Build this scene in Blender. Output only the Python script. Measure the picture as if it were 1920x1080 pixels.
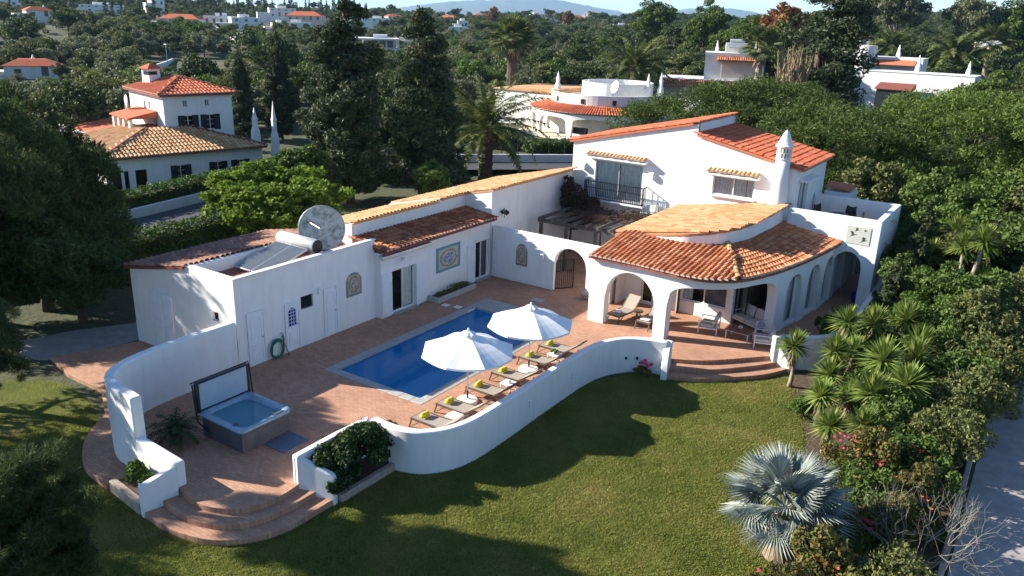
import bpy, bmesh, math, random
import numpy as np
from mathutils import Vector, Matrix, Quaternion

for _o in list(bpy.data.objects):
    bpy.data.objects.remove(_o)
scene = bpy.context.scene
COL = scene.collection
R = math.radians

# ------------------------------------------------------------------ camera
CAM_H = 13.0
PITCH, ROLL, YAW = 0.32512, -0.03248, 0.58728
_c, _s = math.cos(PITCH), math.sin(PITCH)
_right = Vector((1, 0, 0)); _fwd = Vector((0, _c, -_s)); _down = Vector((0, -_s, -_c))
_r2 = _right * math.cos(ROLL) + _down * math.sin(ROLL)
_d2 = -_right * math.sin(ROLL) + _down * math.cos(ROLL)
_W = Matrix.Rotation(YAW, 3, 'Z')
cx, cy, cz = _W @ _r2, _W @ (-_d2), _W @ (-_fwd)
cam_data = bpy.data.cameras.new('camera')
cam = bpy.data.objects.new('camera', cam_data); COL.objects.link(cam)
cam.matrix_world = Matrix(((cx.x, cy.x, cz.x, 0), (cx.y, cy.y, cz.y, 0), (cx.z, cy.z, cz.z, CAM_H), (0, 0, 0, 1)))
cam_data.sensor_width = 36.0
cam_data.lens = 36.0 * 1500 / 1920
cam_data.clip_start = 0.2
cam_data.clip_end = 40000
scene.camera = cam

# ------------------------------------------------------------------ world, sun, exposure
SUN_DIR = Vector((1.0, 0.40, -0.53)).normalized()          # the way the light travels
SUN_EL = math.asin(-SUN_DIR.z)
world = bpy.data.worlds.new('World'); scene.world = world; world.use_nodes = True
wn = world.node_tree.nodes; wl = world.node_tree.links
sky = wn.new('ShaderNodeTexSky'); sky.sky_type = 'NISHITA'; sky.sun_disc = False
sky.sun_elevation = SUN_EL
sky.sun_rotation = math.atan2(-SUN_DIR.x, -SUN_DIR.y)
sky.altitude = 1500; sky.air_density = 1.0; sky.dust_density = 0.0; sky.ozone_density = 3.6
bg = wn['Background']; bg.inputs['Strength'].default_value = 0.084
wl.new(sky.outputs['Color'], bg.inputs['Color'])
sd = bpy.data.lights.new('sun', 'SUN'); sd.energy = 5.0; sd.angle = R(0.53); sd.color = (1.0, 0.93, 0.82)
sun = bpy.data.objects.new('sun', sd); COL.objects.link(sun)
sun.rotation_euler = SUN_DIR.to_track_quat('-Z', 'Y').to_euler()
sun.location = (-60, -24, 60)
scene.view_settings.view_transform = 'Standard'
scene.view_settings.look = 'None'
scene.view_settings.exposure = 1.40
scene.view_settings.gamma = 1.0
scene.view_settings.use_curve_mapping = False
scene.render.engine = 'CYCLES'
scene.cycles.use_denoising = True
scene.cycles.max_bounces = 6
scene.cycles.transparent_max_bounces = 12
scene.cycles.caustics_reflective = False
scene.cycles.caustics_refractive = False

# ------------------------------------------------------------------ materials
MATS = {}
def newmat(name):
    m = bpy.data.materials.new(name); m.use_nodes = True
    MATS[name] = m
    return m, m.node_tree.nodes, m.node_tree.links, m.node_tree.nodes['Principled BSDF']

def ramp(nodes, stops):
    r = nodes.new('ShaderNodeValToRGB')
    e = r.color_ramp.elements
    while len(e) < len(stops): e.new(0.5)
    for k, (p, c) in enumerate(stops):
        e[k].position = p; e[k].color = (*c, 1)
    return r

def coords(nodes, links, scale=(1, 1, 1), obj=False):
    tc = nodes.new('ShaderNodeTexCoord'); mp = nodes.new('ShaderNodeMapping')
    mp.inputs['Scale'].default_value = scale
    if obj:
        links.new(tc.outputs['Object'], mp.inputs['Vector'])
    else:
        g = nodes.new('ShaderNodeNewGeometry'); links.new(g.outputs['Position'], mp.inputs['Vector'])
    return mp

def noise(nodes, links, vec, scale, detail=4, rough=0.55):
    n = nodes.new('ShaderNodeTexNoise'); n.inputs['Scale'].default_value = scale
    n.inputs['Detail'].default_value = detail; n.inputs['Roughness'].default_value = rough
    if vec is not None: links.new(vec.outputs[0], n.inputs['Vector'])
    return n

def mixc(nodes, links, fac, a, b, mode='MIX'):
    m = nodes.new('ShaderNodeMix'); m.data_type = 'RGBA'; m.blend_type = mode
    for sock, val in ((m.inputs['Factor'], fac), (m.inputs['A'], a), (m.inputs['B'], b)):
        if hasattr(val, 'is_linked') or hasattr(val, 'links'):
            links.new(val, sock)
        elif isinstance(val, (int, float)):
            sock.default_value = val
        else:
            sock.default_value = (*val, 1)
    return m.outputs['Result']

def bump(nodes, links, height, strength, dist, bsdf):
    b = nodes.new('ShaderNodeBump'); b.inputs['Strength'].default_value = strength
    b.inputs['Distance'].default_value = dist
    links.new(height, b.inputs['Height']); links.new(b.outputs['Normal'], bsdf.inputs['Normal'])

def plain(name, col, rough=0.6, metal=0.0, var=0.12, nscale=3.0, spec=0.4):
    m, n, l, b = newmat(name)
    v = coords(n, l)
    t = noise(n, l, v, nscale, 5)
    lo = tuple(c * (1 - var) for c in col); hi = tuple(min(1, c * (1 + var)) for c in col)
    rp = ramp(n, [(0.3, lo), (0.7, hi)])
    l.new(t.outputs['Fac'], rp.inputs['Fac']); l.new(rp.outputs['Color'], b.inputs['Base Color'])
    b.inputs['Roughness'].default_value = rough; b.inputs['Metallic'].default_value = metal
    b.inputs['Specular IOR Level'].default_value = spec
    return m

def stucco(name, col, stain=0.1):
    m, n, l, b = newmat(name)
    v = coords(n, l)
    big = noise(n, l, v, 0.7, 6, 0.65)
    vs = coords(n, l, (2.2, 2.2, 0.35))
    streak = noise(n, l, vs, 1.6, 5, 0.6)
    fine = noise(n, l, v, 22, 4, 0.6)
    rp = ramp(n, [(0.32, tuple(c * (1 - stain) for c in col)), (0.62, col)])
    l.new(big.outputs['Fac'], rp.inputs['Fac'])
    r2 = ramp(n, [(0.28, (0.83, 0.82, 0.79)), (0.55, (1, 1, 1))])
    l.new(streak.outputs['Fac'], r2.inputs['Fac'])
    cc = mixc(n, l, 0.45, rp.outputs['Color'], r2.outputs['Color'], 'MULTIPLY')
    l.new(cc, b.inputs['Base Color'])
    b.inputs['Roughness'].default_value = 0.85; b.inputs['Specular IOR Level'].default_value = 0.2
    bump(n, l, fine.outputs['Fac'], 0.25, 0.02, b)
    return m

stucco('white', (0.80, 0.79, 0.77), 0.07)
stucco('white_far', (0.74, 0.73, 0.70), 0.12)
stucco('cream', (0.66, 0.60, 0.48), 0.12)
stucco('pink', (0.62, 0.50, 0.43), 0.10)
plain('shutter_paint', (0.74, 0.76, 0.78), 0.45, var=0.05)
plain('door_paint', (0.76, 0.77, 0.78), 0.5, var=0.05)
plain('frame_white', (0.75, 0.75, 0.75), 0.4, var=0.04)
plain('alu', (0.55, 0.56, 0.57), 0.35, 0.6, var=0.06)
plain('dark_metal', (0.018, 0.018, 0.022), 0.45, 0.3, var=0.2)
plain('black_plastic', (0.012, 0.013, 0.016), 0.45, var=0.2)
plain('mortar', (0.55, 0.48, 0.42), 0.9, var=0.2, nscale=9)
plain('lounger_sling', (0.30, 0.27, 0.23), 0.8, var=0.12, nscale=20)
plain('lounger_frame', (0.10, 0.065, 0.045), 0.5, var=0.2)
plain('towel', (0.62, 0.50, 0.04), 0.95, var=0.2, nscale=14)
plain('white_fabric', (0.82, 0.82, 0.80), 0.9, var=0.03)
plain('cushion', (0.50, 0.48, 0.45), 0.95, var=0.08, nscale=8)
plain('wood_old', (0.10, 0.085, 0.075), 0.85, var=0.35, nscale=7)
plain('wood_table', (0.27, 0.13, 0.075), 0.5, var=0.2, nscale=7)
plain('bark', (0.085, 0.062, 0.045), 0.95, var=0.4, nscale=9)
plain('bark_grey', (0.27, 0.225, 0.175), 0.95, var=0.35, nscale=9)
plain('dead_thatch', (0.23, 0.17, 0.10), 0.95, var=0.35, nscale=9)
plain('soil', (0.075, 0.05, 0.034), 0.98, var=0.35, nscale=4)
plain('tub_shell', (0.24, 0.34, 0.42), 0.18, var=0.14, nscale=5, spec=0.6)
plain('tub_skirt', (0.10, 0.095, 0.10), 0.6, var=0.2)
plain('tub_mat', (0.10, 0.14, 0.20), 0.8, var=0.15)
plain('lid_inner', (0.29, 0.39, 0.48), 0.45, var=0.06)
plain('coping', (0.36, 0.36, 0.34), 0.75, var=0.15, nscale=5)
plain('asphalt', (0.055, 0.058, 0.066), 0.9, var=0.2, nscale=6)
plain('drive', (0.31, 0.28, 0.26), 0.95, var=0.16, nscale=3)
plain('hose_green', (0.01, 0.13, 0.055), 0.35, var=0.1)
plain('blue_glaze', (0.012, 0.03, 0.22), 0.25, var=0.1)
plain('clay_pot', (0.42, 0.34, 0.27), 0.8, var=0.15)
plain('curtain', (0.82, 0.84, 0.80), 0.95, var=0.10, nscale=6)
plain('curtain_dark', (0.20, 0.18, 0.22), 0.95, var=0.2, nscale=6)
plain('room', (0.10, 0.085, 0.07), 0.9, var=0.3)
plain('collector', (0.09, 0.10, 0.105), 0.16, var=0.1, spec=0.7)
plain('steel_tank', (0.62, 0.62, 0.60), 0.32, 0.35, var=0.05)
plain('flower_red', (0.55, 0.01, 0.04), 0.7, var=0.3)
plain('flower_pink', (0.62, 0.03, 0.13), 0.7, var=0.3)
plain('flower_orange', (0.50, 0.10, 0.03), 0.7, var=0.3)
plain('date_fruit', (0.55, 0.16, 0.02), 0.7, var=0.25)
plain('bird_dark', (0.05, 0.05, 0.03), 0.8, var=0.3)
plain('panel_pale', (0.52, 0.52, 0.46), 0.6, var=0.08, nscale=6)
plain('kerb_stone', (0.40, 0.31, 0.24), 0.9, var=0.2, nscale=5)
plain('shutter_dark', (0.012, 0.018, 0.022), 0.5, var=0.2)

def terracotta(name, a, b_, c, island=True):
    m, n, l, b = newmat(name)
    g = n.new('ShaderNodeNewGeometry'); oi = n.new('ShaderNodeObjectInfo')
    add = n.new('ShaderNodeMath'); add.operation = 'ADD'
    l.new(g.outputs['Random Per Island'], add.inputs[0]); l.new(oi.outputs['Random'], add.inputs[1])
    fr = n.new('ShaderNodeMath'); fr.operation = 'FRACT'; l.new(add.outputs[0], fr.inputs[0])
    rp = ramp(n, [(0.0, a), (0.45, b_), (1.0, c)])
    l.new(fr.outputs[0], rp.inputs['Fac'])
    v = coords(n, l)
    st = noise(n, l, v, 2.3, 6, 0.7)
    r2 = ramp(n, [(0.30, (0.55, 0.50, 0.48)), (0.56, (1, 1, 1))])
    l.new(st.outputs['Fac'], r2.inputs['Fac'])
    cc = mixc(n, l, 0.32, rp.outputs['Color'], r2.outputs['Color'], 'MULTIPLY')
    l.new(cc, b.inputs['Base Color'])
    b.inputs['Roughness'].default_value = 0.85; b.inputs['Specular IOR Level'].default_value = 0.2
    fine = noise(n, l, v, 35, 3)
    bump(n, l, fine.outputs['Fac'], 0.3, 0.01, b)
    return m
terracotta('tile', (0.38, 0.125, 0.055), (0.50, 0.185, 0.08), (0.58, 0.28, 0.14))
terracotta('tile_red', (0.44, 0.105, 0.05), (0.51, 0.135, 0.065), (0.55, 0.18, 0.09))
terracotta('tile_pale', (0.42, 0.19, 0.085), (0.52, 0.27, 0.13), (0.60, 0.36, 0.19))
terracotta('tile_buff', (0.50, 0.25, 0.12), (0.57, 0.33, 0.16), (0.62, 0.41, 0.22))
terracotta('tile_dusty', (0.20, 0.10, 0.075), (0.27, 0.14, 0.10), (0.36, 0.20, 0.14))
terracotta('tile_shaded', (0.27, 0.085, 0.045), (0.38, 0.135, 0.065), (0.50, 0.22, 0.11))  # darker copy of the roof tile, lean-to shade put into the colour
terracotta('tile_dark', (0.20, 0.06, 0.045), (0.26, 0.085, 0.06), (0.32, 0.12, 0.08))

def paving():
    m, n, l, b = newmat('paving')
    v = coords(n, l)
    br = n.new('ShaderNodeTexBrick'); l.new(v.outputs[0], br.inputs['Vector'])
    br.inputs['Scale'].default_value = 1.0
    br.inputs['Brick Width'].default_value = 0.22; br.inputs['Row Height'].default_value = 0.11
    br.inputs['Mortar Size'].default_value = 0.008
    br.inputs['Color1'].default_value = (0.41, 0.215, 0.14, 1); br.inputs['Color2'].default_value = (0.49, 0.285, 0.19, 1)
    br.inputs['Mortar'].default_value = (0.31, 0.185, 0.13, 1); br.inputs['Bias'].default_value = 0.0
    big = noise(n, l, v, 0.55, 6, 0.65)
    r2 = ramp(n, [(0.3, (0.80, 0.76, 0.74)), (0.65, (1.08, 1.05, 1.0))])
    l.new(big.outputs['Fac'], r2.inputs['Fac'])
    cc = mixc(n, l, 1.0, br.outputs['Color'], r2.outputs['Color'], 'MULTIPLY')
    l.new(cc, b.inputs['Base Color'])
    b.inputs['Roughness'].default_value = 0.8; b.inputs['Specular IOR Level'].default_value = 0.3
    inv = n.new('ShaderNodeMath'); inv.operation = 'SUBTRACT'; inv.inputs[0].default_value = 1
    l.new(br.outputs['Fac'], inv.inputs[1])
    bump(n, l, inv.outputs[0], 0.4, 0.01, b)
paving()

def grass():
    m, n, l, b = newmat('lawn_grass')
    v = coords(n, l)
    a = noise(n, l, v, 0.45, 7, 0.7); f = noise(n, l, v, 16, 5, 0.7); mid = noise(n, l, v, 2.6, 5, 0.65)
    r1 = ramp(n, [(0.30, (0.075, 0.100, 0.022)), (0.50, (0.125, 0.138, 0.034)), (0.70, (0.19, 0.168, 0.056))])
    l.new(a.outputs['Fac'], r1.inputs['Fac'])
    r2 = ramp(n, [(0.25, (0.55, 0.60, 0.5)), (0.75, (1.35, 1.3, 1.25))])
    l.new(f.outputs['Fac'], r2.inputs['Fac'])
    r3 = ramp(n, [(0.3, (0.75, 0.82, 0.7)), (0.7, (1.15, 1.1, 1.05))])
    l.new(mid.outputs['Fac'], r3.inputs['Fac'])
    c1 = mixc(n, l, 1.0, r1.outputs['Color'], r2.outputs['Color'], 'MULTIPLY')
    c2 = mixc(n, l, 1.0, c1, r3.outputs['Color'], 'MULTIPLY')
    l.new(c2, b.inputs['Base Color'])
    b.inputs['Roughness'].default_value = 0.95; b.inputs['Specular IOR Level'].default_value = 0.1
    bump(n, l, f.outputs['Fac'], 0.9, 0.06, b)
    m2, n, l, b = newmat('ground')
    v = coords(n, l)
    a = noise(n, l, v, 0.05, 8, 0.7); f = noise(n, l, v, 2.5, 6, 0.7)
    r1 = ramp(n, [(0.35, (0.040, 0.058, 0.018)), (0.58, (0.072, 0.078, 0.030)), (0.76, (0.15, 0.12, 0.065))])
    l.new(a.outputs['Fac'], r1.inputs['Fac'])
    r2 = ramp(n, [(0.25, (0.6, 0.6, 0.6)), (0.75, (1.3, 1.3, 1.3))]); l.new(f.outputs['Fac'], r2.inputs['Fac'])
    c1 = mixc(n, l, 1.0, r1.outputs['Color'], r2.outputs['Color'], 'MULTIPLY')
    l.new(c1, b.inputs['Base Color']); b.inputs['Roughness'].default_value = 0.98
    bump(n, l, f.outputs['Fac'], 0.8, 0.2, b)
grass()
plain('hill', (0.075, 0.085, 0.05), 0.98, var=0.3, nscale=0.0012)

def foliage(name, c1, c2, c3=None, trans=0.25, rough=0.65):
    m, n, l, b = newmat(name)
    g = n.new('ShaderNodeNewGeometry'); oi = n.new('ShaderNodeObjectInfo')
    rp = ramp(n, [(0.0, c1), (0.75, c2), (1.0, c3 or c2)])
    l.new(g.outputs['Random Per Island'], rp.inputs['Fac'])
    hs = n.new('ShaderNodeHueSaturation')
    mr = n.new('ShaderNodeMapRange'); mr.inputs['To Min'].default_value = 0.75; mr.inputs['To Max'].default_value = 1.2
    l.new(oi.outputs['Random'], mr.inputs['Value']); l.new(mr.outputs[0], hs.inputs['Value'])
    l.new(rp.outputs['Color'], hs.inputs['Color'])
    l.new(hs.outputs['Color'], b.inputs['Base Color'])
    b.inputs['Roughness'].default_value = rough; b.inputs['Specular IOR Level'].default_value = 0.25
    tr = n.new('ShaderNodeBsdfTranslucent'); l.new(hs.outputs['Color'], tr.inputs['Color'])
    mx = n.new('ShaderNodeMixShader'); mx.inputs[0].default_value = trans
    out = n['Material Output']
    l.new(b.outputs[0], mx.inputs[1]); l.new(tr.outputs[0], mx.inputs[2]); l.new(mx.outputs[0], out.inputs['Surface'])
    return m
foliage('leaf_pine', (0.033, 0.056, 0.017), (0.075, 0.112, 0.031), (0.122, 0.163, 0.046))
foliage('leaf_umbrella', (0.041, 0.071, 0.011), (0.091, 0.138, 0.021), (0.133, 0.184, 0.032))
foliage('leaf_dark', (0.030, 0.046, 0.020), (0.064, 0.084, 0.035), (0.099, 0.116, 0.051))
foliage('leaf_cypress', (0.027, 0.043, 0.018), (0.056, 0.073, 0.027), (0.075, 0.088, 0.037))
foliage('leaf_bright', (0.075, 0.135, 0.012), (0.145, 0.225, 0.020), (0.20, 0.27, 0.03), trans=0.4)
foliage('leaf_green', (0.053, 0.098, 0.018), (0.098, 0.156, 0.027), (0.144, 0.200, 0.037))
foliage('leaf_hedge', (0.034, 0.076, 0.011), (0.069, 0.132, 0.018), (0.115, 0.196, 0.023))
foliage('leaf_olive', (0.098, 0.115, 0.052), (0.178, 0.196, 0.098), (0.253, 0.259, 0.149))
foliage('leaf_mid', (0.074, 0.091, 0.026), (0.142, 0.158, 0.046), (0.210, 0.216, 0.070))
foliage('leaf_wood', (0.036, 0.052, 0.020), (0.072, 0.092, 0.034), (0.105, 0.12, 0.05))
foliage('leaf_brown', (0.16, 0.07, 0.025), (0.26, 0.12, 0.04), (0.32, 0.17, 0.06))
foliage('leaf_bramble', (0.060, 0.030, 0.028), (0.105, 0.05, 0.042), (0.10, 0.10, 0.05))
foliage('leaf_rust', (0.065, 0.078, 0.018), (0.115, 0.115, 0.028), (0.20, 0.095, 0.032))
foliage('leaf_palm', (0.055, 0.078, 0.018), (0.115, 0.140, 0.034), (0.20, 0.20, 0.07))
foliage('leaf_yucca', (0.098, 0.154, 0.024), (0.196, 0.264, 0.050), (0.370, 0.374, 0.110))
foliage('leaf_blue', (0.20, 0.235, 0.205), (0.31, 0.345, 0.300), (0.46, 0.48, 0.43), trans=0.12, rough=0.5)
foliage('leaf_cycad', (0.026, 0.044, 0.016), (0.052, 0.075, 0.023), (0.078, 0.091, 0.033))
foliage('leaf_hibiscus', (0.020, 0.045, 0.013), (0.044, 0.081, 0.020), (0.075, 0.125, 0.025))
def blade_mat():
    m = foliage('grass_blade', (0.75, 0.80, 0.70), (1.0, 1.0, 1.0), (1.25, 1.15, 1.1), trans=0.45)
    n, l = m.node_tree.nodes, m.node_tree.links
    v = coords(n, l); a = noise(n, l, v, 0.45, 7, 0.7)
    r1 = ramp(n, [(0.30, (0.160, 0.205, 0.040)), (0.50, (0.255, 0.270, 0.062)), (0.70, (0.38, 0.330, 0.11))]); l.new(a.outputs['Fac'], r1.inputs['Fac'])
    vr = [q for q in n if q.type == 'VALTORGB' and q is not r1][0]
    cc = mixc(n, l, 1.0, r1.outputs['Color'], vr.outputs['Color'], 'MULTIPLY')
    for q in n:
        if q.type in ('BSDF_PRINCIPLED', 'BSDF_TRANSLUCENT'): l.new(cc, q.inputs[0])
blade_mat()
foliage('leaf_twig', (0.16, 0.15, 0.11), (0.26, 0.24, 0.19), trans=0.0)

def glassy(name, tint, gloss_rough=0.02, ior=1.45, opacity=0.0, body=(0, 0, 0)):
    m, n, l, b = newmat(name); n.remove(b)
    tr = n.new('ShaderNodeBsdfTransparent'); tr.inputs['Color'].default_value = (*tint, 1)
    gl = n.new('ShaderNodeBsdfGlossy'); gl.inputs['Roughness'].default_value = gloss_rough
    fr = n.new('ShaderNodeFresnel'); fr.inputs['IOR'].default_value = ior
    base = tr.outputs[0]
    if opacity > 0:
        df = n.new('ShaderNodeBsdfDiffuse'); df.inputs['Color'].default_value = (*body, 1)
        mb = n.new('ShaderNodeMixShader'); mb.inputs[0].default_value = opacity
        l.new(tr.outputs[0], mb.inputs[1]); l.new(df.outputs[0], mb.inputs[2]); base = mb.outputs[0]
    mx = n.new('ShaderNodeMixShader'); l.new(fr.outputs[0], mx.inputs[0])
    l.new(base, mx.inputs[1]); l.new(gl.outputs[0], mx.inputs[2])
    l.new(mx.outputs[0], n['Material Output'].inputs['Surface'])
    return m, n, l, gl, fr
glassy('glass', (0.95, 0.97, 0.96))
def water(name, tint, opacity, body, bs):
    m, n, l, gl, fr = glassy(name, tint, 0.03, 1.33, opacity, body)
    v = coords(n, l); w = noise(n, l, v, bs, 3, 0.5)
    bp = n.new('ShaderNodeBump'); bp.inputs['Strength'].default_value = 0.14; bp.inputs['Distance'].default_value = 0.05
    l.new(w.outputs['Fac'], bp.inputs['Height']); l.new(bp.outputs['Normal'], gl.inputs['Normal']); l.new(bp.outputs['Normal'], fr.inputs['Normal'])
water('pool_water', (0.25, 0.60, 0.92), 0.68, (0.000, 0.235, 0.56), 3.0)
water('tub_water', (0.55, 0.80, 0.90), 0.65, (0.15, 0.36, 0.46), 4.0)
def mosaic():
    m, n, l, b = newmat('pool_mosaic')
    v = coords(n, l)
    ch = n.new('ShaderNodeTexVoronoi'); ch.inputs['Scale'].default_value = 18; l.new(v.outputs[0], ch.inputs['Vector'])
    rp = ramp(n, [(0.0, (0.004, 0.27, 0.52)), (1.0, (0.008, 0.42, 0.70))])
    l.new(ch.outputs['Color'], rp.inputs['Fac']); l.new(rp.outputs['Color'], b.inputs['Base Color'])
    b.inputs['Roughness'].default_value = 0.3
mosaic()

def azulejo(name, border, field, motif, figure):
    """painted ceramic panel: border, cream field, blurred blue painting; object x/z in -1..1"""
    m, n, l, b = newmat(name)
    tc = n.new('ShaderNodeTexCoord')
    sp = n.new('ShaderNodeSeparateXYZ'); l.new(tc.outputs['Object'], sp.inputs[0])
    def mth(op, a, bb=None):
        x = n.new('ShaderNodeMath'); x.operation = op
        for k, q in enumerate((a, bb)):
            if q is None: continue
            if isinstance(q, (int, float)): x.inputs[k].default_value = q
            else: l.new(q, x.inputs[k])
        return x.outputs[0]
    ax = mth('ABSOLUTE', sp.outputs['X']); az = mth('ABSOLUTE', sp.outputs['Z'])
    edge = mth('GREATER_THAN', mth('MAXIMUM', ax, az), 0.80)
    rr = mth('SQRT', mth('ADD', mth('MULTIPLY', ax, ax), mth('MULTIPLY', az, az)))
    nz = n.new('ShaderNodeTexNoise'); nz.inputs['Scale'].default_value = 5.0; nz.inputs['Detail'].default_value = 5
    l.new(tc.outputs['Object'], nz.inputs['Vector'])
    wob = mth('ADD', rr, mth('MULTIPLY', mth('SUBTRACT', nz.outputs['Fac'], 0.5), 0.5))
    core = mth('LESS_THAN', wob, 0.42)
    ringa = mth('MULTIPLY', mth('GREATER_THAN', wob, 0.58), mth('LESS_THAN', wob, 0.70))
    rp = ramp(n, [(0.4, motif), (0.58, figure)]); l.new(nz.outputs['Fac'], rp.inputs['Fac'])
    c1 = mixc(n, l, core, field, rp.outputs['Color'])
    c2 = mixc(n, l, ringa, c1, tuple(0.5 * q for q in field))
    c3 = mixc(n, l, edge, c2, border)
    l.new(c3, b.inputs['Base Color']); b.inputs['Roughness'].default_value = 0.25
azulejo('azulejo_sea', (0.10, 0.30, 0.36), (0.50, 0.45, 0.33), (0.10, 0.14, 0.40), (0.42, 0.43, 0.50))
azulejo('azulejo_grey', (0.22, 0.21, 0.20), (0.42, 0.36, 0.26), (0.20, 0.15, 0.11), (0.50, 0.44, 0.34))
def dishmat():
    m, n, l, b = newmat('dish_paint')
    v = coords(n, l); t = noise(n, l, v, 3.2, 8, 0.75)
    rp = ramp(n, [(0.38, (0.16, 0.21, 0.18)), (0.54, (0.50, 0.55, 0.53))]); l.new(t.outputs['Fac'], rp.inputs['Fac'])
    l.new(rp.outputs['Color'], b.inputs['Base Color']); b.inputs['Roughness'].default_value = 0.55
dishmat()
# ------------------------------------------------------------------ mesh helpers
def tag(o, label=None, cat=None, group=None, kind=None):
    for k, v in (('label', label), ('category', cat), ('group', group), ('kind', kind)):
        if v: o[k] = v
    return o

def link(o, parent=None):
    COL.objects.link(o)
    if parent is not None: o.parent = parent
    return o

def empty(name, label=None, cat=None, loc=(0, 0, 0), rz=0.0, group=None):
    o = bpy.data.objects.new(name, None); o.empty_display_size = 0.2
    o.location = loc; o.rotation_euler = (0, 0, rz); link(o)
    return tag(o, label, cat, group)

class MB:
    def __init__(s): s.v = []; s.f = []; s.m = []
    def vert(s, p): s.v.append(tuple(p)); return len(s.v) - 1
    def face(s, pts, mi=0):
        i = len(s.v); s.v += [tuple(p) for p in pts]; s.f.append(tuple(range(i, i + len(pts)))); s.m.append(mi); return s
    def box(s, x0, y0, z0, x1, y1, z1, mi=0):
        i = len(s.v)
        s.v += [(x, y, z) for z in (z0, z1) for y in (y0, y1) for x in (x0, x1)]
        for f in ((0, 2, 3, 1), (4, 5, 7, 6), (0, 1, 5, 4), (2, 6, 7, 3), (0, 4, 6, 2), (1, 3, 7, 5)):
            s.f.append(tuple(i + k for k in f)); s.m.append(mi)
        return s
    def obox(s, c, ax, ay, az, hx, hy, hz, mi=0):
        """box from centre, three unit axes and half sizes"""
        c, ax, ay, az = Vector(c), Vector(ax), Vector(ay), Vector(az); i = len(s.v)
        s.v += [tuple(c + ax * (hx * a) + ay * (hy * b) + az * (hz * d)) for d in (-1, 1) for b in (-1, 1) for a in (-1, 1)]
        for f in ((0, 2, 3, 1), (4, 5, 7, 6), (0, 1, 5, 4), (2, 6, 7, 3), (0, 4, 6, 2), (1, 3, 7, 5)):
            s.f.append(tuple(i + k for k in f)); s.m.append(mi)
        return s
    def bar(s, a, b, w, h=None, mi=0):
        a, b = Vector(a), Vector(b); d = (b - a); L = d.length; d.normalize()
        up = Vector((0, 0, 1)) if abs(d.z) < 0.95 else Vector((1, 0, 0))
        x = d.cross(up).normalized(); y = x.cross(d).normalized()
        return s.obox((a + b) / 2, x, d, y, w / 2, L / 2, (h or w) / 2, mi)
    def prism(s, poly, z0, z1, mi=0, mi_side=None):
        """poly (x, y) counter-clockwise; z0, z1 numbers or lists"""
        n = len(poly); i = len(s.v)
        zz0 = z0 if hasattr(z0, '__len__') else [z0] * n; zz1 = z1 if hasattr(z1, '__len__') else [z1] * n
        s.v += [(p[0], p[1], zz0[k]) for k, p in enumerate(poly)] + [(p[0], p[1], zz1[k]) for k, p in enumerate(poly)]
        s.f.append(tuple(range(i + n - 1, i - 1, -1))); s.m.append(mi)
        s.f.append(tuple(range(i + n, i + 2 * n))); s.m.append(mi)
        for k in range(n):
            j = (k + 1) % n
            s.f.append((i + k, i + j, i + n + j, i + n + k)); s.m.append(mi if mi_side is None else mi_side)
        return s
    def tube(s, path, r, n=6, mi=0, cap=True):
        P = [Vector(p) for p in path]; rr = r if hasattr(r, '__len__') else [r] * len(P)
        i0 = len(s.v); prev = None
        for k, p in enumerate(P):
            d = (P[min(k + 1, len(P) - 1)] - P[max(k - 1, 0)]).normalized()
            if prev is None:
                up = Vector((0, 0, 1)) if abs(d.z) < 0.9 else Vector((1, 0, 0)); x = d.cross(up).normalized()
            else:
                x = (prev - d * prev.dot(d)).normalized()
            prev = x; y = d.cross(x)
            for a in range(n):
                t = 2 * math.pi * a / n
                s.v.append(tuple(p + (x * math.cos(t) + y * math.sin(t)) * rr[k]))
        for k in range(len(P) - 1):
            for a in range(n):
                b = (a + 1) % n
                s.f.append((i0 + k * n + a, i0 + k * n + b, i0 + (k + 1) * n + b, i0 + (k + 1) * n + a)); s.m.append(mi)
        if cap:
            s.f.append(tuple(i0 + a for a in range(n - 1, -1, -1))); s.m.append(mi)
            e = i0 + (len(P) - 1) * n
            s.f.append(tuple(e + a for a in range(n))); s.m.append(mi)
        return s
    def lathe(s, prof, c=(0, 0, 0), n=16, mi=0, sx=1.0, sy=1.0, rot=0.0):
        i0 = len(s.v); N = len(prof)
        for r, z in prof:
            for a in range(n):
                t = rot + 2 * math.pi * a / n
                s.v.append((c[0] + r * sx * math.cos(t), c[1] + r * sy * math.sin(t), c[2] + z))
        for k in range(N - 1):
            for a in range(n):
                b = (a + 1) % n
                s.f.append((i0 + k * n + a, i0 + k * n + b, i0 + (k + 1) * n + b, i0 + (k + 1) * n + a)); s.m.append(mi)
        s.f.append(tuple(i0 + a for a in range(n - 1, -1, -1))); s.m.append(mi)
        s.f.append(tuple(i0 + (N - 1) * n + a for a in range(n))); s.m.append(mi)
        return s
    def ribbon(s, pts, th, zlo, ztop, mi=0, side=0.0):
        """upright wall along a plan path; zlo / ztop per point; doubled points make jambs. side -1..1 shifts the thickness"""
        n = len(pts); P = [Vector((p[0], p[1], 0)) for p in pts]
        zl = zlo if hasattr(zlo, '__len__') else [zlo] * n; zt = ztop if hasattr(ztop, '__len__') else [ztop] * n
        nor = []
        for k in range(n):
            a = k
            while a > 0 and (P[a] - P[k]).length < 1e-5: a -= 1
            b = k
            while b < n - 1 and (P[b] - P[k]).length < 1e-5: b += 1
            d = (P[b] - P[a]).normalized(); nor.append(Vector((d.y, -d.x, 0)))
        i = len(s.v)
        for k in range(n):
            o = P[k] + nor[k] * (th * (0.5 + side * 0.5)); q = P[k] - nor[k] * (th * (0.5 - side * 0.5))
            s.v += [(o.x, o.y, zl[k]), (o.x, o.y, zt[k]), (q.x, q.y, zl[k]), (q.x, q.y, zt[k])]
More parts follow.
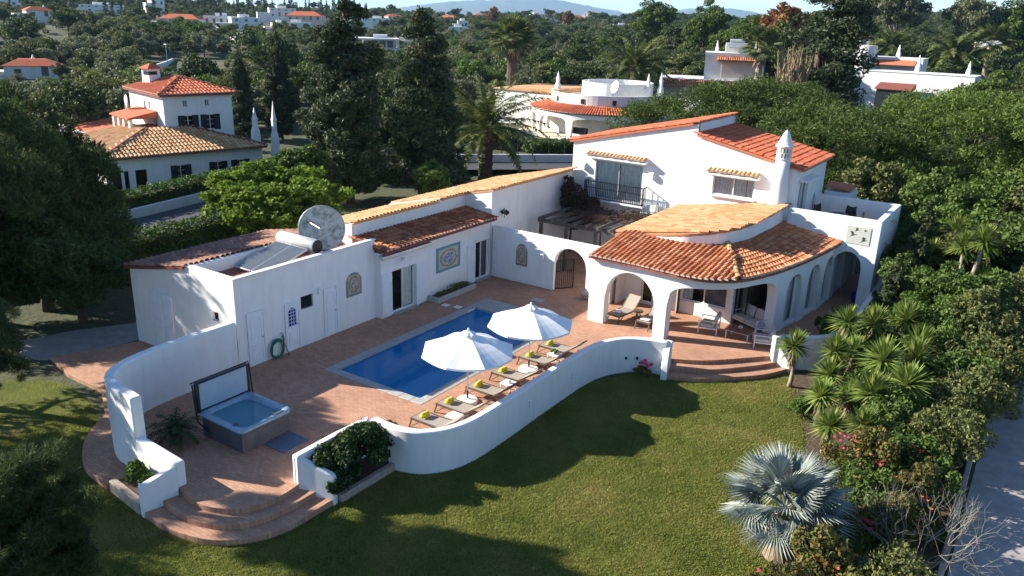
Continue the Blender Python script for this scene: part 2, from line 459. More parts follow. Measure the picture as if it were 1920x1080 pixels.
        for k in range(n - 1):
            a = i + 4 * k; b = a + 4
            if (P[k] - P[k + 1]).length > 1e-5:
                for f in ((a, b, b + 1, a + 1), (a + 3, b + 3, b + 2, a + 2), (a + 1, b + 1, b + 3, a + 3), (a + 2, b + 2, b, a)):
                    s.f.append(f); s.m.append(mi)
            else:
                s.f.append((a + 2, b + 2, b, a)); s.m.append(mi)
                if abs(zt[k] - zt[k + 1]) > 1e-4: s.f.append((a + 1, b + 1, b + 3, a + 3)); s.m.append(mi)
        s.f.append((i, i + 1, i + 3, i + 2)); s.m.append(mi)
        e = i + 4 * (n - 1); s.f.append((e, e + 2, e + 3, e + 1)); s.m.append(mi)
        return s
    def wall(s, O, U, w, z0, ztop, holes, N, th, mi=0, caps=False):
        """flat wall from plan point O along unit U (plan), outward normal N; ztop number or f(u); holes (u0, u1, z0, z1)"""
        O = Vector((O[0], O[1], 0)); U = Vector((U[0], U[1], 0)); N = Vector((N[0], N[1], 0))
        MB.wn = getattr(MB, 'wn', 0) + 1; dz = 0.002 * (MB.wn % 9)
        tf0 = ztop if callable(ztop) else (lambda u: ztop)
        tf = lambda u: tf0(u) - dz
        us = sorted({0.0, w, *[h[0] for h in holes], *[h[1] for h in holes]})
        def p(u, z, d): q = O + U * u - N * d; return (q.x, q.y, z)
        for a, b in zip(us[:-1], us[1:]):
            hs = sorted([h for h in holes if h[0] <= a + 1e-6 and h[1] >= b - 1e-6], key=lambda h: h[2])
            z = [z0] + [q for h in hs for q in (h[2], h[3])]
            for k in range(0, len(z), 2):
                lo = z[k]; last = k + 1 >= len(z)
                ha, hb = (tf(a), tf(b)) if last else (z[k + 1], z[k + 1])
                if ha - lo < 1e-5 and hb - lo < 1e-5: continue
                for d in (0, th): s.face([p(a, lo, d), p(b, lo, d), p(b, hb, d), p(a, ha, d)], mi)
                if last: s.face([p(a, ha, 0), p(b, hb, 0), p(b, hb, th), p(a, ha, th)], mi)
        for (a, b, lo, hi) in holes:
            s.face([p(a, lo, 0), p(b, lo, 0), p(b, lo, th), p(a, lo, th)], mi); s.face([p(a, hi, 0), p(b, hi, 0), p(b, hi, th), p(a, hi, th)], mi)
            s.face([p(a, lo, 0), p(a, hi, 0), p(a, hi, th), p(a, lo, th)], mi); s.face([p(b, lo, 0), p(b, hi, 0), p(b, hi, th), p(b, lo, th)], mi)
        for u in ((0, w) if caps else ()):
            s.face([p(u, z0, 0), p(u, tf(u), 0), p(u, tf(u), th), p(u, z0, th)], mi)
        return s
    def mesh(s, name, mats, smooth=False, weld=False):
        me = bpy.data.meshes.new(name)
        me.from_pydata(s.v, [], s.f)
        mats = [mats] if isinstance(mats, str) else mats
        for q in mats: me.materials.append(MATS[q])
        if len(mats) > 1: me.polygons.foreach_set('material_index', s.m)
        if weld:
            bm = bmesh.new(); bm.from_mesh(me); bmesh.ops.remove_doubles(bm, verts=bm.verts, dist=0.0005)
            bmesh.ops.recalc_face_normals(bm, faces=bm.faces); bm.to_mesh(me); bm.free()
        if smooth: me.polygons.foreach_set('use_smooth', [True] * len(me.polygons))
        me.update()
        return me
    def obj(s, name, mats, parent=None, smooth=False, bevel=0.0, seg=2, weld=False, loc=None, auto=None):
        o = bpy.data.objects.new(name, s.mesh(name, mats, smooth, weld or bevel > 0))
        if bevel > 0:
            b = o.modifiers.new('edge', 'BEVEL'); b.width = bevel; b.segments = seg; b.limit_method = 'ANGLE'; b.angle_limit = R(40)
            o.data.polygons.foreach_set('use_smooth', [True] * len(o.data.polygons))
            try: o.data.set_sharp_from_angle(angle=R(50))
            except Exception: pass
        if loc is not None: o.location = loc
        return link(o, parent)

def copy_tree(o, parent=None):
    c = o.copy(); COL.objects.link(c); c.parent = parent
    for ch in list(o.children): copy_tree(ch, c)
    return c

def spline(pts, n):
    """Catmull-Rom through plan points"""
    P = [np.array(p, float) for p in pts]; P = [2 * P[0] - P[1]] + P + [2 * P[-1] - P[-2]]
    out = []
    for k in range(1, len(P) - 2):
        for t in np.linspace(0, 1, n, endpoint=False):
            a, b, c, d = P[k - 1], P[k], P[k + 1], P[k + 2]
            out.append(0.5 * (2 * b + (c - a) * t + (2 * a - 5 * b + 4 * c - d) * t * t + (3 * b - a - 3 * c + d) * t ** 3))
    out.append(P[-2]); return [tuple(q) for q in out]

def resample(pts, step):
    P = np.array(pts, float); d = np.r_[0, np.cumsum(np.linalg.norm(np.diff(P, axis=0), axis=1))]
    n = max(2, int(round(d[-1] / step)) + 1); s = np.linspace(0, d[-1], n)
    return [tuple(np.interp(q, d, P[:, k]) for k in range(P.shape[1])) for q in s]

def arch(t, spring, top, p=2.0):
    return spring + (top - spring) * (1 - min(1, abs(t)) ** p) ** (1 / p)

# ---- barrel roof tiles
def tile_mesh(name, mat, L=0.46, r=0.115, mortar=False, seg=5):
    mb = MB()
    for e, (y, rr, zz) in enumerate(((0, r, 0.018), (L, r * 0.86, -0.012))):
        for k in range(seg + 1):
            t = math.pi * k / seg
            mb.v.append((math.cos(t) * rr, y, math.sin(t) * rr * 0.85 + zz))
    for k in range(seg):
        mb.f.append((k, k + 1, seg + 2 + k, seg + 1 + k)); mb.m.append(0)
    # thickness at the lower lip
    i = len(mb.v)
    for k in range(seg + 1):
        t = math.pi * k / seg
        mb.v.append((math.cos(t) * r * 0.84, 0, math.sin(t) * r * 0.70 + 0.016))
    for k in range(seg):
        mb.f.append((k + 1, k, i + k, i + k + 1)); mb.m.append(0)
    if mortar:
        mb.f.append(tuple(i + k for k in range(seg + 1))); mb.m.append(1)
    return mb.mesh(name, [mat, 'mortar'], smooth=False)

def tile_frames(base, top, r_len=0.38):
    """matrices of the tiles of one column from eave point to ridge point"""
    b, t = Vector(base), Vector(top); d = t - b; L = d.length; u = d.normalized()
    x = u.cross(Vector((0, 0, 1))).normalized(); z = x.cross(u)
    out = []; k = 0; y = 0.0
    while y < L - 0.08:
        p = b + u * y + z * 0.02
        j = 0.012
        m = Matrix(((x.x, u.x, z.x, p.x + random.uniform(-j, j)), (x.y, u.y, z.y, p.y + random.uniform(-j, j)), (x.z, u.z, z.z, p.z + random.uniform(-j, j) * 0.6), (0, 0, 0, 1)))
        out.append(m); y += r_len
    return out

def join_mats(me, mats, name, material_names):
    """many copies of mesh me joined in one mesh"""
    nv = len(me.vertices); co = np.empty(nv * 3); me.vertices.foreach_get('co', co); co = co.reshape(-1, 3)
    polys = [tuple(p.vertices) for p in me.polygons]; pm = [p.material_index for p in me.polygons]
    V = []; F = []; M_ = []
    for k, m in enumerate(mats):
        A = np.array(m); V.append(co @ A[:3, :3].T + A[:3, 3])
        F += [tuple(i + k * nv for i in f) for f in polys]; M_ += pm
    out = bpy.data.meshes.new(name)
    out.from_pydata(np.vstack(V).tolist() if V else [], [], F)
    for q in material_names: out.materials.append(MATS[q])
    out.polygons.foreach_set('material_index', M_); out.update()
    return out

def tiled(parent, cols, mat, ind=0, spacing=None, r=0.115, step=0.38):
    """cols: list of (base, top). ind: how many tiles are objects of their own"""
    me = tile_mesh('roof_tile', mat, L=step + 0.08, r=r); mm = tile_mesh('eave_tile', mat, L=step + 0.08, r=r, mortar=True)
    rest, rest_e, n = [], [], 0
    for b, t in cols:
        for k, m in enumerate(tile_frames(b, t, step)):
            if n < ind:
                o = bpy.data.objects.new('roof_tile', mm if k == 0 else me); link(o, parent)
                o.matrix_basis = m; n += 1
            else:
                (rest_e if k == 0 else rest).append(m)
    for lst, q in ((rest, me), (rest_e, mm)):
        if lst:
            o = bpy.data.objects.new('roof_tiling' if q is me else 'eave_tiling', join_mats(q, lst, 'roof_tiling', [mat, 'mortar'])); link(o, parent); o['kind'] = 'stuff'
# ------------------------------------------------------------------ ground, terrace, pool
POOL = (-21.1, 19.75, -16.95, 28.65)                      # x0 y0 x1 y1 of the water
def rectloop(x0, y0, x1, y1): return [(x0, y0), (x1, y0), (x1, y1), (x0, y1)]
def sheet(name, outer, inners, z, mat, side_to=None, hole_sides=None, kind='structure', parent=None):
    bm = bmesh.new(); edges = []
    for loop in [outer] + inners:
        vs = [bm.verts.new((p[0], p[1], z)) for p in loop]
        for k in range(len(vs)): edges.append(bm.edges.new((vs[k], vs[(k + 1) % len(vs)])))
    bmesh.ops.triangle_fill(bm, use_beauty=True, use_dissolve=False, edges=edges)
    bmesh.ops.recalc_face_normals(bm, faces=bm.faces)
    if sum(f.normal.z for f in bm.faces) < 0: bmesh.ops.reverse_faces(bm, faces=bm.faces)
    def skirt(loop, zb):
        for k in range(len(loop)):
            a, b = loop[k], loop[(k + 1) % len(loop)]
            v = [bm.verts.new(q) for q in ((a[0], a[1], z), (b[0], b[1], z), (b[0], b[1], zb), (a[0], a[1], zb))]
            bm.faces.new(v)
    if side_to is not None: skirt(outer, side_to)
    if hole_sides is not None:
        for lp in inners: skirt(lp, hole_sides)
    me = bpy.data.meshes.new(name); bm.to_mesh(me); bm.free(); me.materials.append(MATS[mat])
    o = bpy.data.objects.new(name, me); link(o, parent)
    if kind: o['kind'] = kind
    return o

def smooth01(t): t = max(0.0, min(1.0, t)); return t * t * (3 - 2 * t)
FW = Vector((-math.sin(YAW), math.cos(YAW)))              # plan view direction of the camera
FAR_HOUSES = [   # x, y, width, depth, height, turn, roof, floors, walls, base height, label
    (-435.0, 202.9, 9.1, 6.0, 2.8, 1.31, 'flat', 1, 'white_far', 11.4, 'white roofs at the top left corner'),
    (-295.4, 147.1, 7.9, 6.0, 2.8, 1.31, 'hip', 1, 'white_far', 8.4, 'low house with red roof near the top left corner'),
    (-166.5, 80.6, 9.1, 6.0, 2.8, 0.98, 'hip', 1, 'white_far', -0.6, 'house with large red roof at the left edge'),
    (-416.0, 239.5, 19.5, 12.1, 4.6, 0.92, 'flat', 2, 'white_far', 8.6, 'wide pale house left of the tall far cypresses'),
    (-452.9, 294.1, 7.5, 6.0, 2.8, 1.41, 'flat', 2, 'white_far', 14.0, 'white house at the very top left of the far cypresses'),
    (-321.7, 220.4, 16.3, 10.1, 3.4, 0.68, 'hip', 1, 'white_far', 5.6, 'white house with orange roof on the left slope'),
    (-320.4, 239.5, 13.2, 8.2, 3.6, 0.51, 'flat', 2, 'white_far', 6.5, 'white house right of the orange roofed far house'),
    (-302.7, 238.0, 12.2, 7.6, 5.1, 1.09, 'flat', 2, 'white_far', 4.8, 'white house in blue shade on the left slope'),
    (-228.6, 178.5, 6.2, 6.0, 2.8, 1.24, 'flat', 1, 'white_far', 1.9, 'white block half hidden above the cypresses'),
    (-357.2, 305.5, 13.7, 8.5, 4.6, 0.97, 'flat', 2, 'white_far', 9.8, 'white house left of the tall conifer top'),
    (-299.9, 264.7, 12.2, 7.5, 5.2, 0.70, 'flat', 2, 'white_far', 3.0, 'white house below the pink far house'),
    (-326.6, 294.9, 17.3, 10.7, 2.8, 0.61, 'hip', 1, 'pink', 8.8, 'pinkish house left of the tall conifer'),
    (-312.3, 265.6, 7.8, 6.0, 3.3, 1.03, 'flat', 1, 'white_far', 4.4, 'small white house below the pink far house'),
    (-302.7, 305.4, 10.9, 6.8, 7.1, 0.38, 'flat', 2, 'white_far', 5.8, 'white two storey house between the conifers'),
    (-322.2, 342.1, 13.1, 8.1, 5.6, 0.67, 'flat', 2, 'white_far', 5.2, 'pale houses right of the white two storey one'),
    (-403.2, 444.4, 11.4, 7.1, 2.8, 1.17, 'hip', 1, 'white_far', 9.4, 'small far house left of the second conifer'),
    (-270.0, 347.4, 8.4, 6.0, 4.8, 0.40, 'flat', 2, 'white_far', 3.2, 'white house right of the second conifer top'),
    (-317.0, 412.2, 6.6, 6.0, 3.7, 0.71, 'flat', 1, 'white_far', 7.1, 'small white house above the one right of the conifer'),
    (-435.8, 547.8, 15.1, 9.3, 2.8, 0.49, 'hip', 1, 'white_far', 9.8, 'far house right behind the conifer tip'),
    (-444.1, 604.4, 17.1, 10.6, 2.8, 0.75, 'hip', 1, 'pink', 11.8, 'far pinkish house under the long hill'),
    (-212.3, 239.4, 6.0, 6.0, 2.8, 0.49, 'flat', 1, 'cream', 1.0, 'small cream house right of the modern house'),
    (-442.1, 690.6, 15.6, 9.7, 5.9, 0.93, 'flat', 2, 'pink', 11.8, 'far pinkish block under the hill, leftmost'),
    (-438.1, 716.7, 16.0, 9.9, 7.0, 0.40, 'flat', 2, 'pink', 12.3, 'far pinkish block under the hill, second'),
    (-401.3, 692.1, 18.2, 11.3, 3.4, 0.86, 'hip', 1, 'pink', 12.9, 'far house with red roof under the hill'),
    (-367.9, 595.5, 12.4, 7.7, 4.6, 0.81, 'flat', 1, 'white_far', 8.5, 'far white house among trees under the hill'),
    (-306.2, 516.0, 8.4, 6.0, 3.2, 0.53, 'flat', 1, 'cream', 7.0, 'small far cream house above the olive trees'),
    (-288.9, 571.1, 12.2, 7.5, 3.1, 0.51, 'flat', 1, 'white_far', 8.0, 'far low white house right of the pine'),
    (-370.1, 765.2, 18.3, 11.3, 6.0, 0.78, 'flat', 2, 'white_far', 12.9, 'far white block right of the hill end'),
    (-415.0, 753.2, 14.2, 8.8, 6.1, 0.08, 'flat', 2, 'pink', 14.5, 'far pinkish block under the hill, rightmost'),
    (-52.8, 254.6, 6.0, 6.0, 2.8, 0.17, 'hip', 1, 'cream', 8.8, 'house with orange roof right of the clipped cypress'),
    (-67.8, 636.4, 10.5, 6.5, 4.0, -0.15, 'flat', 2, 'white_far', 18.3, 'far white block at the upper right'),
    (-24.0, 329.1, 6.7, 6.0, 2.8, 0.21, 'hip', 1, 'white_far', 10.9, 'house with orange roof at the far right edge'),
]
_pts = [(math.atan2(h[0], h[1]), math.log(math.hypot(h[0], h[1])), h[9] - 0.6) for h in FAR_HOUSES]
for _k in range(9):
    for _r, _h in ((75, -1.05), (100, -1.0), (130, -1.0), (165, -0.6)): _pts.append((-1.35 + 0.18 * _k, math.log(_r), _h))
for _k in range(5): _pts.append((-0.2 + 0.1 * _k, math.log(260), 1.5))
_pts = np.array(_pts)
def terrain(x, y):
    r = math.hypot(x, y)
    if r < 58: return -0.55
    near = -0.55 - 0.5 * smooth01((r - 58) / 14)
    if r < 90: return near
    a = math.atan2(x, y); a = max(-1.4, min(0.3, a)) if y > 0 or x < 0 else 0.3
    w = np.exp(-((_pts[:, 0] - a) / 0.16) ** 2 - ((_pts[:, 1] - math.log(min(r, 760))) / 0.22) ** 2) + 1e-9
    h = float((w * _pts[:, 2]).sum() / w.sum())
    t = smooth01((r - 90) / 60); h = near * (1 - t) + h * t
    return h - smooth01((r - 900) / 2500) * 14

def build_ground():
    n = 120; r0 = 56.0
    hole = rectloop(POOL[0] - 0.5, POOL[1] - 0.5, POOL[2] + 0.5, POOL[3] + 0.5)
    bm = bmesh.new(); edges = []
    ring = [bm.verts.new((r0 * math.cos(2 * math.pi * k / n), r0 * math.sin(2 * math.pi * k / n), -0.55)) for k in range(n)]
    hv = [bm.verts.new((p[0], p[1], -0.55)) for p in hole]
    for vs in (ring, hv):
        for k in range(len(vs)): edges.append(bm.edges.new((vs[k], vs[(k + 1) % len(vs)])))
    bmesh.ops.triangle_fill(bm, use_beauty=True, use_dissolve=False, edges=edges)
    prev = ring
    for r in [60, 66, 72, 80, 95, 115, 140, 170, 200, 240, 290, 350, 420, 500, 580, 680, 900, 1300, 2000, 3400, 6000, 10000, 15500]:
        cur = []
        for k in range(n):
            a = 2 * math.pi * k / n; x, y = r * math.cos(a), r * math.sin(a)
            cur.append(bm.verts.new((x, y, terrain(x, y))))
        for k in range(n): bm.faces.new((prev[k], prev[(k + 1) % n], cur[(k + 1) % n], cur[k]))
        prev = cur
    bmesh.ops.recalc_face_normals(bm, faces=bm.faces)
    if sum(f.normal.z for f in bm.faces) < 0: bmesh.ops.reverse_faces(bm, faces=bm.faces)
    me = bpy.data.meshes.new('ground'); bm.to_mesh(me); bm.free(); me.materials.append(MATS['ground'])
    o = bpy.data.objects.new('ground', me); link(o); o['kind'] = 'structure'
build_ground()

ARC1 = spline([(-18.72, 11.27), (-17.86, 11.12), (-17.22, 11.20), (-16.62, 11.52), (-16.22, 12.10), (-16.10, 12.80), (-16.15, 13.45)], 6)
ARC2 = spline([(-18.90, 10.78), (-17.95, 10.68), (-17.24, 10.72), (-16.45, 11.06), (-15.93, 11.68), (-15.70, 12.62), (-15.66, 13.66)], 6)
ARC3 = spline([(-19.05, 10.28), (-18.15, 10.22), (-17.29, 10.30), (-16.32, 10.62), (-15.63, 11.25), (-15.22, 12.22), (-15.16, 13.88)], 6)
LAWN_WALL = spline([(-16.05, 16.45), (-15.45, 16.42), (-14.75, 16.50), (-14.15, 16.85), (-13.72, 17.5), (-13.52, 18.4), (-13.48, 20.0), (-13.50, 22.5), (-13.50, 24.6), (-13.45, 25.8), (-13.25, 26.7), (-12.80, 27.5), (-12.1, 28.02), (-11.22, 28.30)], 5)
RARC1 = spline([(-11.30, 28.75), (-10.44, 29.20), (-9.74, 29.76), (-8.80, 30.80), (-8.00, 31.72)], 6)
RARC2 = spline([(-11.15, 28.25), (-10.20, 28.75), (-9.36, 29.42), (-8.28, 30.72), (-7.55, 31.85)], 6)
RARC3 = spline([(-11.05, 27.80), (-10.04, 28.30), (-9.18, 28.98), (-7.90, 30.35), (-7.15, 31.75)], 6)
SIDE_WALL = spline([(-7.98, 31.60), (-7.40, 32.20), (-6.70, 32.62), (-6.10, 33.35), (-5.85, 34.8), (-5.78, 37.1), (-5.85, 40.4), (-6.0, 45.9)], 6)
PERIM = spline([(-23.92, 17.30), (-23.92, 15.4), (-23.88, 14.0), (-23.62, 12.85), (-22.95, 12.0), (-22.05, 11.58), (-21.25, 11.50), (-20.62, 11.42)], 7)

terrace_outline = ARC1 + [(-16.15, 16.45)] + LAWN_WALL[1:] + RARC1 + SIDE_WALL[1:] + [(-6.0, 46.6), (-23.9, 46.6)] + PERIM[0:1] + PERIM[1:] + [(-20.3, 11.35)]
COPE = rectloop(POOL[0] - 0.36, POOL[1] - 0.36, POOL[2] + 0.36, POOL[3] + 1.35)
sheet('terrace', terrace_outline, [COPE], 0.0, 'paving', side_to=-0.62)
# step treads as full slabs below the terrace edge
def steps(name, arcs, close, label):
    e = empty(name, label, 'steps', loc=(arcs[0][len(arcs[0]) // 2][0], arcs[0][len(arcs[0]) // 2][1], -0.55))
    for k, (a, c) in enumerate(zip(arcs, close)):
        z = -0.17 * (k + 1)
        mb = MB(); mb.prism([(p[0] - e.location.x, p[1] - e.location.y) for p in (a + c)], -0.02, z + 0.55)
        mb.obj('step', 'paving', e, bevel=0.02)
    return e
steps('curved_steps', [ARC2, ARC3], [[(-16.5, 13.55), (-18.6, 11.6)], [(-15.8, 13.8), (-18.8, 11.1)]], 'curved terracotta steps from the hot tub terrace down to the lawn')
steps('curved_steps', [RARC2, RARC3], [[(-8.3, 32.1), (-11.3, 29.1)], [(-7.6, 32.0), (-11.15, 28.6)]], 'curved terracotta steps from the arched loggia down to the lawn')
# pool
pool = empty('swimming_pool', 'rectangular swimming pool with deep blue water beside the two umbrellas', 'pool', loc=(-19.0, 24.2, 0))
def rel(o, mb):
    mb.v = [(x - o.location.x, y - o.location.y, z - o.location.z) for x, y, z in mb.v]; return mb
x0, y0, x1, y1 = POOL
mb = MB(); mb.face([(x0, y0, -1.5), (x1, y0, -1.5), (x1, y1, -1.1), (x0, y1, -1.1)])
for a, b, za, zb in (((x0, y0), (x1, y0), -1.5, -1.5), ((x1, y0), (x1, y1), -1.5, -1.1), ((x1, y1), (x0, y1), -1.1, -1.1), ((x0, y1), (x0, y0), -1.1, -1.5)):
    mb.face([(a[0], a[1], za), (b[0], b[1], zb), (b[0], b[1], -0.03), (a[0], a[1], -0.03)])
mb.box(x0 + 0.01, y1 - 1.4, -1.2, x0 + 1.1, y1 - 0.01, -0.55); mb.box(x0 + 0.01, y1 - 0.8, -1.2, x0 + 1.0, y1 - 0.02, -0.33)
rel(pool, mb).obj('basin', 'pool_mosaic', pool)
mb = MB(); mb.face([(x0, y0, -0.10), (x1, y0, -0.10), (x1, y1, -0.10), (x0, y1, -0.10)]); rel(pool, mb).obj('water', 'pool_water', pool)
# coping slabs, each its own piece
cop = tag(empty('pool_coping'), None, None); cop.parent = pool; cop.location = (0, 0, 0)
def slab(x0, y0, x1, y1):
    mb = MB(); mb.box(x0 + .006, y0 + .006, -0.10, x1 - .006, y1 - .006, 0.012); rel(pool, mb).obj('coping_slab', 'coping', cop, bevel=0.012)
for k in range(18):
    ya = y0 + (y1 - y0) * k / 18; yb = y0 + (y1 - y0) * (k + 1) / 18
    slab(x0 - 0.36, ya, x0 + 0.02, yb); slab(x1 - 0.02, ya, x1 + 0.36, yb)
for k in range(9):
    xa = x0 - 0.36 + (x1 - x0 + 0.72) * k / 9; xb = x0 - 0.36 + (x1 - x0 + 0.72) * (k + 1) / 9
    slab(xa, y0 - 0.36, xb, y0 + 0.02); slab(xa, y1 - 0.02, xb, y1 + 0.36)
    slab(xa, y1 + 0.36, xb, y1 + 0.85); slab(xa, y1 + 0.85, xb, y1 + 1.35)
mb = MB(); mb.box(x0 + 0.02, 28.0, -0.07, x0 + 0.05, 28.5, -0.0); rel(pool, mb).obj('skimmer', 'frame_white', pool)

# lawn sheet, soil bed, gravel, drive, roads
lawn_outline = spline([(-34.5, 3.0), (-24.0, -4.0), (-10.0, -2.0), (-3.2, 8.0), (-3.4, 14.0), (-3.9, 18.2), (-4.2, 21.7), (-5.2, 26.5), (-6.6, 30.2), (-7.2, 32.2)], 6) + [(-9.0, 32.0), (-12.0, 29.0), (-15.0, 20.0), (-16.4, 14.0), (-19.0, 12.0), (-22.8, 12.6)] + spline([(-24.6, 12.2), (-27.2, 13.2), (-30.0, 13.0), (-33.8, 9.0)], 4)
sheet('lawn', lawn_outline, [], -0.535, 'lawn_grass')
sheet('garden_bed', spline([(-3.3, 5.0), (-0.5, 5.0), (-0.3, 16), (-0.35, 30), (0.2, 44), (1.5, 54)], 5) + [(-6.0, 54), (-5.0, 40), (-5.6, 34), (-6.8, 31.8), (-7.0, 30.6), (-5.0, 26.3), (-4.0, 21.5), (-3.7, 18), (-3.2, 14)], [], -0.53, 'soil')
sheet('driveway', [(-0.1, 2), (5.0, 2), (6.2, 30), (7.5, 62), (3.8, 62), (0.55, 43), (0.0, 34), (-0.05, 20)], [], -0.52, 'drive')
sheet('gravel_path', [(-31.0, 15.7), (-31.6, 14.0), (-32.5, 13.5), (-34.4, 14.4), (-33.8, 16.4), (-32.6, 18.6), (-30.7, 17.6)], [], -0.525, 'drive')
sheet('patio', [(-30.3, 17.3), (-30.9, 15.6), (-31.6, 14.2), (-29.4, 13.75), (-27.2, 13.8), (-25.4, 12.9), (-24.0, 13.0), (-23.7, 17.3)], [], -0.40, 'paving', side_to=-0.6)
sheet('path', spline([(-25.9, 14.3), (-25.2, 12.9), (-24.3, 11.7), (-23.3, 10.95), (-22.3, 10.52), (-21.0, 10.40)], 5) + [(-20.9, 11.0), (-21.4, 11.6), (-22.9, 12.1), (-23.5, 12.9), (-23.7, 14.5)], [], -0.33, 'paving', side_to=-0.6)
mb = MB(); mb.ribbon(resample([(-0.18, 12), (-0.22, 30), (0.3, 42), (1.6, 54)], 0.6), 0.16, -0.6, -0.36)
tag(mb.obj('driveway_kerb', 'kerb_stone', bevel=0.02), 'low stone kerb between the shrubs and the pale driveway', 'kerb')
sheet('road', [(-49.3, 14), (-43.0, 14), (-42.8, 27.5), (-44.2, 36.5), (-47.0, 46), (-51, 60), (-56, 80), (-63, 79), (-57.5, 60), (-53.0, 46), (-51.4, 38), (-49.9, 28.8)], [], -0.50, 'asphalt')
sheet('road', [(-46.0, 68.0), (-30, 82), (-26, 80), (-40, 64.0), (-52.0, 52), (-54, 58)], [], -0.49, 'asphalt')

# ------------------------------------------------------------------ free-standing walls
mb = MB(); q = resample(PERIM, 0.16); n = len(q)
mb.ribbon(q, 0.34, -0.6, [2.02 + 0.20 * smooth01((k / n - 0.45) / 0.5) for k in range(n)])
tag(mb.obj('perimeter_wall', 'white', bevel=0.05), 'tall curved white wall behind the hot tub, ending by the cycad', 'wall')
lw = empty('planter_wall', 'low white planter wall left of the curved steps below the cycad', 'wall', loc=(-19.5, 11.3, -0.55))
mb = MB(); q = resample([(-20.60, 11.36), (-19.6, 11.38), (-18.72, 11.40)], 0.2)
mb.ribbon(q, 0.30, -0.6, [0.92 - 0.16 * k / (len(q) - 1) for k in range(len(q))]); rel(lw, mb).obj('long_side', 'white', lw, bevel=0.04)
mb = MB(); q = resample([(-18.74, 11.24), (-18.98, 10.25)], 0.2)
mb.ribbon(q, 0.24, -0.6, [0.75 - 0.32 * k / (len(q) - 1) for k in range(len(q))]); rel(lw, mb).obj('end_side', 'white', lw, bevel=0.04)
mb = MB(); q = resample([(-20.85, 10.52), (-19.10, 10.36)], 0.3); mb.ribbon(q, 0.22, -0.6, -0.16); rel(lw, mb).obj('brick_kerb', 'kerb_stone', lw, bevel=0.02)
mb = MB(); mb.prism([(-20.8, 10.6), (-19.1, 10.45), (-18.9, 11.25), (-20.6, 11.25)], -0.5, -0.22); rel(lw, mb).obj('soil_fill', 'soil', lw)
gw = empty('garden_wall', 'long low white garden wall curving between the loungers and the lawn', 'wall', loc=(-13.5, 22, -0.55))
mb = MB(); q = resample(LAWN_WALL, 0.17); n = len(q)
mb.ribbon(q, 0.28, -0.6, [0.93 for k in range(n)]); rel(gw, mb).obj('wall_run', 'white', gw, bevel=0.05)
mb = MB(); mb.ribbon([(-11.22, 28.47), (-11.20, 28.2), (-11.12, 27.9), (-11.05, 27.72)], 0.26, -0.6, [0.93, 0.75, 0.2, -0.05]); rel(gw, mb).obj('end_return', 'white', gw, bevel=0.03)
for x, y in ((-13.36, 24.35), (-13.37, 21.4)):
    mb = MB(); mb.box(x - 0.03, y - 0.06, 0.15, x + 0.07, y + 0.06, 0.40); rel(gw, mb).obj('wall_light', 'frame_white', gw, bevel=0.02)
for x, y in ((-12.62, 27.47), (-12.25, 27.72)):
    mb = MB(); mb.lathe([(0.05, 0), (0.05, 0.1)], (x, y, 0.05), 8); rel(gw, mb).obj('drain_spout', 'dark_metal', gw)
pw = empty('planter_wall', 'white planter wall holding the hibiscus, right of the curved steps', 'wall', loc=(-16.2, 14.5, -0.55))
mb = MB(); mb.ribbon(resample([(-16.24, 13.42), (-16.26, 15.0), (-16.20, 16.42)], 0.25), 0.24, -0.6, 0.90); rel(pw, mb).obj('long_side', 'white', pw, bevel=0.04)
mb = MB(); q = resample([(-16.34, 13.50), (-15.14, 13.92)], 0.2); mb.ribbon(q, 0.22, -0.6, [0.88 - 0.45 * k / (len(q) - 1) for k in range(len(q))]); rel(pw, mb).obj('end_side', 'white', pw, bevel=0.04)
mb = MB(); mb.ribbon([(-15.14, 14.04), (-15.10, 16.3)], 0.18, -0.6, -0.28); rel(pw, mb).obj('brick_kerb', 'kerb_stone', pw, bevel=0.02)
mb = MB(); mb.prism([(-16.1, 13.65), (-15.2, 14.0), (-15.2, 16.3), (-16.1, 16.3)], -0.5, -0.34); rel(pw, mb).obj('soil_fill', 'soil', pw)
sw = empty('side_wall', 'curved low white wall beside the walkway, behind the yuccas', 'wall', loc=(-6, 38, -0.55))
mb = MB(); q = resample(SIDE_WALL, 0.2); n = len(q)
mb.ribbon(q, 0.28, -0.6, [0.92 for k in range(n)]); rel(sw, mb).obj('wall_run', 'white', sw, bevel=0.05)
mb = MB(); q = resample([(-7.92, 31.72), (-7.18, 31.70)], 0.15); mb.ribbon(q, 0.24, -0.6, [0.90 - 1.05 * k / (len(q) - 1) for k in range(len(q))]); rel(sw, mb).obj('end_return', 'white', sw, bevel=0.03)
# courtyard wall with arched gate
cwall = empty('courtyard_wall', 'white courtyard wall with an arched gateway beyond the pool', 'wall', loc=(-20, 33.2, 0))
pts, zl = [], []
def runarch(pts, zl, xs, y, z=0.0):
    for x in xs: pts.append((x, y)); zl.append(z)
runarch(pts, zl, [-23.35, -21.5, -19.55], 33.22)
for k in range(25):
    t = -1 + 2 * k / 24; pts.append((-18.62 + 0.93 * t, 33.22)); zl.append(arch(t, 1.35, 2.32))
runarch(pts, zl, [-17.69, -17.2, -16.3], 33.22)
mb = MB(); mb.ribbon(pts, 0.30, zl, 2.72); rel(cwall, mb).obj('wall_face', 'white', cwall, bevel=0.04)
gt = empty('iron_gate', 'open dark iron gate leaf standing in the arched gateway', 'gate', loc=(-19.52, 33.3, 0))
mb = MB()
for p, q2 in (((0, 0.0, 0.05), (0, 1.0, 0.05)), ((0, 0, 1.55), (0, 1.0, 1.55)), ((0, 0, 0.95), (0, 1.0, 0.95)), ((0, 0, 0.03), (0, 0, 1.6)), ((0, 1.0, 0.03), (0, 1.0, 1.6))): mb.bar(p, q2, 0.035)
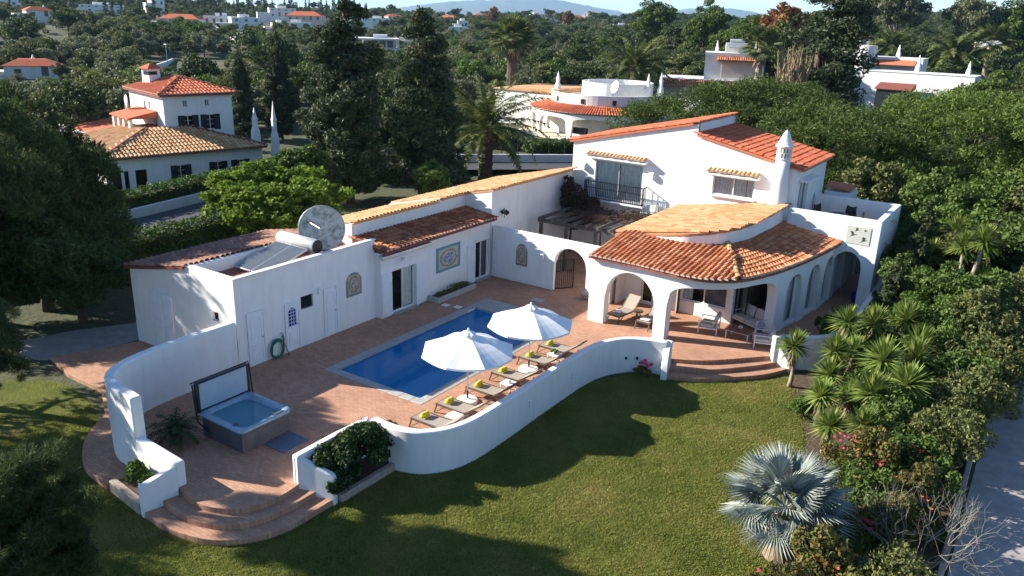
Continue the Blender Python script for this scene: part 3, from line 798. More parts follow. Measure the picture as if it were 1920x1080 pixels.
mb.v = [(x + 0.55 * y, y * 0.8, z) for x, y, z in mb.v]; mb.obj('frame', 'dark_metal', gt)
for k in range(1, 9):
    mb = MB(); mb.bar((0, k / 9, 0.05), (0, k / 9, 1.55), 0.02); mb.v = [(x + 0.55 * y, y * 0.8, z) for x, y, z in mb.v]; mb.obj('baluster', 'dark_metal', gt)
# ------------------------------------------------------------------ building helpers
def window(parent, O, U, N, u0, u1, z0, z1, panes=2, frame='frame_white', curtain=None, depth=0.14, fw=0.06, name='window', arch_top=False, rows=1):
    O = Vector((O[0], O[1], 0)); U = Vector((U[0], U[1], 0)); N = Vector((N[0], N[1], 0))
    def P(u, z, d=0.0): q = O + U * u - N * (depth + d); return Vector((q.x, q.y, z))
    mb = MB(); c = Vector((0, 0, 1))
    def piece(ua, ub, za, zb, t=0.05): mb.obox((P((ua + ub) / 2, (za + zb) / 2)), U, N, c, abs(ub - ua) / 2, t / 2, abs(zb - za) / 2)
    piece(u0, u1, z0, z0 + fw); piece(u0, u1, z1 - fw, z1)
    piece(u0, u0 + fw, z0 + fw, z1 - fw); piece(u1 - fw, u1, z0 + fw, z1 - fw)
    w = (u1 - u0 - 2 * fw) / panes
    for k in range(1, panes): piece(u0 + fw + w * k - fw / 2, u0 + fw + w * k + fw / 2, z0 + fw, z1 - fw, 0.06)
    for k in range(1, rows):
        zz = z0 + (z1 - z0) * k / rows; piece(u0 + fw, u1 - fw, zz - 0.015, zz + 0.015, 0.04)
    f = mb.obj(name, frame, parent)
    for k in range(panes):
        a, b = u0 + fw + w * k, u0 + fw + w * (k + 1)
        m2 = MB(); m2.face([P(a, z0 + fw, 0.01), P(b, z0 + fw, 0.01), P(b, z1 - fw, 0.01), P(a, z1 - fw, 0.01)])
        m2.obj('pane', 'glass', f)
    if curtain:
        for (ca, cb, cm) in curtain:
            m3 = MB(); n = max(4, int((cb - ca) / 0.045)); pr = None
            for k in range(n + 1):
                u = ca + (cb - ca) * k / n; d = 0.075 + 0.03 * math.sin(k * 1.9) + 0.012 * math.sin(k * 0.7)
                cur = (P(u, z0 + 0.06, d), P(u, z1 - 0.05, d))
                if pr: m3.face([pr[0], cur[0], cur[1], pr[1]])
                pr = cur
            m3.obj('curtain', cm, f)
    # dim room wall behind the glass
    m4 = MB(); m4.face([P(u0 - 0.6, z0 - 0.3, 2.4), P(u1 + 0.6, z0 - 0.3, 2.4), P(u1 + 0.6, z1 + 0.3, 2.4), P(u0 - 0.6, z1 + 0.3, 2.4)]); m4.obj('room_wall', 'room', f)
    return f

def shutter(parent, O, U, N, u0, u1, z0, z1, mat='shutter_paint', slats=0, name='shutter'):
    O = Vector((O[0], O[1], 0)); U = Vector((U[0], U[1], 0)); N = Vector((N[0], N[1], 0)); c = Vector((0, 0, 1))
    def P(u, z, d): q = O + U * u + N * d; return Vector((q.x, q.y, z))
    mb = MB(); mb.obox(P((u0 + u1) / 2, (z0 + z1) / 2, 0.025), U, N, c, (u1 - u0) / 2, 0.022, (z1 - z0) / 2)
    for (za, zb) in ((z0 + 0.08, (z0 + z1) / 2 - 0.05), ((z0 + z1) / 2 + 0.05, z1 - 0.08)):
        mb.obox(P((u0 + u1) / 2, (za + zb) / 2, 0.052), U, N, c, (u1 - u0) / 2 - 0.08, 0.006, (zb - za) / 2)
        if slats:
            k = za + 0.05
            while k < zb - 0.03:
                mb.obox(P((u0 + u1) / 2, k, 0.060), U, N, c, (u1 - u0) / 2 - 0.10, 0.006, 0.012); k += slats
    return mb.obj(name, mat, parent, bevel=0.006, seg=1)

def arch_door(parent, O, U, N, u0, u1, z0, z1, window_part=False):
    O = Vector((O[0], O[1], 0)); U = Vector((U[0], U[1], 0)); N = Vector((N[0], N[1], 0)); c = Vector((0, 0, 1))
    def P(u, z, d): q = O + U * u + N * d; return Vector((q.x, q.y, z))
    mb = MB(); um = (u0 + u1) / 2; h = (u1 - u0) / 2
    mb.obox(P(um, (z0 + z1) / 2, 0.012), U, N, c, h, 0.010, (z1 - z0) / 2)
    for a, b in ((u0, u0 + 0.05), (u1 - 0.05, u1)): mb.obox(P((a + b) / 2, (z0 + z1) / 2, 0.035), U, N, c, 0.025, 0.018, (z1 - z0) / 2)
    mb.obox(P(um, z1 - 0.025, 0.035), U, N, c, h - 0.05, 0.018, 0.025)
    w = h - 0.16; path = [P(um - w, z0 + 0.95, 0.026)] + [P(um - w * math.cos(t), z1 - 0.20 - w + w * math.sin(t), 0.026) for t in np.linspace(0, math.pi, 11)] + [P(um + w, z0 + 0.95, 0.026), P(um - w, z0 + 0.95, 0.026)]
    mb.tube(path, 0.016, 4)
    path = [P(um - w, z0 + 0.15, 0.026), P(um + w, z0 + 0.15, 0.026), P(um + w, z0 + 0.82, 0.026), P(um - w, z0 + 0.82, 0.026), P(um - w, z0 + 0.15, 0.026)]
    mb.tube(path, 0.016, 4)
    d = mb.obj('door', 'door_paint', parent)
    m = MB(); m.lathe([(0.02, 0), (0.035, 0.03), (0.02, 0.06)], tuple(P(u1 - 0.12, z0 + 1.0, 0.05)), 8); m.obj('handle', 'alu', d)
    if window_part:
        m = MB(); w2 = w - 0.02
        pts = [P(um - w2, z0 + 1.02, 0.030), P(um + w2, z0 + 1.02, 0.030)] + [P(um + w2 * math.cos(t), z1 - 0.22 - w2 + w2 * math.sin(t), 0.030) for t in np.linspace(0, math.pi, 11)]
        m.face(pts); m.obj('pane', 'blue_glaze', d)
        m = MB()
        for k in range(1, 6): zz = z0 + 1.02 + k * 0.14; m.obox(P(um, zz, 0.036), U, N, c, w2, 0.006, 0.010)
        for k in (-1, 1): m.obox(P(um + k * w2 / 3, z0 + 1.42, 0.037), U, N, c, 0.009, 0.006, 0.42)
        m.obj('glazing_bar', 'frame_white', d)
    return d

# ------------------------------------------------------------------ pool house (long wing)
ph = empty('pool_house', 'long low white wing with tiled roofs along the far side of the pool', 'house')
mb = MB()
mb.wall((-23.8, 17.35), (0, 1), 7.4, -0.6, 3.65, [(3.11, 3.76, 1.58, 2.13)], (1, 0), 0.25)
def endtop(u):
    x = -30.5 + u; return 2.80 + (x + 30.5) / 3.8 * 0.74 if x < -26.7 else 3.54 + min(1, (x + 26.7) / 0.6) * 0.10
mb.wall((-30.5, 17.35), (1, 0), 3.8, -0.6, lambda u: 2.80 + u / 3.8 * 0.72, [], (0, -1), 0.25)
mb.wall((-26.7, 17.35), (1, 0), 2.9, -0.6, 3.64, [(1.42, 1.88, 1.73, 2.12)], (0, -1), 0.25)
mb.wall((-23.45, 24.75), (0, 1), 8.4, -0.6, 3.06, [(0.72, 2.32, 0.04, 2.07), (7.0, 8.18, 0.04, 2.07)], (1, 0), 0.25)
mb.wall((-23.8, 24.75), (1, 0), 0.35, -0.6, 3.06, [], (0, -1), 0.2)
mb.wall((-25.1, 24.70), (0, 1), 6.1, 2.9, 4.14, [], (1, 0), 0.22)
mb.wall((-25.1, 30.80), (0, 1), 2.25, 2.9, 4.24, [], (1, 0), 0.22)
mb.wall((-28.5, 24.70), (1, 0), 3.4, 2.2, lambda u: 3.30 + u * 0.25, [], (0, -1), 0.2)
mb.wall((-25.1, 33.02), (1, 0), 1.7, 2.6, lambda u: 4.24 + u * 0.225, [], (0, -1), 0.2)
mb.wall((-28.5, 30.80), (1, 0), 3.4, 2.2, lambda u: 3.46 + u * 0.235 + 0.04, [], (0, -1), 0.25)
mb.wall((-23.4, 33.02), (0, 1), 8.2, -0.6, 4.60, [], (1, 0), 0.25)
mb.wall((-30.5, 24.72), (0, -1), 7.35, -0.6, 2.80, [], (-1, 0), 0.25)
mb.wall((-28.4, 41.2), (0, -1), 16.5, -0.6, 3.26, [], (-1, 0), 0.25)
mb.wall((-28.4, 24.73), (-1, 0), 2.1, -0.6, 2.8, [], (0, 1), 0.2)
mb.wall((-28.4, 41.1), (1, 0), 5.0, -0.6, lambda u: 3.4 + u * 0.235, [], (0, 1), 0.2)
mb.obj('wall', 'white', ph)
mb = MB(); q = resample([(-26.55, 17.48), (-26.55, 24.70)], 0.8); mb.ribbon(q, 0.24, 2.6, 3.60); mb.obj('parapet', 'white', ph, bevel=0.04)
mb = MB(); mb.box(-23.93, 17.36, 3.652, -23.67, 24.74, 3.70); mb.obj('parapet_cap', 'white', ph, bevel=0.02)
mb = MB(); mb.box(-26.42, 17.60, 2.9, -24.05, 24.68, 3.12); mb.obj('flat_roof', 'tile_dark', ph)
def roof_plane(parent, name, poly, zf, mat, th=0.10):
    z1 = [zf(*p) for p in poly]; mb = MB(); mb.prism(poly, [z - th for z in z1], z1); return mb.obj(name, mat, parent)
def straight_cols(x0, x1, step, fbase, ftop): return [(fbase(x), ftop(x)) for x in np.arange(x0, x1, step)]
# front lean-to roof
zf = lambda x, y: 3.20 - (x + 23.0) * 0.13
r1 = roof_plane(ph, 'lean_to_roof', [(-23.02, 24.62), (-23.02, 33.0), (-25.1, 33.0), (-25.1, 24.72)], zf, 'tile_dark')
tiled(r1, [((-22.98, y, 3.215), (-25.12, y, 3.485)) for y in np.arange(24.72, 33.0, 0.25)], 'tile_shaded', ind=300, r=0.098)
# rear roof of the end room
zf = lambda x, y: 2.84 + (x + 30.6) * 0.19
r2 = roof_plane(ph, 'rear_roof', [(-30.75, 17.25), (-26.67, 17.25), (-26.67, 24.70), (-30.75, 24.70)], zf, 'tile_dark')
tiled(r2, [((-30.78, y, zf(-30.78, 0) + .015), (-26.7, y, zf(-26.7, 0) + .015)) for y in np.arange(17.35, 24.7, 0.24)], 'tile_dusty')
zf3 = lambda x, y: 4.17 + (x + 25.1) * 0.25
r3 = roof_plane(ph, 'middle_roof', [(-28.6, 24.78), (-25.02, 24.78), (-25.02, 30.78), (-28.6, 30.78)], zf3, 'tile_pale')
tiled(r3, [((-28.63, y, zf3(-28.63, 0) + .015), (-25.0, y, zf3(-25.0, 0) + .015)) for y in np.arange(24.9, 30.8, 0.24)], 'tile_pale')
zf4 = lambda x, y: 4.64 + (x + 23.4) * 0.235
r4 = roof_plane(ph, 'upper_roof', [(-28.6, 31.06), (-25.02, 31.06), (-25.02, 33.0), (-23.3, 33.0), (-23.3, 41.15), (-28.6, 41.15)], zf4, 'tile_pale')
cols = [((-28.63, y, zf4(-28.63, 0) + .015), (-25.0, y, zf4(-25.0, 0) + .015)) for y in np.arange(31.2, 33.0, 0.24)]
cols += [((-28.63, y, zf4(-28.63, 0) + .015), (-23.28, y, zf4(-23.28, 0) + .015)) for y in np.arange(33.1, 41.1, 0.24)]
tiled(r4, cols, 'tile_pale')
F23, U1, N1 = (-23.8, 0.0), (0, 1), (1, 0)
arch_door(ph, F23, U1, N1, 17.80, 18.60, 0.05, 2.18)
arch_door(ph, F23, U1, N1, 19.60, 20.33, 0.05, 2.05, True)
arch_door(ph, F23, U1, N1, 21.65, 22.41, 0.05, 2.15)
mb = MB()
for k in range(5): mb.obox((-23.9, 20.78, 1.64 + 0.1 * k), (0, 1, 0), (0.7, 0, -0.7), (0.7, 0, 0.7), 0.32, 0.05, 0.006)
mb.box(-24.03, 20.44, 1.57, -24.0, 21.12, 2.14); mb.obj('louvre', 'dark_metal', ph)
mb = MB(); mb.box(-25.30, 17.52, 1.72, -24.80, 17.55, 2.13); mb.obj('vent', 'dark_metal', ph)
shutter(ph, (0, 17.35), (1, 0), (0, -1), -29.05, -28.42, -0.38, 2.12, slats=0.08); shutter(ph, (0, 17.35), (1, 0), (0, -1), -28.40, -27.77, -0.38, 2.12, slats=0.08)
F2 = (-23.45, 0.0)
window(ph, F2, U1, N1, 25.47, 27.07, 0.05, 2.07, 2, curtain=[(26.32, 27.0, 'curtain')], name='sliding_door')
window(ph, F2, U1, N1, 31.75, 32.93, 0.05, 2.07, 2, curtain=[(32.3, 32.88, 'curtain_dark')], name='sliding_door')
for a, b in ((24.78, 25.44), (27.10, 27.80), (31.03, 31.70)): shutter(ph, F2, U1, N1, a, b, 0.06, 2.06)
mb = MB(); mb.box(-23.44, 25.4, 0.012, -23.28, 27.1, 0.05); mb.box(-23.44, 31.7, 0.012, -23.28, 32.98, 0.05); mb.obj('door_sill', 'coping', ph)
mb = MB(); mb.box(-23.44, 24.6, 2.80, -23.14, 27.9, 2.99); aw = mb.obj('awning_box', 'alu', ph, bevel=0.04)
mb = MB(); mb.lathe([(0.03, 0), (0.13, 0.02), (0.11, 0.12), (0.04, 0.15)], (-23.3, 26.1, 2.45), 10); mb.obj('wall_lamp', 'frame_white', ph)
mb = MB(); mb.box(-23.79, 21.33, 2.02, -23.68, 21.46, 2.30); mb.obj('wall_lamp', 'frame_white', ph, bevel=0.03)
# solar water heater and dish stand on the roof
sh = empty('solar_water_heater', 'solar collector with silver horizontal tank on the flat roof', 'solar heater', loc=(-25.2, 20.8, 3.12))
for k, (xa, xb) in enumerate(((-26.15, -25.22), (-25.18, -24.25))):
    mb = MB(); a = Vector((xa - sh.location.x, 19.25 - 20.8, 0.10)); d = Vector((0, 2.1, 0.62)); n_ = d.cross(Vector((1, 0, 0))).normalized() * -1
    mb.obox((a + Vector(((xb - xa) / 2, 0, 0)) + d / 2), (1, 0, 0), d.normalized(), n_, (xb - xa) / 2, d.length / 2, 0.04, 0)
    o = mb.obj('collector', 'alu', sh, bevel=0.01)
    mb = MB(); mb.obox((a + Vector(((xb - xa) / 2, 0, 0)) + d / 2) + n_ * (0.043 if n_.z > 0 else -0.043), (1, 0, 0), d.normalized(), n_, (xb - xa) / 2 - 0.04, d.length / 2 - 0.04, 0.004)
    mb.obj('collector_glass', 'collector', o)
mb = MB(); mb.tube([(-1.15, 0.95, 0.78), (-1.10, 0.95, 0.78), (1.05, 0.95, 0.78), (1.10, 0.95, 0.78)], [0.26, 0.30, 0.30, 0.27], 24); mb.obj('tank', 'steel_tank', sh, bevel=0.01)
mb = MB(); mb.tube([(1.10, 0.95, 0.78), (1.13, 0.95, 0.78)], [0.28, 0.26], 24); mb.obj('tank_end', 'black_plastic', sh)
mb = MB()
for x in (-0.9, 0.9): mb.bar((x, 0.95, 0.0), (x, 0.95, 0.55), 0.05); mb.bar((x, 0.95, 0.5), (x, -1.5, 0.06), 0.04)
mb.obj('stand', 'alu', sh)
ds = empty('satellite_dish', 'big weathered round satellite dish on the roof behind the silver tank', 'satellite dish', loc=(-25.95, 23.75, 3.12))
face = (Vector((0, 0, 13)) - Vector((-25.95, 23.75, 4.0))); face.z = 7.0; face = (face + Vector((-4, 0, 0))).normalized()
sx = face.cross(Vector((0, 0, 1))).normalized(); sy = sx.cross(face).normalized()
mb = MB(); prof = [(1.0 * k / 8, 0.22 * (k / 8) ** 2) for k in range(9)]; N_ = 40; base = Vector((0, 0, 0.86))
def dpt(r, d, t): return base + sx * (r * math.cos(t)) + sy * (r * math.sin(t)) + face * d
for off, flip in ((0.0, 0), (-0.03, 1)):
    for k in range(8):
        for a in range(N_):
            t0, t1 = 2 * math.pi * a / N_, 2 * math.pi * (a + 1) / N_
            mb.face([dpt(prof[k][0], prof[k][1] + off, t0), dpt(prof[k][0], prof[k][1] + off, t1), dpt(prof[k + 1][0], prof[k + 1][1] + off, t1), dpt(prof[k + 1][0], prof[k + 1][1] + off, t0)])
mb.obj('reflector', 'dish_paint', ds, weld=True, smooth=True)
mb = MB(); mb.tube([dpt(1.0, 0.22, 2 * math.pi * a / N_) for a in range(N_ + 1)], 0.018, 5); mb.obj('rim', 'alu', ds)
mb = MB(); fo = base + face * 0.85
for t in (0.5, 2.6, 4.7): mb.tube([dpt(0.75, 0.12, t), fo], 0.016, 5)
mb.obj('feed_arm', 'alu', ds)
mb = MB(); mb.tube([fo - face * 0.08, fo + face * 0.06], 0.05, 8); mb.obj('feed_horn', 'alu', ds)
mb = MB(); mb.tube([(0, 0, 0), base - face * 0.1], 0.07, 8); mb.lathe([(0.25, 0), (0.25, 0.04)], (0, 0, 0), 12); mb.obj('post', 'alu', ds)

# ------------------------------------------------------------------ villa
vi = empty('villa', 'large white villa with orange tiled roofs and an arched loggia', 'house', loc=(0, 0, 0))
def lefttop(u): return 6.33 + (8.0 - 6.33) * min(1.0, u / 7.3)
mb = MB()
mb.wall((-23.4, 41.2), (1, 0), 7.55, -0.6, lefttop, [(1.55, 4.54, 3.22, 5.36)], (0, -1), 0.28)
mb.wall((-15.85, 41.2), (1, 0), 5.45, -0.6, lambda u: 7.42 - u * 0.21, [(1.10, 3.35, 4.40, 5.40)], (0, -1), 0.28)
mb.wall((-10.4, 41.2), (0, 1), 5.8, -0.6, 6.28, [(0.7, 2.4, 3.45, 5.45)], (1, 0), 0.28)
mb.wall((-23.4, 47.0), (0, -1), 5.8, -0.6, 6.33, [], (-1, 0), 0.28)
mb.wall((-10.4, 47.0), (-1, 0), 5.45, -0.6, lambda u: 6.28 + u * 0.21, [], (0, 1), 0.28)
mb.wall((-15.85, 47.0), (-1, 0), 7.55, -0.6, lambda u: 8.0 - 1.67 * max(0, (u - .25) / 7.3), [], (0, 1), 0.28)
mb.wall((-15.85, 41.48), (0, 1), 5.24, 6.9, 8.0, [], (1, 0), 0.25)
# living room block behind the loggia
mb.wall((-16.35, 41.2), (0, -1), 8.0, -0.6, 3.36, [], (-1, 0), 0.25)
mb.wall((-16.2, 34.25), (1, 0), 5.5, -0.6, 3.0, [(0.95, 2.1, 0.06, 2.2), (3.0, 5.2, 0.62, 2.3)], (0, -1), 0.22)
mb.wall((-10.7, 34.25), (0, 1), 2.2, -0.6, 3.0, [(0.3, 2.0, 0.06, 2.3)], (1, 0), 0.22)
mb.wall((-10.7, 36.45), (1, 0), 2.2, -0.6, 3.0, [(0.15, 2.0, 0.06, 2.35)], (0, -1), 0.22)
mb.obj('wall', 'white', vi)
# arcade: straight front, curved corner, walkway wall
EAVE = spline([(-16.15, 30.32), (-14.9, 30.31), (-13.7, 30.28), (-12.5, 30.18), (-11.4, 30.15), (-10.35, 30.50), (-9.45, 31.40), (-8.75, 33.2), (-8.25, 35.4), (-7.95, 37.4), (-7.72, 39.4), (-7.66, 40.38)], 10)
E2 = resample(EAVE, 0.1)
def offset(path, d):
    P = np.array(path); T = np.gradient(P, axis=0); T /= np.linalg.norm(T, axis=1)[:, None]
    return [tuple(p + d * np.array((-t[1], t[0]))) for p, t in zip(P, T)]
AW = resample(offset(E2, 0.24) + [(-7.9, 43.0), (-7.9, 46.5)], 0.08)
S = np.r_[0, np.cumsum(np.linalg.norm(np.diff(np.array(AW), axis=0), axis=1))]
def s_at(x=None, y=None):
    for k, p in enumerate(AW):
        if x is not None and p[0] >= x and p[1] < 31.5: return S[k]
        if y is not None and p[0] > -9.5 and p[1] >= y: return S[k]
openings = [(s_at(x=-15.42), s_at(x=-12.90), 1.25, 2.62, 2.0), (s_at(x=-12.34), s_at(y=34.1), 1.55, 2.64, 3.6)]
for ya, yb in ((35.0, 36.5), (37.2, 38.6), (39.2, 40.6), (41.5, 43.2)): openings.append((s_at(y=ya), s_at(y=yb), 1.7, 2.45, 2.2))
pts, zl = [], []
def plan(s): return (float(np.interp(s, S, [p[0] for p in AW])), float(np.interp(s, S, [p[1] for p in AW])))
cur = 0.0
for (sa, sb, sp, tp, pw_) in openings:
    for s_ in np.arange(cur, sa - 0.05, 0.12): pts.append(plan(s_)); zl.append(-0.05)
    pts.append(plan(sa)); zl.append(-0.05)
    k = max(16, int((sb - sa) / 0.1))
    for i in range(k + 1):
        t = -1 + 2 * i / k; pts.append(plan(sa + (sb - sa) * i / k)); zl.append(arch(t, sp, tp, pw_))
    pts.append(plan(sb)); zl.append(-0.05); cur = sb + 0.1
for s_ in np.arange(cur, S[-1], 0.15): pts.append(plan(s_)); zl.append(-0.05)
pts.append(plan(S[-1])); zl.append(-0.05)
mb = MB(); mb.ribbon(pts, 0.46, zl, 2.99, side=-1.0); mb.obj('arcade', 'white', vi, bevel=0.035)
for (sa, sb, sp, tp, pw_) in openings[2:]:
    q = [plan(s_) for s_ in np.linspace(sa, sb, 12)]
    mb = MB(); mb.ribbon(offset(q, 0.06), 0.34, -0.02, 0.14, side=-1.0); f = mb.obj('window_sill', 'white', vi)
    gq = offset(q, 0.30)
    mb = MB()
    for a, b in zip(gq[:-1], gq[1:]): mb.face([(*a, 0.14), (*b, 0.14), (*b, 2.5), (*a, 2.5)])
    w_ = mb.obj('window', 'glass', vi)
    cq = offset(q, 0.42); mb = MB(); pr = None
    for i, (x_, y_) in enumerate(resample(cq, 0.05)):
        d = 0.03 * math.sin(i * 2.1); c_ = ((x_ - d, y_, 0.12), (x_ - d, y_, 2.5))
        if pr: mb.face([pr[0], c_[0], c_[1], pr[1]])
        pr = c_
    mb.obj('curtain', 'curtain', w_)
    mb = MB(); 
    for s_ in (0.02, 0.5, 0.98):
        p_ = gq[int(s_ * 11)]; mb.box(p_[0] - 0.035, p_[1] - 0.035, 0.13, p_[0] + 0.035, p_[1] + 0.035, 2.46)
    mb.obj('frame', 'frame_white', w_)
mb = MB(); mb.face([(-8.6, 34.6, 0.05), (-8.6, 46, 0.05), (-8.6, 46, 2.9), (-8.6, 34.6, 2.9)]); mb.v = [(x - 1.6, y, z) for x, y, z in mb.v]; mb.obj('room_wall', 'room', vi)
# loggia ceiling
DRUM = spline([(-16.45, 33.55), (-15.4, 33.42), (-14.4, 33.38), (-13.4, 33.36), (-12.63, 33.52), (-11.64, 34.15), (-10.98, 35.5), (-10.76, 38.2), (-10.74, 40.6)], 8)
inner = offset(E2, 0.3)
mb = MB(); mb.prism(inner + [(-10.8, 40.3), (-10.8, 34.4), (-16.2, 34.4)], 2.90, 2.985); mb.obj('ceiling', 'white', vi)
window(vi, (-16.2, 34.25), (1, 0), (0, -1), 0.95, 2.1, 0.06, 2.2, 2, curtain=[(1.5, 2.05, 'curtain')])
window(vi, (-16.2, 34.25), (1, 0), (0, -1), 3.0, 5.2, 0.62, 2.3, 2, curtain=[(3.05, 3.5, 'curtain'), (4.1, 5.15, 'curtain_dark')])
window(vi, (-10.7, 34.25), (0, 1), (1, 0), 0.3, 2.0, 0.06, 2.3, 2)
window(vi, (-10.7, 36.45), (1, 0), (0, -1), 0.15, 2.0, 0.06, 2.35, 2)
# lower loggia roof: parallel columns left of the hip, fanned columns right of it
D2 = resample(DRUM, 0.1)
def drum_z(x): return min(3.60, 3.40 + 0.17 * (x + 16.4) + 0.06)
ex = np.array([p[0] for p in E2]); ey = np.array([p[1] for p in E2]); dx_ = np.array([p[0] for p in D2]); dy_ = np.array([p[1] for p in D2])
hipE, hipD = (-9.62, 31.15), (-11.35, 34.5)
lr = MB()
NS = 60
eh = [tuple(p) for p in E2]; iE = min(range(len(E2)), key=lambda k: math.dist(E2[k], hipE)); iD = min(range(len(D2)), key=lambda k: math.dist(D2[k], hipD))
left_e = resample(E2[:iE + 1], 0.12); left_d = [(x, float(np.interp(x, dx_[:iD + 1], dy_[:iD + 1]))) for x, y in left_e]
left_d = []
for x, y in left_e:
    if x <= D2[iD][0]: left_d.append((x, float(np.interp(x, dx_[:iD + 1], dy_[:iD + 1]))))
    else:
        t = (x - D2[iD][0]) / (E2[iE][0] - D2[iD][0]); left_d.append((x, D2[iD][1] + t * (E2[iE][1] - D2[iD][1])))
ZE = 3.10
def lz(e, d):
    """height of the roof at its upper line for an eave/upper pair"""
    full = 3.0; run = math.dist(e, d); return ZE + min(0.50, 0.50 * run / full)
for k in range(len(left_e) - 1):
    a, b, c, d = left_e[k], left_e[k + 1], left_d[k + 1], left_d[k]
    lr.face([(*a, ZE), (*b, ZE), (*c, min(lz(b, c), drum_z(c[0]))), (*d, min(lz(a, d), drum_z(d[0])))])
    lr.face([(*a, ZE - .10), (*d, 2.99), (*c, 2.99), (*b, ZE - .10)]); lr.face([(*a, ZE - .10), (*b, ZE - .10), (*b, ZE), (*a, ZE)])
nr = 44
re = resample(E2[iE:], math.inf) if False else [tuple(np.array([np.interp(t, np.linspace(0, 1, len(E2) - iE), np.array(E2[iE:])[:, k]) for k in (0, 1)])) for t in np.linspace(0, 1, nr)]
rd = [tuple(np.array([np.interp(t, np.linspace(0, 1, len(D2) - iD), np.array(D2[iD:])[:, k]) for k in (0, 1)])) for t in np.linspace(0, 1, nr)]
for k in range(nr - 1):
    a, b, c, d = re[k], re[k + 1], rd[k + 1], rd[k]
    lr.face([(*a, ZE), (*b, ZE), (*c, 3.60), (*d, 3.60)]); lr.face([(*a, ZE - .10), (*d, 2.99), (*c, 2.99), (*b, ZE - .10)]); lr.face([(*a, ZE - .10), (*b, ZE - .10), (*b, ZE), (*a, ZE)])
lro = lr.obj('loggia_roof', 'tile_dark', vi)
cols = []
for x in np.arange(-16.02, -9.75, 0.232):
    yb = float(np.interp(x, [p[0] for p in left_e], [p[1] for p in left_e])); yt = float(np.interp(x, [p[0] for p in left_d], [p[1] for p in left_d]))
    if yt - yb < 0.2: continue
    cols.append(((x, yb - 0.05, ZE + 0.005), (x, yt, min(lz((x, yb), (x, yt)), drum_z(x)) + 0.005)))
left_cols = list(cols)
re2 = resample(E2[iE:], 0.235)
for k, e in enumerate(re2[1:]):
    t = (k + 1) / (len(re2) - 1); d = (float(np.interp(t, np.linspace(0, 1, nr), [p[0] for p in rd])), float(np.interp(t, np.linspace(0, 1, nr), [p[1] for p in rd])))
    cols.append(((*e, ZE + 0.005), (*d, 3.605)))
tiled(lro, cols, 'tile', ind=300)
mb = MB(); A = Vector((*hipE, ZE + 0.07)); B = Vector((*hipD, 3.72))
hip = tile_mesh('hip_tile', 'tile_buff', L=0.46, r=0.13)
for m in tile_frames(A, B, 0.38):
    o = bpy.data.objects.new('hip_tile', hip); link(o, lro); o.matrix_basis = m
mb = MB(); P_ = [(x - 0.0, y, drum_z(x)) for x, y in D2[:40]]
# drum wall and upper roof
pz = lambda x, y: 3.40 + 0.17 * (x + 16.4)
mb = MB(); mb.ribbon([p for p in D2 if p[0] > -15.2], 0.2, 3.0, [pz(*p) - 0.03 for p in D2 if p[0] > -15.2]); mb.obj('drum_wall', 'white', vi)
up_poly = offset(D2, -0.10) + [(-10.62, 41.15), (-16.5, 41.15)]
ur = roof_plane(vi, 'living_roof', up_poly, lambda x, y: pz(x, y) + 0.05, 'tile_pale', 0.12)
cols = []
for y in np.arange(33.75, 41.1, 0.235):
    xr = float(np.interp(y, dy_[30:], dx_[30:])) if y < 40.6 else -10.74
    cols.append(((-16.55, y, pz(-16.55, 0) + .065), (xr + 0.1, y, pz(xr + .1, 0) + .065)))
tiled(ur, cols, 'tile_pale')
# main roofs
zl_ = lambda x, y: 6.35 + (x + 23.4) * (1.65 / 7.3)
ml = roof_plane(vi, 'main_roof', [(-23.6, 41.08), (-16.12, 41.08), (-16.12, 47.1), (-23.6, 47.1)], lambda x, y: zl_(x, y) + 0.02, 'tile_red')
tiled(ml, [((-23.64, y, zl_(-23.64, 0) + .035), (-16.1, y, zl_(-16.1, 0) + .035)) for y in np.arange(41.2, 47.1, 0.235)], 'tile_red')
zr_ = lambda x, y: 7.43 - (x + 15.85) * 0.21
mr_ = roof_plane(vi, 'main_roof', [(-15.84, 41.08), (-10.12, 41.08), (-10.12, 47.1), (-15.84, 47.1)], lambda x, y: zr_(x, y) + 0.02, 'tile_red')
tiled(mr_, [((-10.08, y, zr_(-10.08, 0) + .035), (-15.84, y, zr_(-15.84, 0) + .035)) for y in np.arange(41.2, 47.1, 0.235)], 'tile_red')
# windows of the upper floor
VF, VU, VN = (0.0, 41.2), (1, 0), (0, -1)
window(vi, VF, VU, VN, -21.85, -18.86, 3.22, 5.36, 2, frame='alu', curtain=[(-21.8, -20.4, 'curtain'), (-20.3, -18.9, 'curtain')], name='sliding_door', depth=0.10)
window(vi, VF, VU, VN, -14.75, -12.50, 4.40, 5.40, 2, curtain=[(-14.7, -12.55, 'curtain')], depth=0.10)
window(vi, (-10.4, 0), (0, 1), (1, 0), 41.9, 43.6, 3.45, 5.45, 2, curtain=[(41.95, 43.5, 'curtain')], name='sliding_door')
for (xa, xb, z) in ((-22.35, -18.55, 5.62), (-15.05, -12.25, 5.58)):
    mb = MB(); mb.prism([(xa, 40.80), (xb, 40.80), (xb, 41.19), (xa, 41.19)], z - 0.10, [z + 0.02, z + 0.02, z + 0.16, z + 0.16]); c_ = mb.obj('window_canopy', 'white', vi)
    tiled(c_, [((x, 40.76, z + 0.035), (x, 41.17, z + 0.185)) for x in np.arange(xa + 0.12, xb, 0.235)], 'tile_buff', ind=99, step=0.36)
mb = MB(); mb.prism([(-10.39, 41.7), (-9.95, 41.7), (-9.95, 43.9), (-10.39, 43.9)], 5.55, [5.72, 5.60, 5.60, 5.72]); mb.obj('window_canopy', 'white', vi)
mb = MB(); mb.box(-14.85, 41.05, 4.32, -12.40, 41.19, 4.39); mb.obj('window_sill', 'white', vi)
bal = empty('balcony'); bal.parent = vi
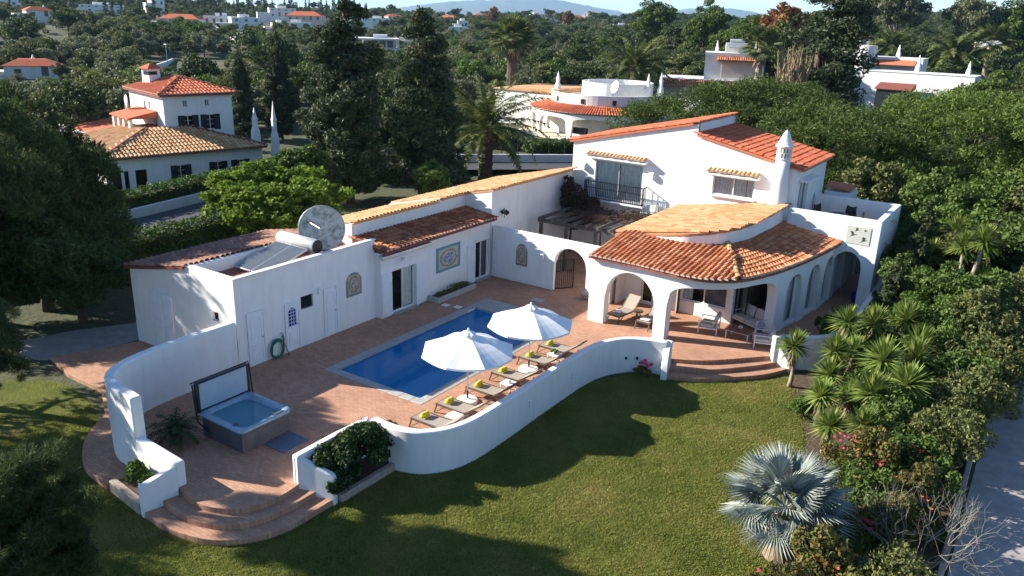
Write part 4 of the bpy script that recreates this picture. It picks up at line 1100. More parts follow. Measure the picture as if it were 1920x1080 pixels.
mb = MB(); mb.box(-22.25, 40.62, 3.10, -18.45, 41.19, 3.20); mb.obj('slab', 'white', bal)
mb = MB()
for z in (3.26, 4.22): mb.bar((-22.2, 40.66, z), (-18.5, 40.66, z), 0.045); mb.bar((-22.2, 40.66, z), (-22.2, 41.18, z), 0.045); mb.bar((-18.5, 40.66, z), (-18.5, 41.18, z), 0.045)
mb.bar((-22.2, 40.66, 3.85), (-18.5, 40.66, 3.85), 0.03)
for x in (-22.2, -18.5): mb.bar((x, 40.66, 3.2), (x, 40.66, 4.25), 0.05)
mb.obj('railing', 'dark_metal', bal)
for k in range(1, 32):
    x = -22.2 + 3.7 * k / 32; mb = MB(); mb.bar((x, 40.66, 3.22), (x, 40.66, 4.2), 0.022); mb.obj('baluster', 'dark_metal', bal)
for y in (40.79, 40.92, 41.05):
    for x in (-22.2, -18.5): mb = MB(); mb.bar((x, y, 3.22), (x, y, 4.2), 0.022); mb.obj('baluster', 'dark_metal', bal)
for x in (-22.6, -18.25):
    mb = MB(); mb.prism([(x - 0.14, 40.98), (x + 0.14, 40.98), (x + 0.14, 41.19), (x - 0.14, 41.19)], [4.75] * 4, [5.05, 5.05, 5.15, 5.15]); mb.obj('wall_lamp', 'white', vi, bevel=0.02)
# chimney
ch = empty('chimney'); ch.parent = vi; ch.location = (-11.15, 40.95, 0)
mb = MB(); mb.lathe([(0.62, 3.5), (0.56, 4.2), (0.44, 4.8), (0.38, 5.6), (0.35, 6.7)], n=20); mb.obj('shaft', 'white', ch, weld=True, smooth=True)
mb = MB(); mb.lathe([(0.30, 6.70), (0.30, 7.34)], n=20); mb.obj('flue_core', 'dark_metal', ch)
mb = MB(); mb.lathe([(0.36, 6.68), (0.38, 6.76), (0.36, 6.80)], n=20); mb.lathe([(0.36, 7.02), (0.36, 7.06)], n=20); mb.lathe([(0.36, 7.26), (0.44, 7.33), (0.46, 7.40), (0.40, 7.46), (0.30, 7.62), (0.16, 7.98), (0.07, 8.12), (0.0, 8.18)], n=20); mb.obj('cap', 'white', ch)
for row, (za, zb) in enumerate(((6.79, 7.03), (7.05, 7.27))):
    for k in range(14):
        t = 2 * math.pi * (k + 0.5 * row) / 14; mb = MB()
        mb.obox((0.345 * math.cos(t), 0.345 * math.sin(t), (za + zb) / 2), (-math.sin(t), math.cos(t), 0), (math.cos(t), math.sin(t), 0), (0, 0, 1), 0.045, 0.02, (zb - za) / 2); mb.obj('lattice', 'white', ch)
# roof terrace tower
tw = empty('roof_terrace'); tw.parent = vi
pts, zl = [(-10.4, 40.40), (-9.0, 40.40), (-8.0, 40.40)], [3.0, 3.0, 3.0]
pts.append((-7.95, 40.40)); zl.append(3.0)
for k in range(21):
    t = -1 + 2 * k / 20; pts.append((-7.27 + 0.68 * t, 40.40)); zl.append(arch(t, 1.9, 2.72))
pts += [(-6.59, 40.40), (-6.3, 40.40), (-6.0, 40.40)]; zl += [-0.5, -0.5, -0.5]
mb = MB(); mb.ribbon(pts, 0.30, zl, 4.42, side=-1); mb.obj('front_wall', 'white', tw, bevel=0.03)
pts, zl = [(-6.0, 40.70), (-6.0, 41.3)], [-0.5, -0.5]
for k in range(21):
    t = -1 + 2 * k / 20; pts.append((-6.0, 42.85 + 1.5 * t)); zl.append(arch(t, 1.9, 2.75))
pts += [(-6.0, 44.35), (-6.0, 45.1)]; zl += [-0.5, -0.5]
mb = MB(); mb.ribbon(pts, 0.30, zl, 4.42, side=-1); mb.obj('side_wall', 'white', tw, bevel=0.03)
pts, zl = [(-6.0, 45.4), (-6.3, 45.4)], [-0.5, -0.5]
for k in range(15):
    t = -1 + 2 * k / 14; pts.append((-7.1 - 0.8 * t, 45.4)); zl.append(arch(t, 1.9, 2.75))
pts += [(-7.9, 45.4), (-10.35, 45.4)]; zl += [0.0, 0.0]
mb = MB(); mb.ribbon(pts, 0.30, zl, 4.42, side=-1); mb.obj('back_wall', 'white', tw, bevel=0.03)
mb = MB(); mb.box(-10.35, 40.72, 3.30, -6.32, 45.08, 3.45); mb.obj('deck', 'paving', tw)
mb = MB(); mb.box(-6.0, 43.0, 3.95, -5.75, 43.5, 4.0); mb.box(-6.0, 42.2, 3.0, -5.8, 42.6, 3.06); mb.obj('bracket', 'clay_pot', tw)
# lean-to behind the villa on the right
mb = MB(); mb.box(-10.3, 47.1, -0.6, -8.9, 49.0, 4.3); mb.obj('rear_wing', 'white', vi)
zq = lambda x, y: 4.60 - (x + 10.3) * 0.06
roof_plane(vi, 'rear_roof', [(-10.3, 47.15), (-8.95, 47.15), (-8.95, 48.9), (-10.3, 48.9)], zq, 'tile_red')
# ------------------------------------------------------------------ things on the terrace
def umbrella(x, y, label, rot):
    e = empty('umbrella', label, 'umbrella', (x, y, 0), group='white pool umbrellas')
    mb = MB(); mb.lathe([(0.38, 0), (0.40, 0.03), (0.36, 0.10), (0.10, 0.13), (0.05, 0.15)], n=24); mb.obj('base', 'white_fabric', e, smooth=False, bevel=0.01)
    mb = MB(); mb.lathe([(0.035, 0.13), (0.035, 0.42)], n=10); mb.obj('socket', 'dark_metal', e)
    mb = MB(); mb.lathe([(0.024, 0.3), (0.024, 2.62)], n=10); mb.obj('pole', 'alu', e, smooth=True)
    top, rim, rr = 2.60, 1.98, 1.68
    mb = MB(); n = 8
    for k in range(n):
        a0, a1 = rot + 2 * math.pi * k / n, rot + 2 * math.pi * (k + 1) / n
        def pt(a, f, sag=0.0): r = rr * f; z = top - (top - rim) * f + 0.05 * math.sin(math.pi * f) - sag; return Vector((r * math.cos(a), r * math.sin(a), z))
        G = 5
        grid = []
        for i in range(G + 1):
            f = 0.1 + 0.9 * i / G; row = []
            A, B = pt(a0, f), pt(a1, f)
            for j in range(5):
                t = j / 4; p = A.lerp(B, t); p.z -= 0.05 * f * math.sin(math.pi * t); row.append(p)
            grid.append(row)
        for i in range(G):
            for j in range(4): mb.face([grid[i][j], grid[i][j + 1], grid[i + 1][j + 1], grid[i + 1][j]])
        for j in range(4):                           # short hem
            p, q = grid[G][j], grid[G][j + 1]; mb.face([p, q, q - Vector((0, 0, 0.07)), p - Vector((0, 0, 0.07))])
    mb.obj('canopy', 'white_fabric', e, weld=True, smooth=False)
    mb = MB()
    for k in range(n):
        a0, a1 = rot + 2 * math.pi * k / n, rot + 2 * math.pi * (k + 1) / n
        mb.face([(0, 0, 2.74), (0.30 * math.cos(a0), 0.30 * math.sin(a0), 2.58), (0.26 * math.cos((a0 + a1) / 2), 0.26 * math.sin((a0 + a1) / 2), 2.63), (0.30 * math.cos(a1), 0.30 * math.sin(a1), 2.58)])
    mb.obj('vent_cap', 'white_fabric', e)
    mb = MB(); mb.lathe([(0.03, 2.70), (0.045, 2.76), (0.02, 2.82)], n=8); mb.obj('finial', 'frame_white', e)
    for k in range(n):
        a = rot + 2 * math.pi * k / n; mb = MB()
        mb.bar((0.1 * math.cos(a), 0.1 * math.sin(a), 2.52), ((rr - 0.03) * math.cos(a), (rr - 0.03) * math.sin(a), rim - 0.04), 0.022)
        mb.bar((0.04 * math.cos(a), 0.04 * math.sin(a), 2.0), (0.8 * math.cos(a), 0.8 * math.sin(a), 2.24), 0.016); mb.obj('rib', 'alu', e)
    return e
umbrella(-15.48, 20.62, 'open white octagonal umbrella nearer the hot tub', 0.20)
umbrella(-15.22, 24.22, 'open white octagonal umbrella farther from the hot tub', 0.05)

def lounger(x, y, rz, label, group, back=35, loc_z=0.0):
    """foot at local x=0, head towards +x; width along y"""
    e = empty('sun_lounger', label, 'lounger', (x, y, loc_z), rz, group)
    W = 0.33
    mb = MB()
    for s in (-1, 1): mb.bar((0, s * W, 0.34), (1.95 - 0.72, s * W, 0.34), 0.04, 0.06)
    mb.bar((0.02, -W, 0.34), (0.02, W, 0.34), 0.04, 0.06)
    mb.obj('frame', 'lounger_frame', e)
    mb = MB(); n = 8
    for k in range(n):
        a, b = 0.03 + 1.2 * k / n, 0.03 + 1.2 * (k + 1) / n
        za, zb = 0.375 - 0.025 * math.sin(math.pi * k / n), 0.375 - 0.025 * math.sin(math.pi * (k + 1) / n)
        mb.face([(a, -W + .02, za), (b, -W + .02, zb), (b, W - .02, zb), (a, W - .02, za)]); mb.face([(a, -W + .02, za - .01), (a, W - .02, za - .01), (b, W - .02, zb - .01), (b, -W + .02, zb - .01)])
    mb.obj('seat', 'lounger_sling', e)
    t = R(back); hx, hz = 1.23, 0.36; ex, ez = hx + 0.78 * math.cos(t), hz + 0.78 * math.sin(t)
    mb = MB()
    for s in (-1, 1): mb.bar((hx, s * W, hz), (ex, s * W, ez), 0.04, 0.05)
    mb.bar((ex, -W, ez), (ex, W, ez), 0.04, 0.05)
    mb.face([(hx, -W, hz + .02), (ex, -W, ez + .02), (ex, W, ez + .02), (hx, W, hz + .02)], 1)
    mb.obj('backrest', ['lounger_frame', 'lounger_sling'], e)
    for (lx, s) in ((0.05, -1), (0.05, 1), (1.5, -1), (1.5, 1)):
        mb = MB(); mb.bar((lx, s * W, 0.33), (lx + (0.12 if lx < 1 else -0.1) * (-1 if lx < 1 else 1), s * W, 0.0), 0.04); mb.obj('leg', 'lounger_frame', e)
    mb = MB(); mb.bar((0.05, -W, 0.08), (0.4, -W, 0.33), 0.03); mb.bar((0.05, W, 0.08), (0.4, W, 0.33), 0.03); mb.bar((1.35, -W, 0.33), (1.5, -W, 0.05), 0.03); mb.obj('brace', 'lounger_frame', e)
    return e
def towel(x, y, z, rz, label, mat='towel'):
    mb = MB(); mb.tube([(0, -0.17, 0), (0, -0.15, 0), (0, 0.15, 0), (0, 0.17, 0)], [0.06, 0.085, 0.085, 0.06], 12)
    mb.box(-0.13, -0.15, -0.085, 0.13, 0.15, -0.045)
    o = mb.obj('towel', mat, smooth=False, bevel=0.01, loc=(x, y, z)); o.rotation_euler = (0, 0, rz)
    return tag(o, label, 'towel', 'yellow towels on the loungers')
ORD = ['nearest the hibiscus planter', 'second from the hibiscus planter', 'third from the hibiscus planter', 'third from the loggia end', 'second from the loggia end', 'nearest the loggia']
for k, y in enumerate((17.96, 19.27, 20.96, 22.52, 24.38, 25.86)):
    lounger(-15.82, y + 0.33, 0, f'grey brown sling lounger beside the pool, {ORD[k]}', 'loungers in a row beside the pool', back=34 + (k % 3))
    towel(-15.48, y + 0.33, 0.455, 0.1 * (k % 3 - 1), f'rolled yellow towel on the poolside lounger {ORD[k]}')
def side_table(x, y, label, s=0.46, h=0.40, mat='frame_white'):
    e = empty('side_table', label, 'table', (x, y, 0), group='small poolside tables')
    mb = MB(); mb.box(-s / 2, -s / 2, h - 0.04, s / 2, s / 2, h); mb.obj('table_top', mat, e, bevel=0.01)
    for a in (-1, 1):
        for b in (-1, 1):
            mb = MB(); mb.bar((a * (s / 2 - .03), b * (s / 2 - .03), 0), (a * (s / 2 - .03), b * (s / 2 - .03), h - 0.04), 0.035); mb.obj('leg', mat, e)
    return e
side_table(-14.75, 18.93, 'small white side table between the two loungers nearest the hibiscus planter')
side_table(-14.75, 22.12, 'small white side table between the third and fourth loungers')
side_table(-14.80, 25.45, 'small side table with green cloth near the loggia end of the loungers')
mb = MB(); random.seed(3)
for k in range(14): mb.lathe([(0.0, 0), (0.05, 0.02), (0.06, 0.06), (0.0, 0.10)], (random.uniform(-.14, .14), random.uniform(-.14, .14), random.uniform(0, .05)), 6)
tag(mb.obj('cloth', 'leaf_hedge', loc=(-14.85, 25.5, 0.402)), 'crumpled bright green cloth on a side table', 'cloth')
mb = MB(); mb.lathe([(0.06, 0), (0.07, 0.05), (0.05, 0.12), (0.0, 0.13)], (0, 0, 0), 10)
tag(mb.obj('cup', 'frame_white', loc=(-14.7, 22.1, 0.402)), 'white cup on the side table between the loungers', 'cup')

# hot tub
ht = empty('hot_tub', 'square hot tub with a grey blue shell and its cover folded up', 'hot tub', (-19.75, 14.47, 0))
mb = MB(); mb.ribbon([(-0.96, -0.91), (0.96, -0.91), (0.96, 0.91), (-0.96, 0.91), (-0.96, -0.91)], 0.04, 0.02, 0.81); mb.obj('skirt', 'tub_skirt', ht)
def rrect(hx, hy, r, n=6):
    out = []
    for (sx_, sy_, a0) in ((1, 1, 0), (-1, 1, 90), (-1, -1, 180), (1, -1, 270)):
        for k in range(n + 1):
            t = R(a0 + 90 * k / n); out.append((sx_ * (hx - r) + r * math.cos(t), sy_ * (hy - r) + r * math.sin(t)))
    return out
mb = MB(); loops = [(1.07, 1.01, 0.22, 0.80), (1.09, 1.03, 0.24, 0.87), (1.04, 0.98, 0.22, 0.92), (0.90, 0.84, 0.24, 0.91), (0.84, 0.78, 0.26, 0.84), (0.78, 0.72, 0.30, 0.55), (0.62, 0.58, 0.30, 0.50), (0.52, 0.48, 0.28, 0.22), (0.45, 0.42, 0.25, 0.20)]
L_ = []
random.seed(5)
for j, (hx, hy, r, z) in enumerate(loops):
    lp = rrect(hx, hy, r, 6)
    if 3 <= j <= 5: lp = [(x * (1 - 0.05 * math.cos(6 * math.atan2(y, x))), y * (1 - 0.05 * math.cos(6 * math.atan2(y, x)))) for x, y in lp]
    L_.append([(x, y, z) for x, y in lp])
for a, b in zip(L_[:-1], L_[1:]):
    for k in range(len(a)): mb.face([a[k], a[(k + 1) % len(a)], b[(k + 1) % len(b)], b[k]])
mb.face(L_[-1]); mb.obj('shell', 'tub_shell', ht, weld=True, smooth=True)
mb = MB(); mb.face([(x, y, 0.78) for x, y, z in L_[4]]); mb.obj('water', 'tub_water', ht)
mb = MB(); mb.lathe([(0.10, 0), (0.10, 0.03), (0.0, 0.04)], (0.55, -0.80, 0.90), 10); mb.lathe([(0.10, 0), (0.10, 0.03), (0.0, 0.04)], (0.97, 0.5, 0.91), 8, sx=0.5, sy=2.2); mb.obj('control_panel', 'tub_skirt', ht)
for (x, y) in ((-0.6, 0.66), (0.72, 0.3), (0.3, -0.70), (-0.72, -0.3)):
    for k in range(4):
        mb = MB(); a = math.atan2(y, x); p = (x * 0.98 - 0.14 * math.sin(a) * (k - 1.5), y * 0.98 + 0.14 * math.cos(a) * (k - 1.5), 0.66)
        mb.lathe([(0.035, 0), (0.03, 0.02)], p, 8); mb.obj('jet', 'alu', ht)
mb = MB(); mb.box(-1.14, -1.02, 0.86, -1.02, 1.02, 2.02); cv = mb.obj('cover', 'black_plastic', ht, bevel=0.04); 
mb = MB(); mb.box(-1.024, -0.90, 0.98, -1.008, 0.90, 1.96); mb.obj('cover_lining', 'lid_inner', cv, bevel=0.006)
mb = MB(); mb.tube([(-1.15, -1.10, 2.03), (-1.15, 1.10, 2.03)], 0.028, 8); mb.tube([(-1.1, 1.08, 2.0), (-1.0, 1.10, 0.5), (-0.4, 1.08, 0.25)], 0.028, 8); mb.tube([(-1.1, -1.08, 2.0), (-1.0, -1.08, 0.6), (-0.5, -1.06, 0.4)], 0.028, 8); mb.obj('cover_lifter', 'black_plastic', ht)
ht.scale = (1, 1, 0.90)
mb = MB(); mb.box(-0.45, -0.45, 0, 0.45, 0.6, 0.02); tag(mb.obj('tub_mat', 'tub_mat', loc=(-18.28, 14.75, 0.003), bevel=0.005), 'flat blue grey mat on the paving beside the hot tub', 'mat')

# hose on the wall
random.seed(2)
hs = empty('garden_hose', 'coiled green garden hose hanging on the wall between two doors', 'hose', (-23.72, 19.05, 0))
mb = MB(); path = []
for k in range(150):
    t = k / 149 * 2 * math.pi * 5; r = 0.33 + 0.05 * math.sin(k * 0.37); path.append((0.03 + 0.05 * (k / 150) + 0.02 * math.sin(k * .9), r * math.cos(t) * 0.9, 0.38 + r * 1.12 * math.sin(t)))
path += [(0.06, 0.35, 0.7), (0.05, 0.33, 0.85), (0.03, 0.30, 0.95)]
mb.tube([(a, b, max(0.03, c)) for a, b, c in path], 0.022, 6); mb.obj('coil', 'hose_green', hs, smooth=True)
mb = MB(); mb.tube([(0.02, 0.28, 0.85), (0.06, 0.36, 0.5), (0.10, 0.5, 0.05), (0.2, 0.45, 0.025)], 0.02, 6); mb.obj('loose_end', 'hose_green', hs, smooth=True)
mb = MB(); mb.tube([(-0.06, 0.30, 0.95), (0.06, 0.30, 0.95)], 0.025, 6); mb.obj('tap', 'alu', hs)

# painted tile panels
def tile_panel(name, label, c, ux, hw, hh, mat, arched=False, grid=None):
    """flat ceramic panel: parts are the single tiles"""
    e = empty(name, label, 'tile panel', c, math.atan2(ux[1], ux[0]))
    mb = MB()
    if arched:
        pts = [(-1, -1), (1, -1), (1, 0.35)] + [(0.92 * math.cos(t), 0.45 + 0.55 * math.sin(t)) for t in np.linspace(0.15, math.pi - 0.15, 9)] + [(-1, 0.35)]
    else: pts = [(-1, -1), (1, -1), (1, 1), (-1, 1)]
    n = len(pts)
    fr = [(x, -0.012 / 1, z) for x, z in pts]
    mb.face(fr); mb.face([(x, 0.02, z) for x, z in pts][::-1])
    for k in range(n): a, b = pts[k], pts[(k + 1) % n]; mb.face([(a[0], -0.012, a[1]), (a[0], 0.02, a[1]), (b[0], 0.02, b[1]), (b[0], -0.012, b[1])])
    o = mb.obj('ceramic_face', mat, e); o.scale = (hw, 1, hh)
    return e
# local x along ux, outward = -y
tile_panel('tile_panel', 'square painted tile panel with a turquoise border above the narrow planter', (-23.43, 29.5, 1.82), (0, 1), 0.93, 0.62, 'azulejo_sea')
tile_panel('tile_panel', 'arched grey tile panel on the blue shaded wall right of the doors', (-23.78, 23.42, 1.93), (0, 1), 0.45, 0.52, 'azulejo_grey', True)
tile_panel('tile_panel', 'arched grey tile panel on the courtyard wall left of the gateway', (-21.47, 33.05, 1.52), (1, 0), 0.34, 0.58, 'azulejo_grey', True)
mb = MB(); mb.prism([(-0.10, -0.12), (0.10, -0.12), (0.10, 0.0), (-0.10, 0.0)], 0, [0.28, 0.28, 0.38, 0.38]); tag(mb.obj('wall_lamp', 'white', loc=(-20.22, 33.055, 1.50), bevel=0.02), 'small white lantern on the courtyard wall left of the gateway', 'lamp')
shutter_o = shutter(None, (0, 33.07), (1, 0), (0, -1), -23.32, -22.88, 0.06, 2.0, name='shutter'); tag(shutter_o, 'white shutter folded back against the courtyard wall corner', 'shutter')
bp_ = empty('bird_panel', 'pale square panel with dark flying birds on the roof terrace wall', 'tile panel', (-6.96, 40.395, 3.60))
mb = MB(); mb.box(-0.54, -0.02, -0.43, 0.54, 0.0, 0.43); mb.obj('backing', 'panel_pale', bp_)
def bird(cx_, cz_, s, wing):
    mb = MB(); body = [(-0.5, -0.35), (-0.1, -0.12), (0.25, 0.02), (0.62, 0.18), (0.25, 0.12), (-0.05, 0.05)]
    y = -0.027
    mb.prism([(a * s, b * s) for a, b in body], -0.004, 0.004)
    mb.prism([(a * s, b * s) for a, b in [(-0.15, 0.0), (0.15, 0.05), (0.05 + wing, 0.55), (-0.35 + wing, 0.62), (-0.25 + wing * .5, 0.3)]], -0.007, 0.007)
    mb.v = [(cx_ + x, y + z, cz_ + yy) for x, yy, z in mb.v]; mb.obj('bird', 'bird_dark', bp_)
bird(-0.25, 0.0, 0.30, -0.1); bird(0.25, -0.22, 0.30, 0.2); bird(-0.12, 0.25, 0.20, 0.2); bird(0.28, 0.26, 0.13, 0.0)

# narrow planter under the panel
pl = empty('wall_planter', 'narrow white kerbed planter with sparse plants under the sea tile panel', 'planter', (-23.1, 29.3, 0))
mb = MB(); x0_, x1_, y0_, y1_ = -0.34, 0.36, -1.4, 1.6
for b in ((x0_, y0_, x1_, y0_ + .12), (x0_, y1_ - .12, x1_, y1_), (x1_ - .12, y0_ + .12, x1_, y1_ - .12)): mb.box(b[0], b[1], 0.0, b[2], b[3], 0.26)
mb.obj('kerb', 'coping', pl, bevel=0.015)
mb = MB(); mb.box(x0_, y0_ + .12, 0.0, x1_ - .12, y1_ - .12, 0.18); mb.obj('soil_fill', 'soil', pl)
for (x, y) in ((-17.6, 33.0),):
    mb = MB(); mb.lathe([(0.10, 0), (0.18, 0.10), (0.24, 0.26), (0.27, 0.30), (0.25, 0.34), (0.22, 0.30), (0.05, 0.28)], n=14); tag(mb.obj('bowl_planter', 'clay_pot', loc=(x, y, 0)), 'pale clay bowl planter by the right jamb of the gateway', 'pot')
mb = MB(); mb.box(-0.3, -0.25, 0, 0.3, 0.25, 0.035); tag(mb.obj('floor_hatch', 'coping', loc=(-19.3, 31.3, 0.002)), 'pale hatch in the paving below the arched gateway', 'hatch')
for x, y, lb in ((-22.35, 27.95, 'pale skimmer lid in the paving beside the narrow planter'), (-21.75, 28.1, 'pale skimmer lid in the paving at the pool corner')):
    mb = MB(); mb.box(-0.17, -0.17, 0, 0.17, 0.17, 0.03); tag(mb.obj('skimmer_lid', 'frame_white', loc=(x, y, 0.002), bevel=0.01), lb, 'lid')

# pergola in the courtyard
pg = empty('pergola', 'old dark timber pergola overgrown with dry vine in the courtyard', 'pergola', (-20.3, 38, 0))
def pb(name, a, b, w, h): mb = MB(); mb.bar(a, b, w, h); rel(pg, mb).obj(name, 'wood_old', pg)
pb('beam', (-22.7, 36.5, 2.55), (-17.3, 36.5, 2.55), 0.14, 0.20); pb('beam', (-22.7, 39.9, 2.60), (-17.3, 39.9, 2.60), 0.14, 0.20)
for k, x in enumerate(np.linspace(-22.4, -17.4, 8)): pb('rafter', (x, 36.1, 2.74), (x + 0.1, 40.5, 2.76), 0.11, 0.17)
for x in (-22.5, -20.9, -19.1, -17.5): pb('post', (x, 36.5, 0), (x, 36.5, 2.46), 0.16, 0.16)
mb = MB(); mb.box(-18.65, 40.80, 2.80, -17.70, 41.15, 3.34); tag(mb.obj('air_conditioner', 'frame_white', bevel=0.03), 'white air conditioner box on the villa wall beside the balcony', 'air conditioner')

# loggia furniture
lounger(-15.05, 30.95, R(82), 'dark lounger with raised back in the left arch of the loggia', 'loggia loungers', back=45)
lounger(-13.60, 30.98, R(86), 'dark lounger with a folded towel behind the middle pillar', 'loggia loungers', back=45)
mb = MB(); mb.box(-0.22, -0.15, 0, 0.22, 0.15, 0.07); o = tag(mb.obj('folded_towel', 'curtain', loc=(-13.58, 31.3, 0.385), bevel=0.03), 'pale folded towel lying on the lounger behind the middle pillar', 'towel')
mb = MB(); mb.box(-0.15, -0.12, 0, 0.15, 0.12, 0.10); o = tag(mb.obj('folded_towel', 'curtain', loc=(-15.0, 31.4, 0.385), bevel=0.03), 'pale folded towel lying on the lounger in the left arch', 'towel')
e = empty('side_table', 'small dark round side table between the two loggia loungers', 'table', (-14.25, 31.9, 0))
mb = MB(); mb.lathe([(0.25, 0.46), (0.25, 0.49)], n=18); mb.obj('table_top', 'lounger_frame', e)
for a in (0, 2.1, 4.2): mb = MB(); mb.bar((0.06 * math.cos(a), 0.06 * math.sin(a), 0.46), (0.22 * math.cos(a), 0.22 * math.sin(a), 0), 0.03); mb.obj('leg', 'lounger_frame', e)
def armchair(name, label, x, y, rz, w=0.80, d=0.80, seats=1, group=None):
    e = empty(name, label, 'sofa' if seats > 1 else 'armchair', (x, y, 0), rz, group); W = w * seats / 2
    for a in (-1, 1):
        for b in (-1, 1): mb = MB(); mb.bar((a * W, b * d / 2, 0), (a * W, b * d / 2, 0.58), 0.04); mb.obj('leg', 'frame_white', e)
        mb = MB(); mb.bar((a * W, -d / 2, 0.59), (a * W, d / 2, 0.59), 0.05, 0.03); mb.obj('armrest', 'frame_white', e)
    mb = MB(); mb.box(-W, -d / 2, 0.24, W, d / 2, 0.29); mb.bar((-W, d / 2, 0.72), (W, d / 2, 0.72), 0.04); mb.bar((-W, d / 2, 0.5), (-W, d / 2, 0.74), 0.04); mb.bar((W, d / 2, 0.5), (W, d / 2, 0.74), 0.04); mb.obj('frame', 'frame_white', e)
    for k in range(seats):
        cx_ = -W + w * (k + 0.5)
        mb = MB(); mb.box(cx_ - w / 2 + .03, -d / 2 + .01, 0.295, cx_ + w / 2 - .03, d / 2 - 0.14, 0.44); mb.obj('seat_cushion', 'cushion', e, bevel=0.05, seg=3)
        mb = MB(); mb.obox((cx_, d / 2 - 0.10, 0.66), (1, 0, 0), (0, 0.95, -0.3), (0, 0.3, 0.95), w / 2 - .04, 0.08, 0.24); mb.obj('back_cushion', 'cushion', e, bevel=0.06, seg=3)
    return e
armchair('armchair', 'pale cushioned armchair beside the wide arch, facing the coffee table', -11.15, 32.75, R(-80))
armchair('armchair', 'pale cushioned armchair at the top of the loggia steps, back to the white wall', -8.62, 32.55, R(-72))
armchair('sofa', 'two seat pale cushioned sofa at the back of the loggia', -9.85, 34.45, R(-28), seats=2)
ct = empty('coffee_table', 'low wooden coffee table between the armchairs and sofa', 'table', (-9.75, 32.75, 0), R(-4))
mb = MB()
for k in range(7): pass
mb.box(-0.52, -0.36, 0.36, 0.52, 0.36, 0.375); mb.obj('frame', 'frame_white', ct)
for k in range(8):
    m2 = MB(); m2.box(-0.52 + 0.13 * k + .004, -0.36, 0.377, -0.52 + 0.13 * (k + 1) - .004, 0.36, 0.40); m2.obj('slat', 'wood_table', ct)
for a in (-1, 1):
    for b in (-1, 1): mb = MB(); mb.bar((a * .49, b * .33, 0), (a * .49, b * .33, 0.36), 0.04); mb.obj('leg', 'frame_white', ct)
mb = MB(); mb.lathe([(0.09, 0), (0.12, 0.04), (0.06, 0.13), (0.0, 0.15)], n=10); tag(mb.obj('table_bowl', 'alu', loc=(-9.8, 32.95, 0.402)), 'small bowl standing on the wooden coffee table', 'bowl')
bpz = MB(); bpz.lathe([(0.16, 0), (0.24, 0.25), (0.27, 0.46), (0.28, 0.50), (0.24, 0.50), (0.20, 0.40)], n=16); tag(bpz.obj('glazed_pot', 'blue_glaze', loc=(-6.72, 41.2, 0.0)), 'dark blue glazed pot beside the walkway pillar', 'pot')
# dark chairs on the roof terrace
def shell_chair(x, y, rz, label):
    e = empty('shell_chair', label, 'chair', (x, y, 3.45), rz, 'roof terrace chairs')
    mb = MB(); g = []
    for i in range(7):
        t = i / 6; z = 0.40 + (0 if t < .5 else (t - .5) * 2 * 0.52); yy = -0.28 + 0.5 * min(1, t * 2) + (0.10 * (t - .5) if t > .5 else 0); row = []
        for j in range(7):
            s = -1 + j / 3; row.append((0.30 * s * (1 - 0.18 * max(0, t - .5) * 2), yy - 0.08 * s * s * (t > .5), z + 0.10 * s * s))
        g.append(row)
    for i in range(6):
        for j in range(6): mb.face([g[i][j], g[i][j + 1], g[i + 1][j + 1], g[i + 1][j]])
    o = mb.obj('shell', 'dark_metal', e, weld=True, smooth=True); so = o.modifiers.new('t', 'SOLIDIFY'); so.thickness = 0.03
    for a in (-1, 1):
        for b in (-1, 1): mb = MB(); mb.bar((a * .16, b * .14 - .05, 0.40), (a * .26, b * .24 - .05, 0), 0.03); mb.obj('leg', 'dark_metal', e)
shell_chair(-9.35, 42.3, R(60), 'dark shell chair on the roof terrace nearest the villa door')
shell_chair(-8.0, 42.9, R(-10), 'dark shell chair on the roof terrace behind the table')
shell_chair(-7.35, 41.8, R(-80), 'dark shell chair on the roof terrace nearest the bird panel')
e = empty('terrace_table', 'dark round table among the shell chairs on the roof terrace', 'table', (-8.3, 42.0, 3.45))
mb = MB(); mb.lathe([(0.45, 0.70), (0.46, 0.73)], n=20); mb.obj('table_top', 'dark_metal', e)
mb = MB(); mb.lathe([(0.28, 0), (0.28, 0.03), (0.05, 0.06), (0.04, 0.70)], n=14); mb.obj('pedestal', 'dark_metal', e)
# ------------------------------------------------------------------ vegetation
def leaf_arrays(rng, clumps, n, size, aspect=0.45, outward=0.6, droop=0.0, inner=0.25, radial=False):
    """n little rhombic leaves on the surfaces of many small clumps (cx, cy, cz, rx, ry, rz)"""
    C = np.array(clumps, float); w = (C[:, 3] * C[:, 4] + C[:, 3] * C[:, 5] + C[:, 4] * C[:, 5]); w /= w.sum()
    idx = rng.choice(len(C), n, p=w); c = C[idx]
    d = rng.normal(size=(n, 3)); d /= np.linalg.norm(d, axis=1)[:, None]
    rad = 1 - inner * rng.random(n) ** 2 + 0.06 * rng.normal(size=n)
    p = c[:, :3] + d * c[:, 3:] * rad[:, None]
    nor = d * outward + rng.normal(size=(n, 3)) * 0.55; nor /= np.linalg.norm(nor, axis=1)[:, None]
    t = np.cross(nor, rng.normal(size=(n, 3))); t /= np.linalg.norm(t, axis=1)[:, None]
    if radial: t = d * 0.9 + rng.normal(size=(n, 3)) * 0.55 + np.array((0, 0, 0.35)); nor = np.cross(t, rng.normal(size=(n, 3))); nor /= np.linalg.norm(nor, axis=1)[:, None]
    t[:, 2] -= droop; t /= np.linalg.norm(t, axis=1)[:, None]
    b = np.cross(nor, t)
    s = size * (0.65 + 0.7 * rng.random(n))[:, None]
    v = np.stack([p - t * s * .5, p + b * s * aspect * .5 + t * s * .05, p + t * s * .5, p - b * s * aspect * .5 + t * s * .05], 1)
    return v.reshape(-1, 3)

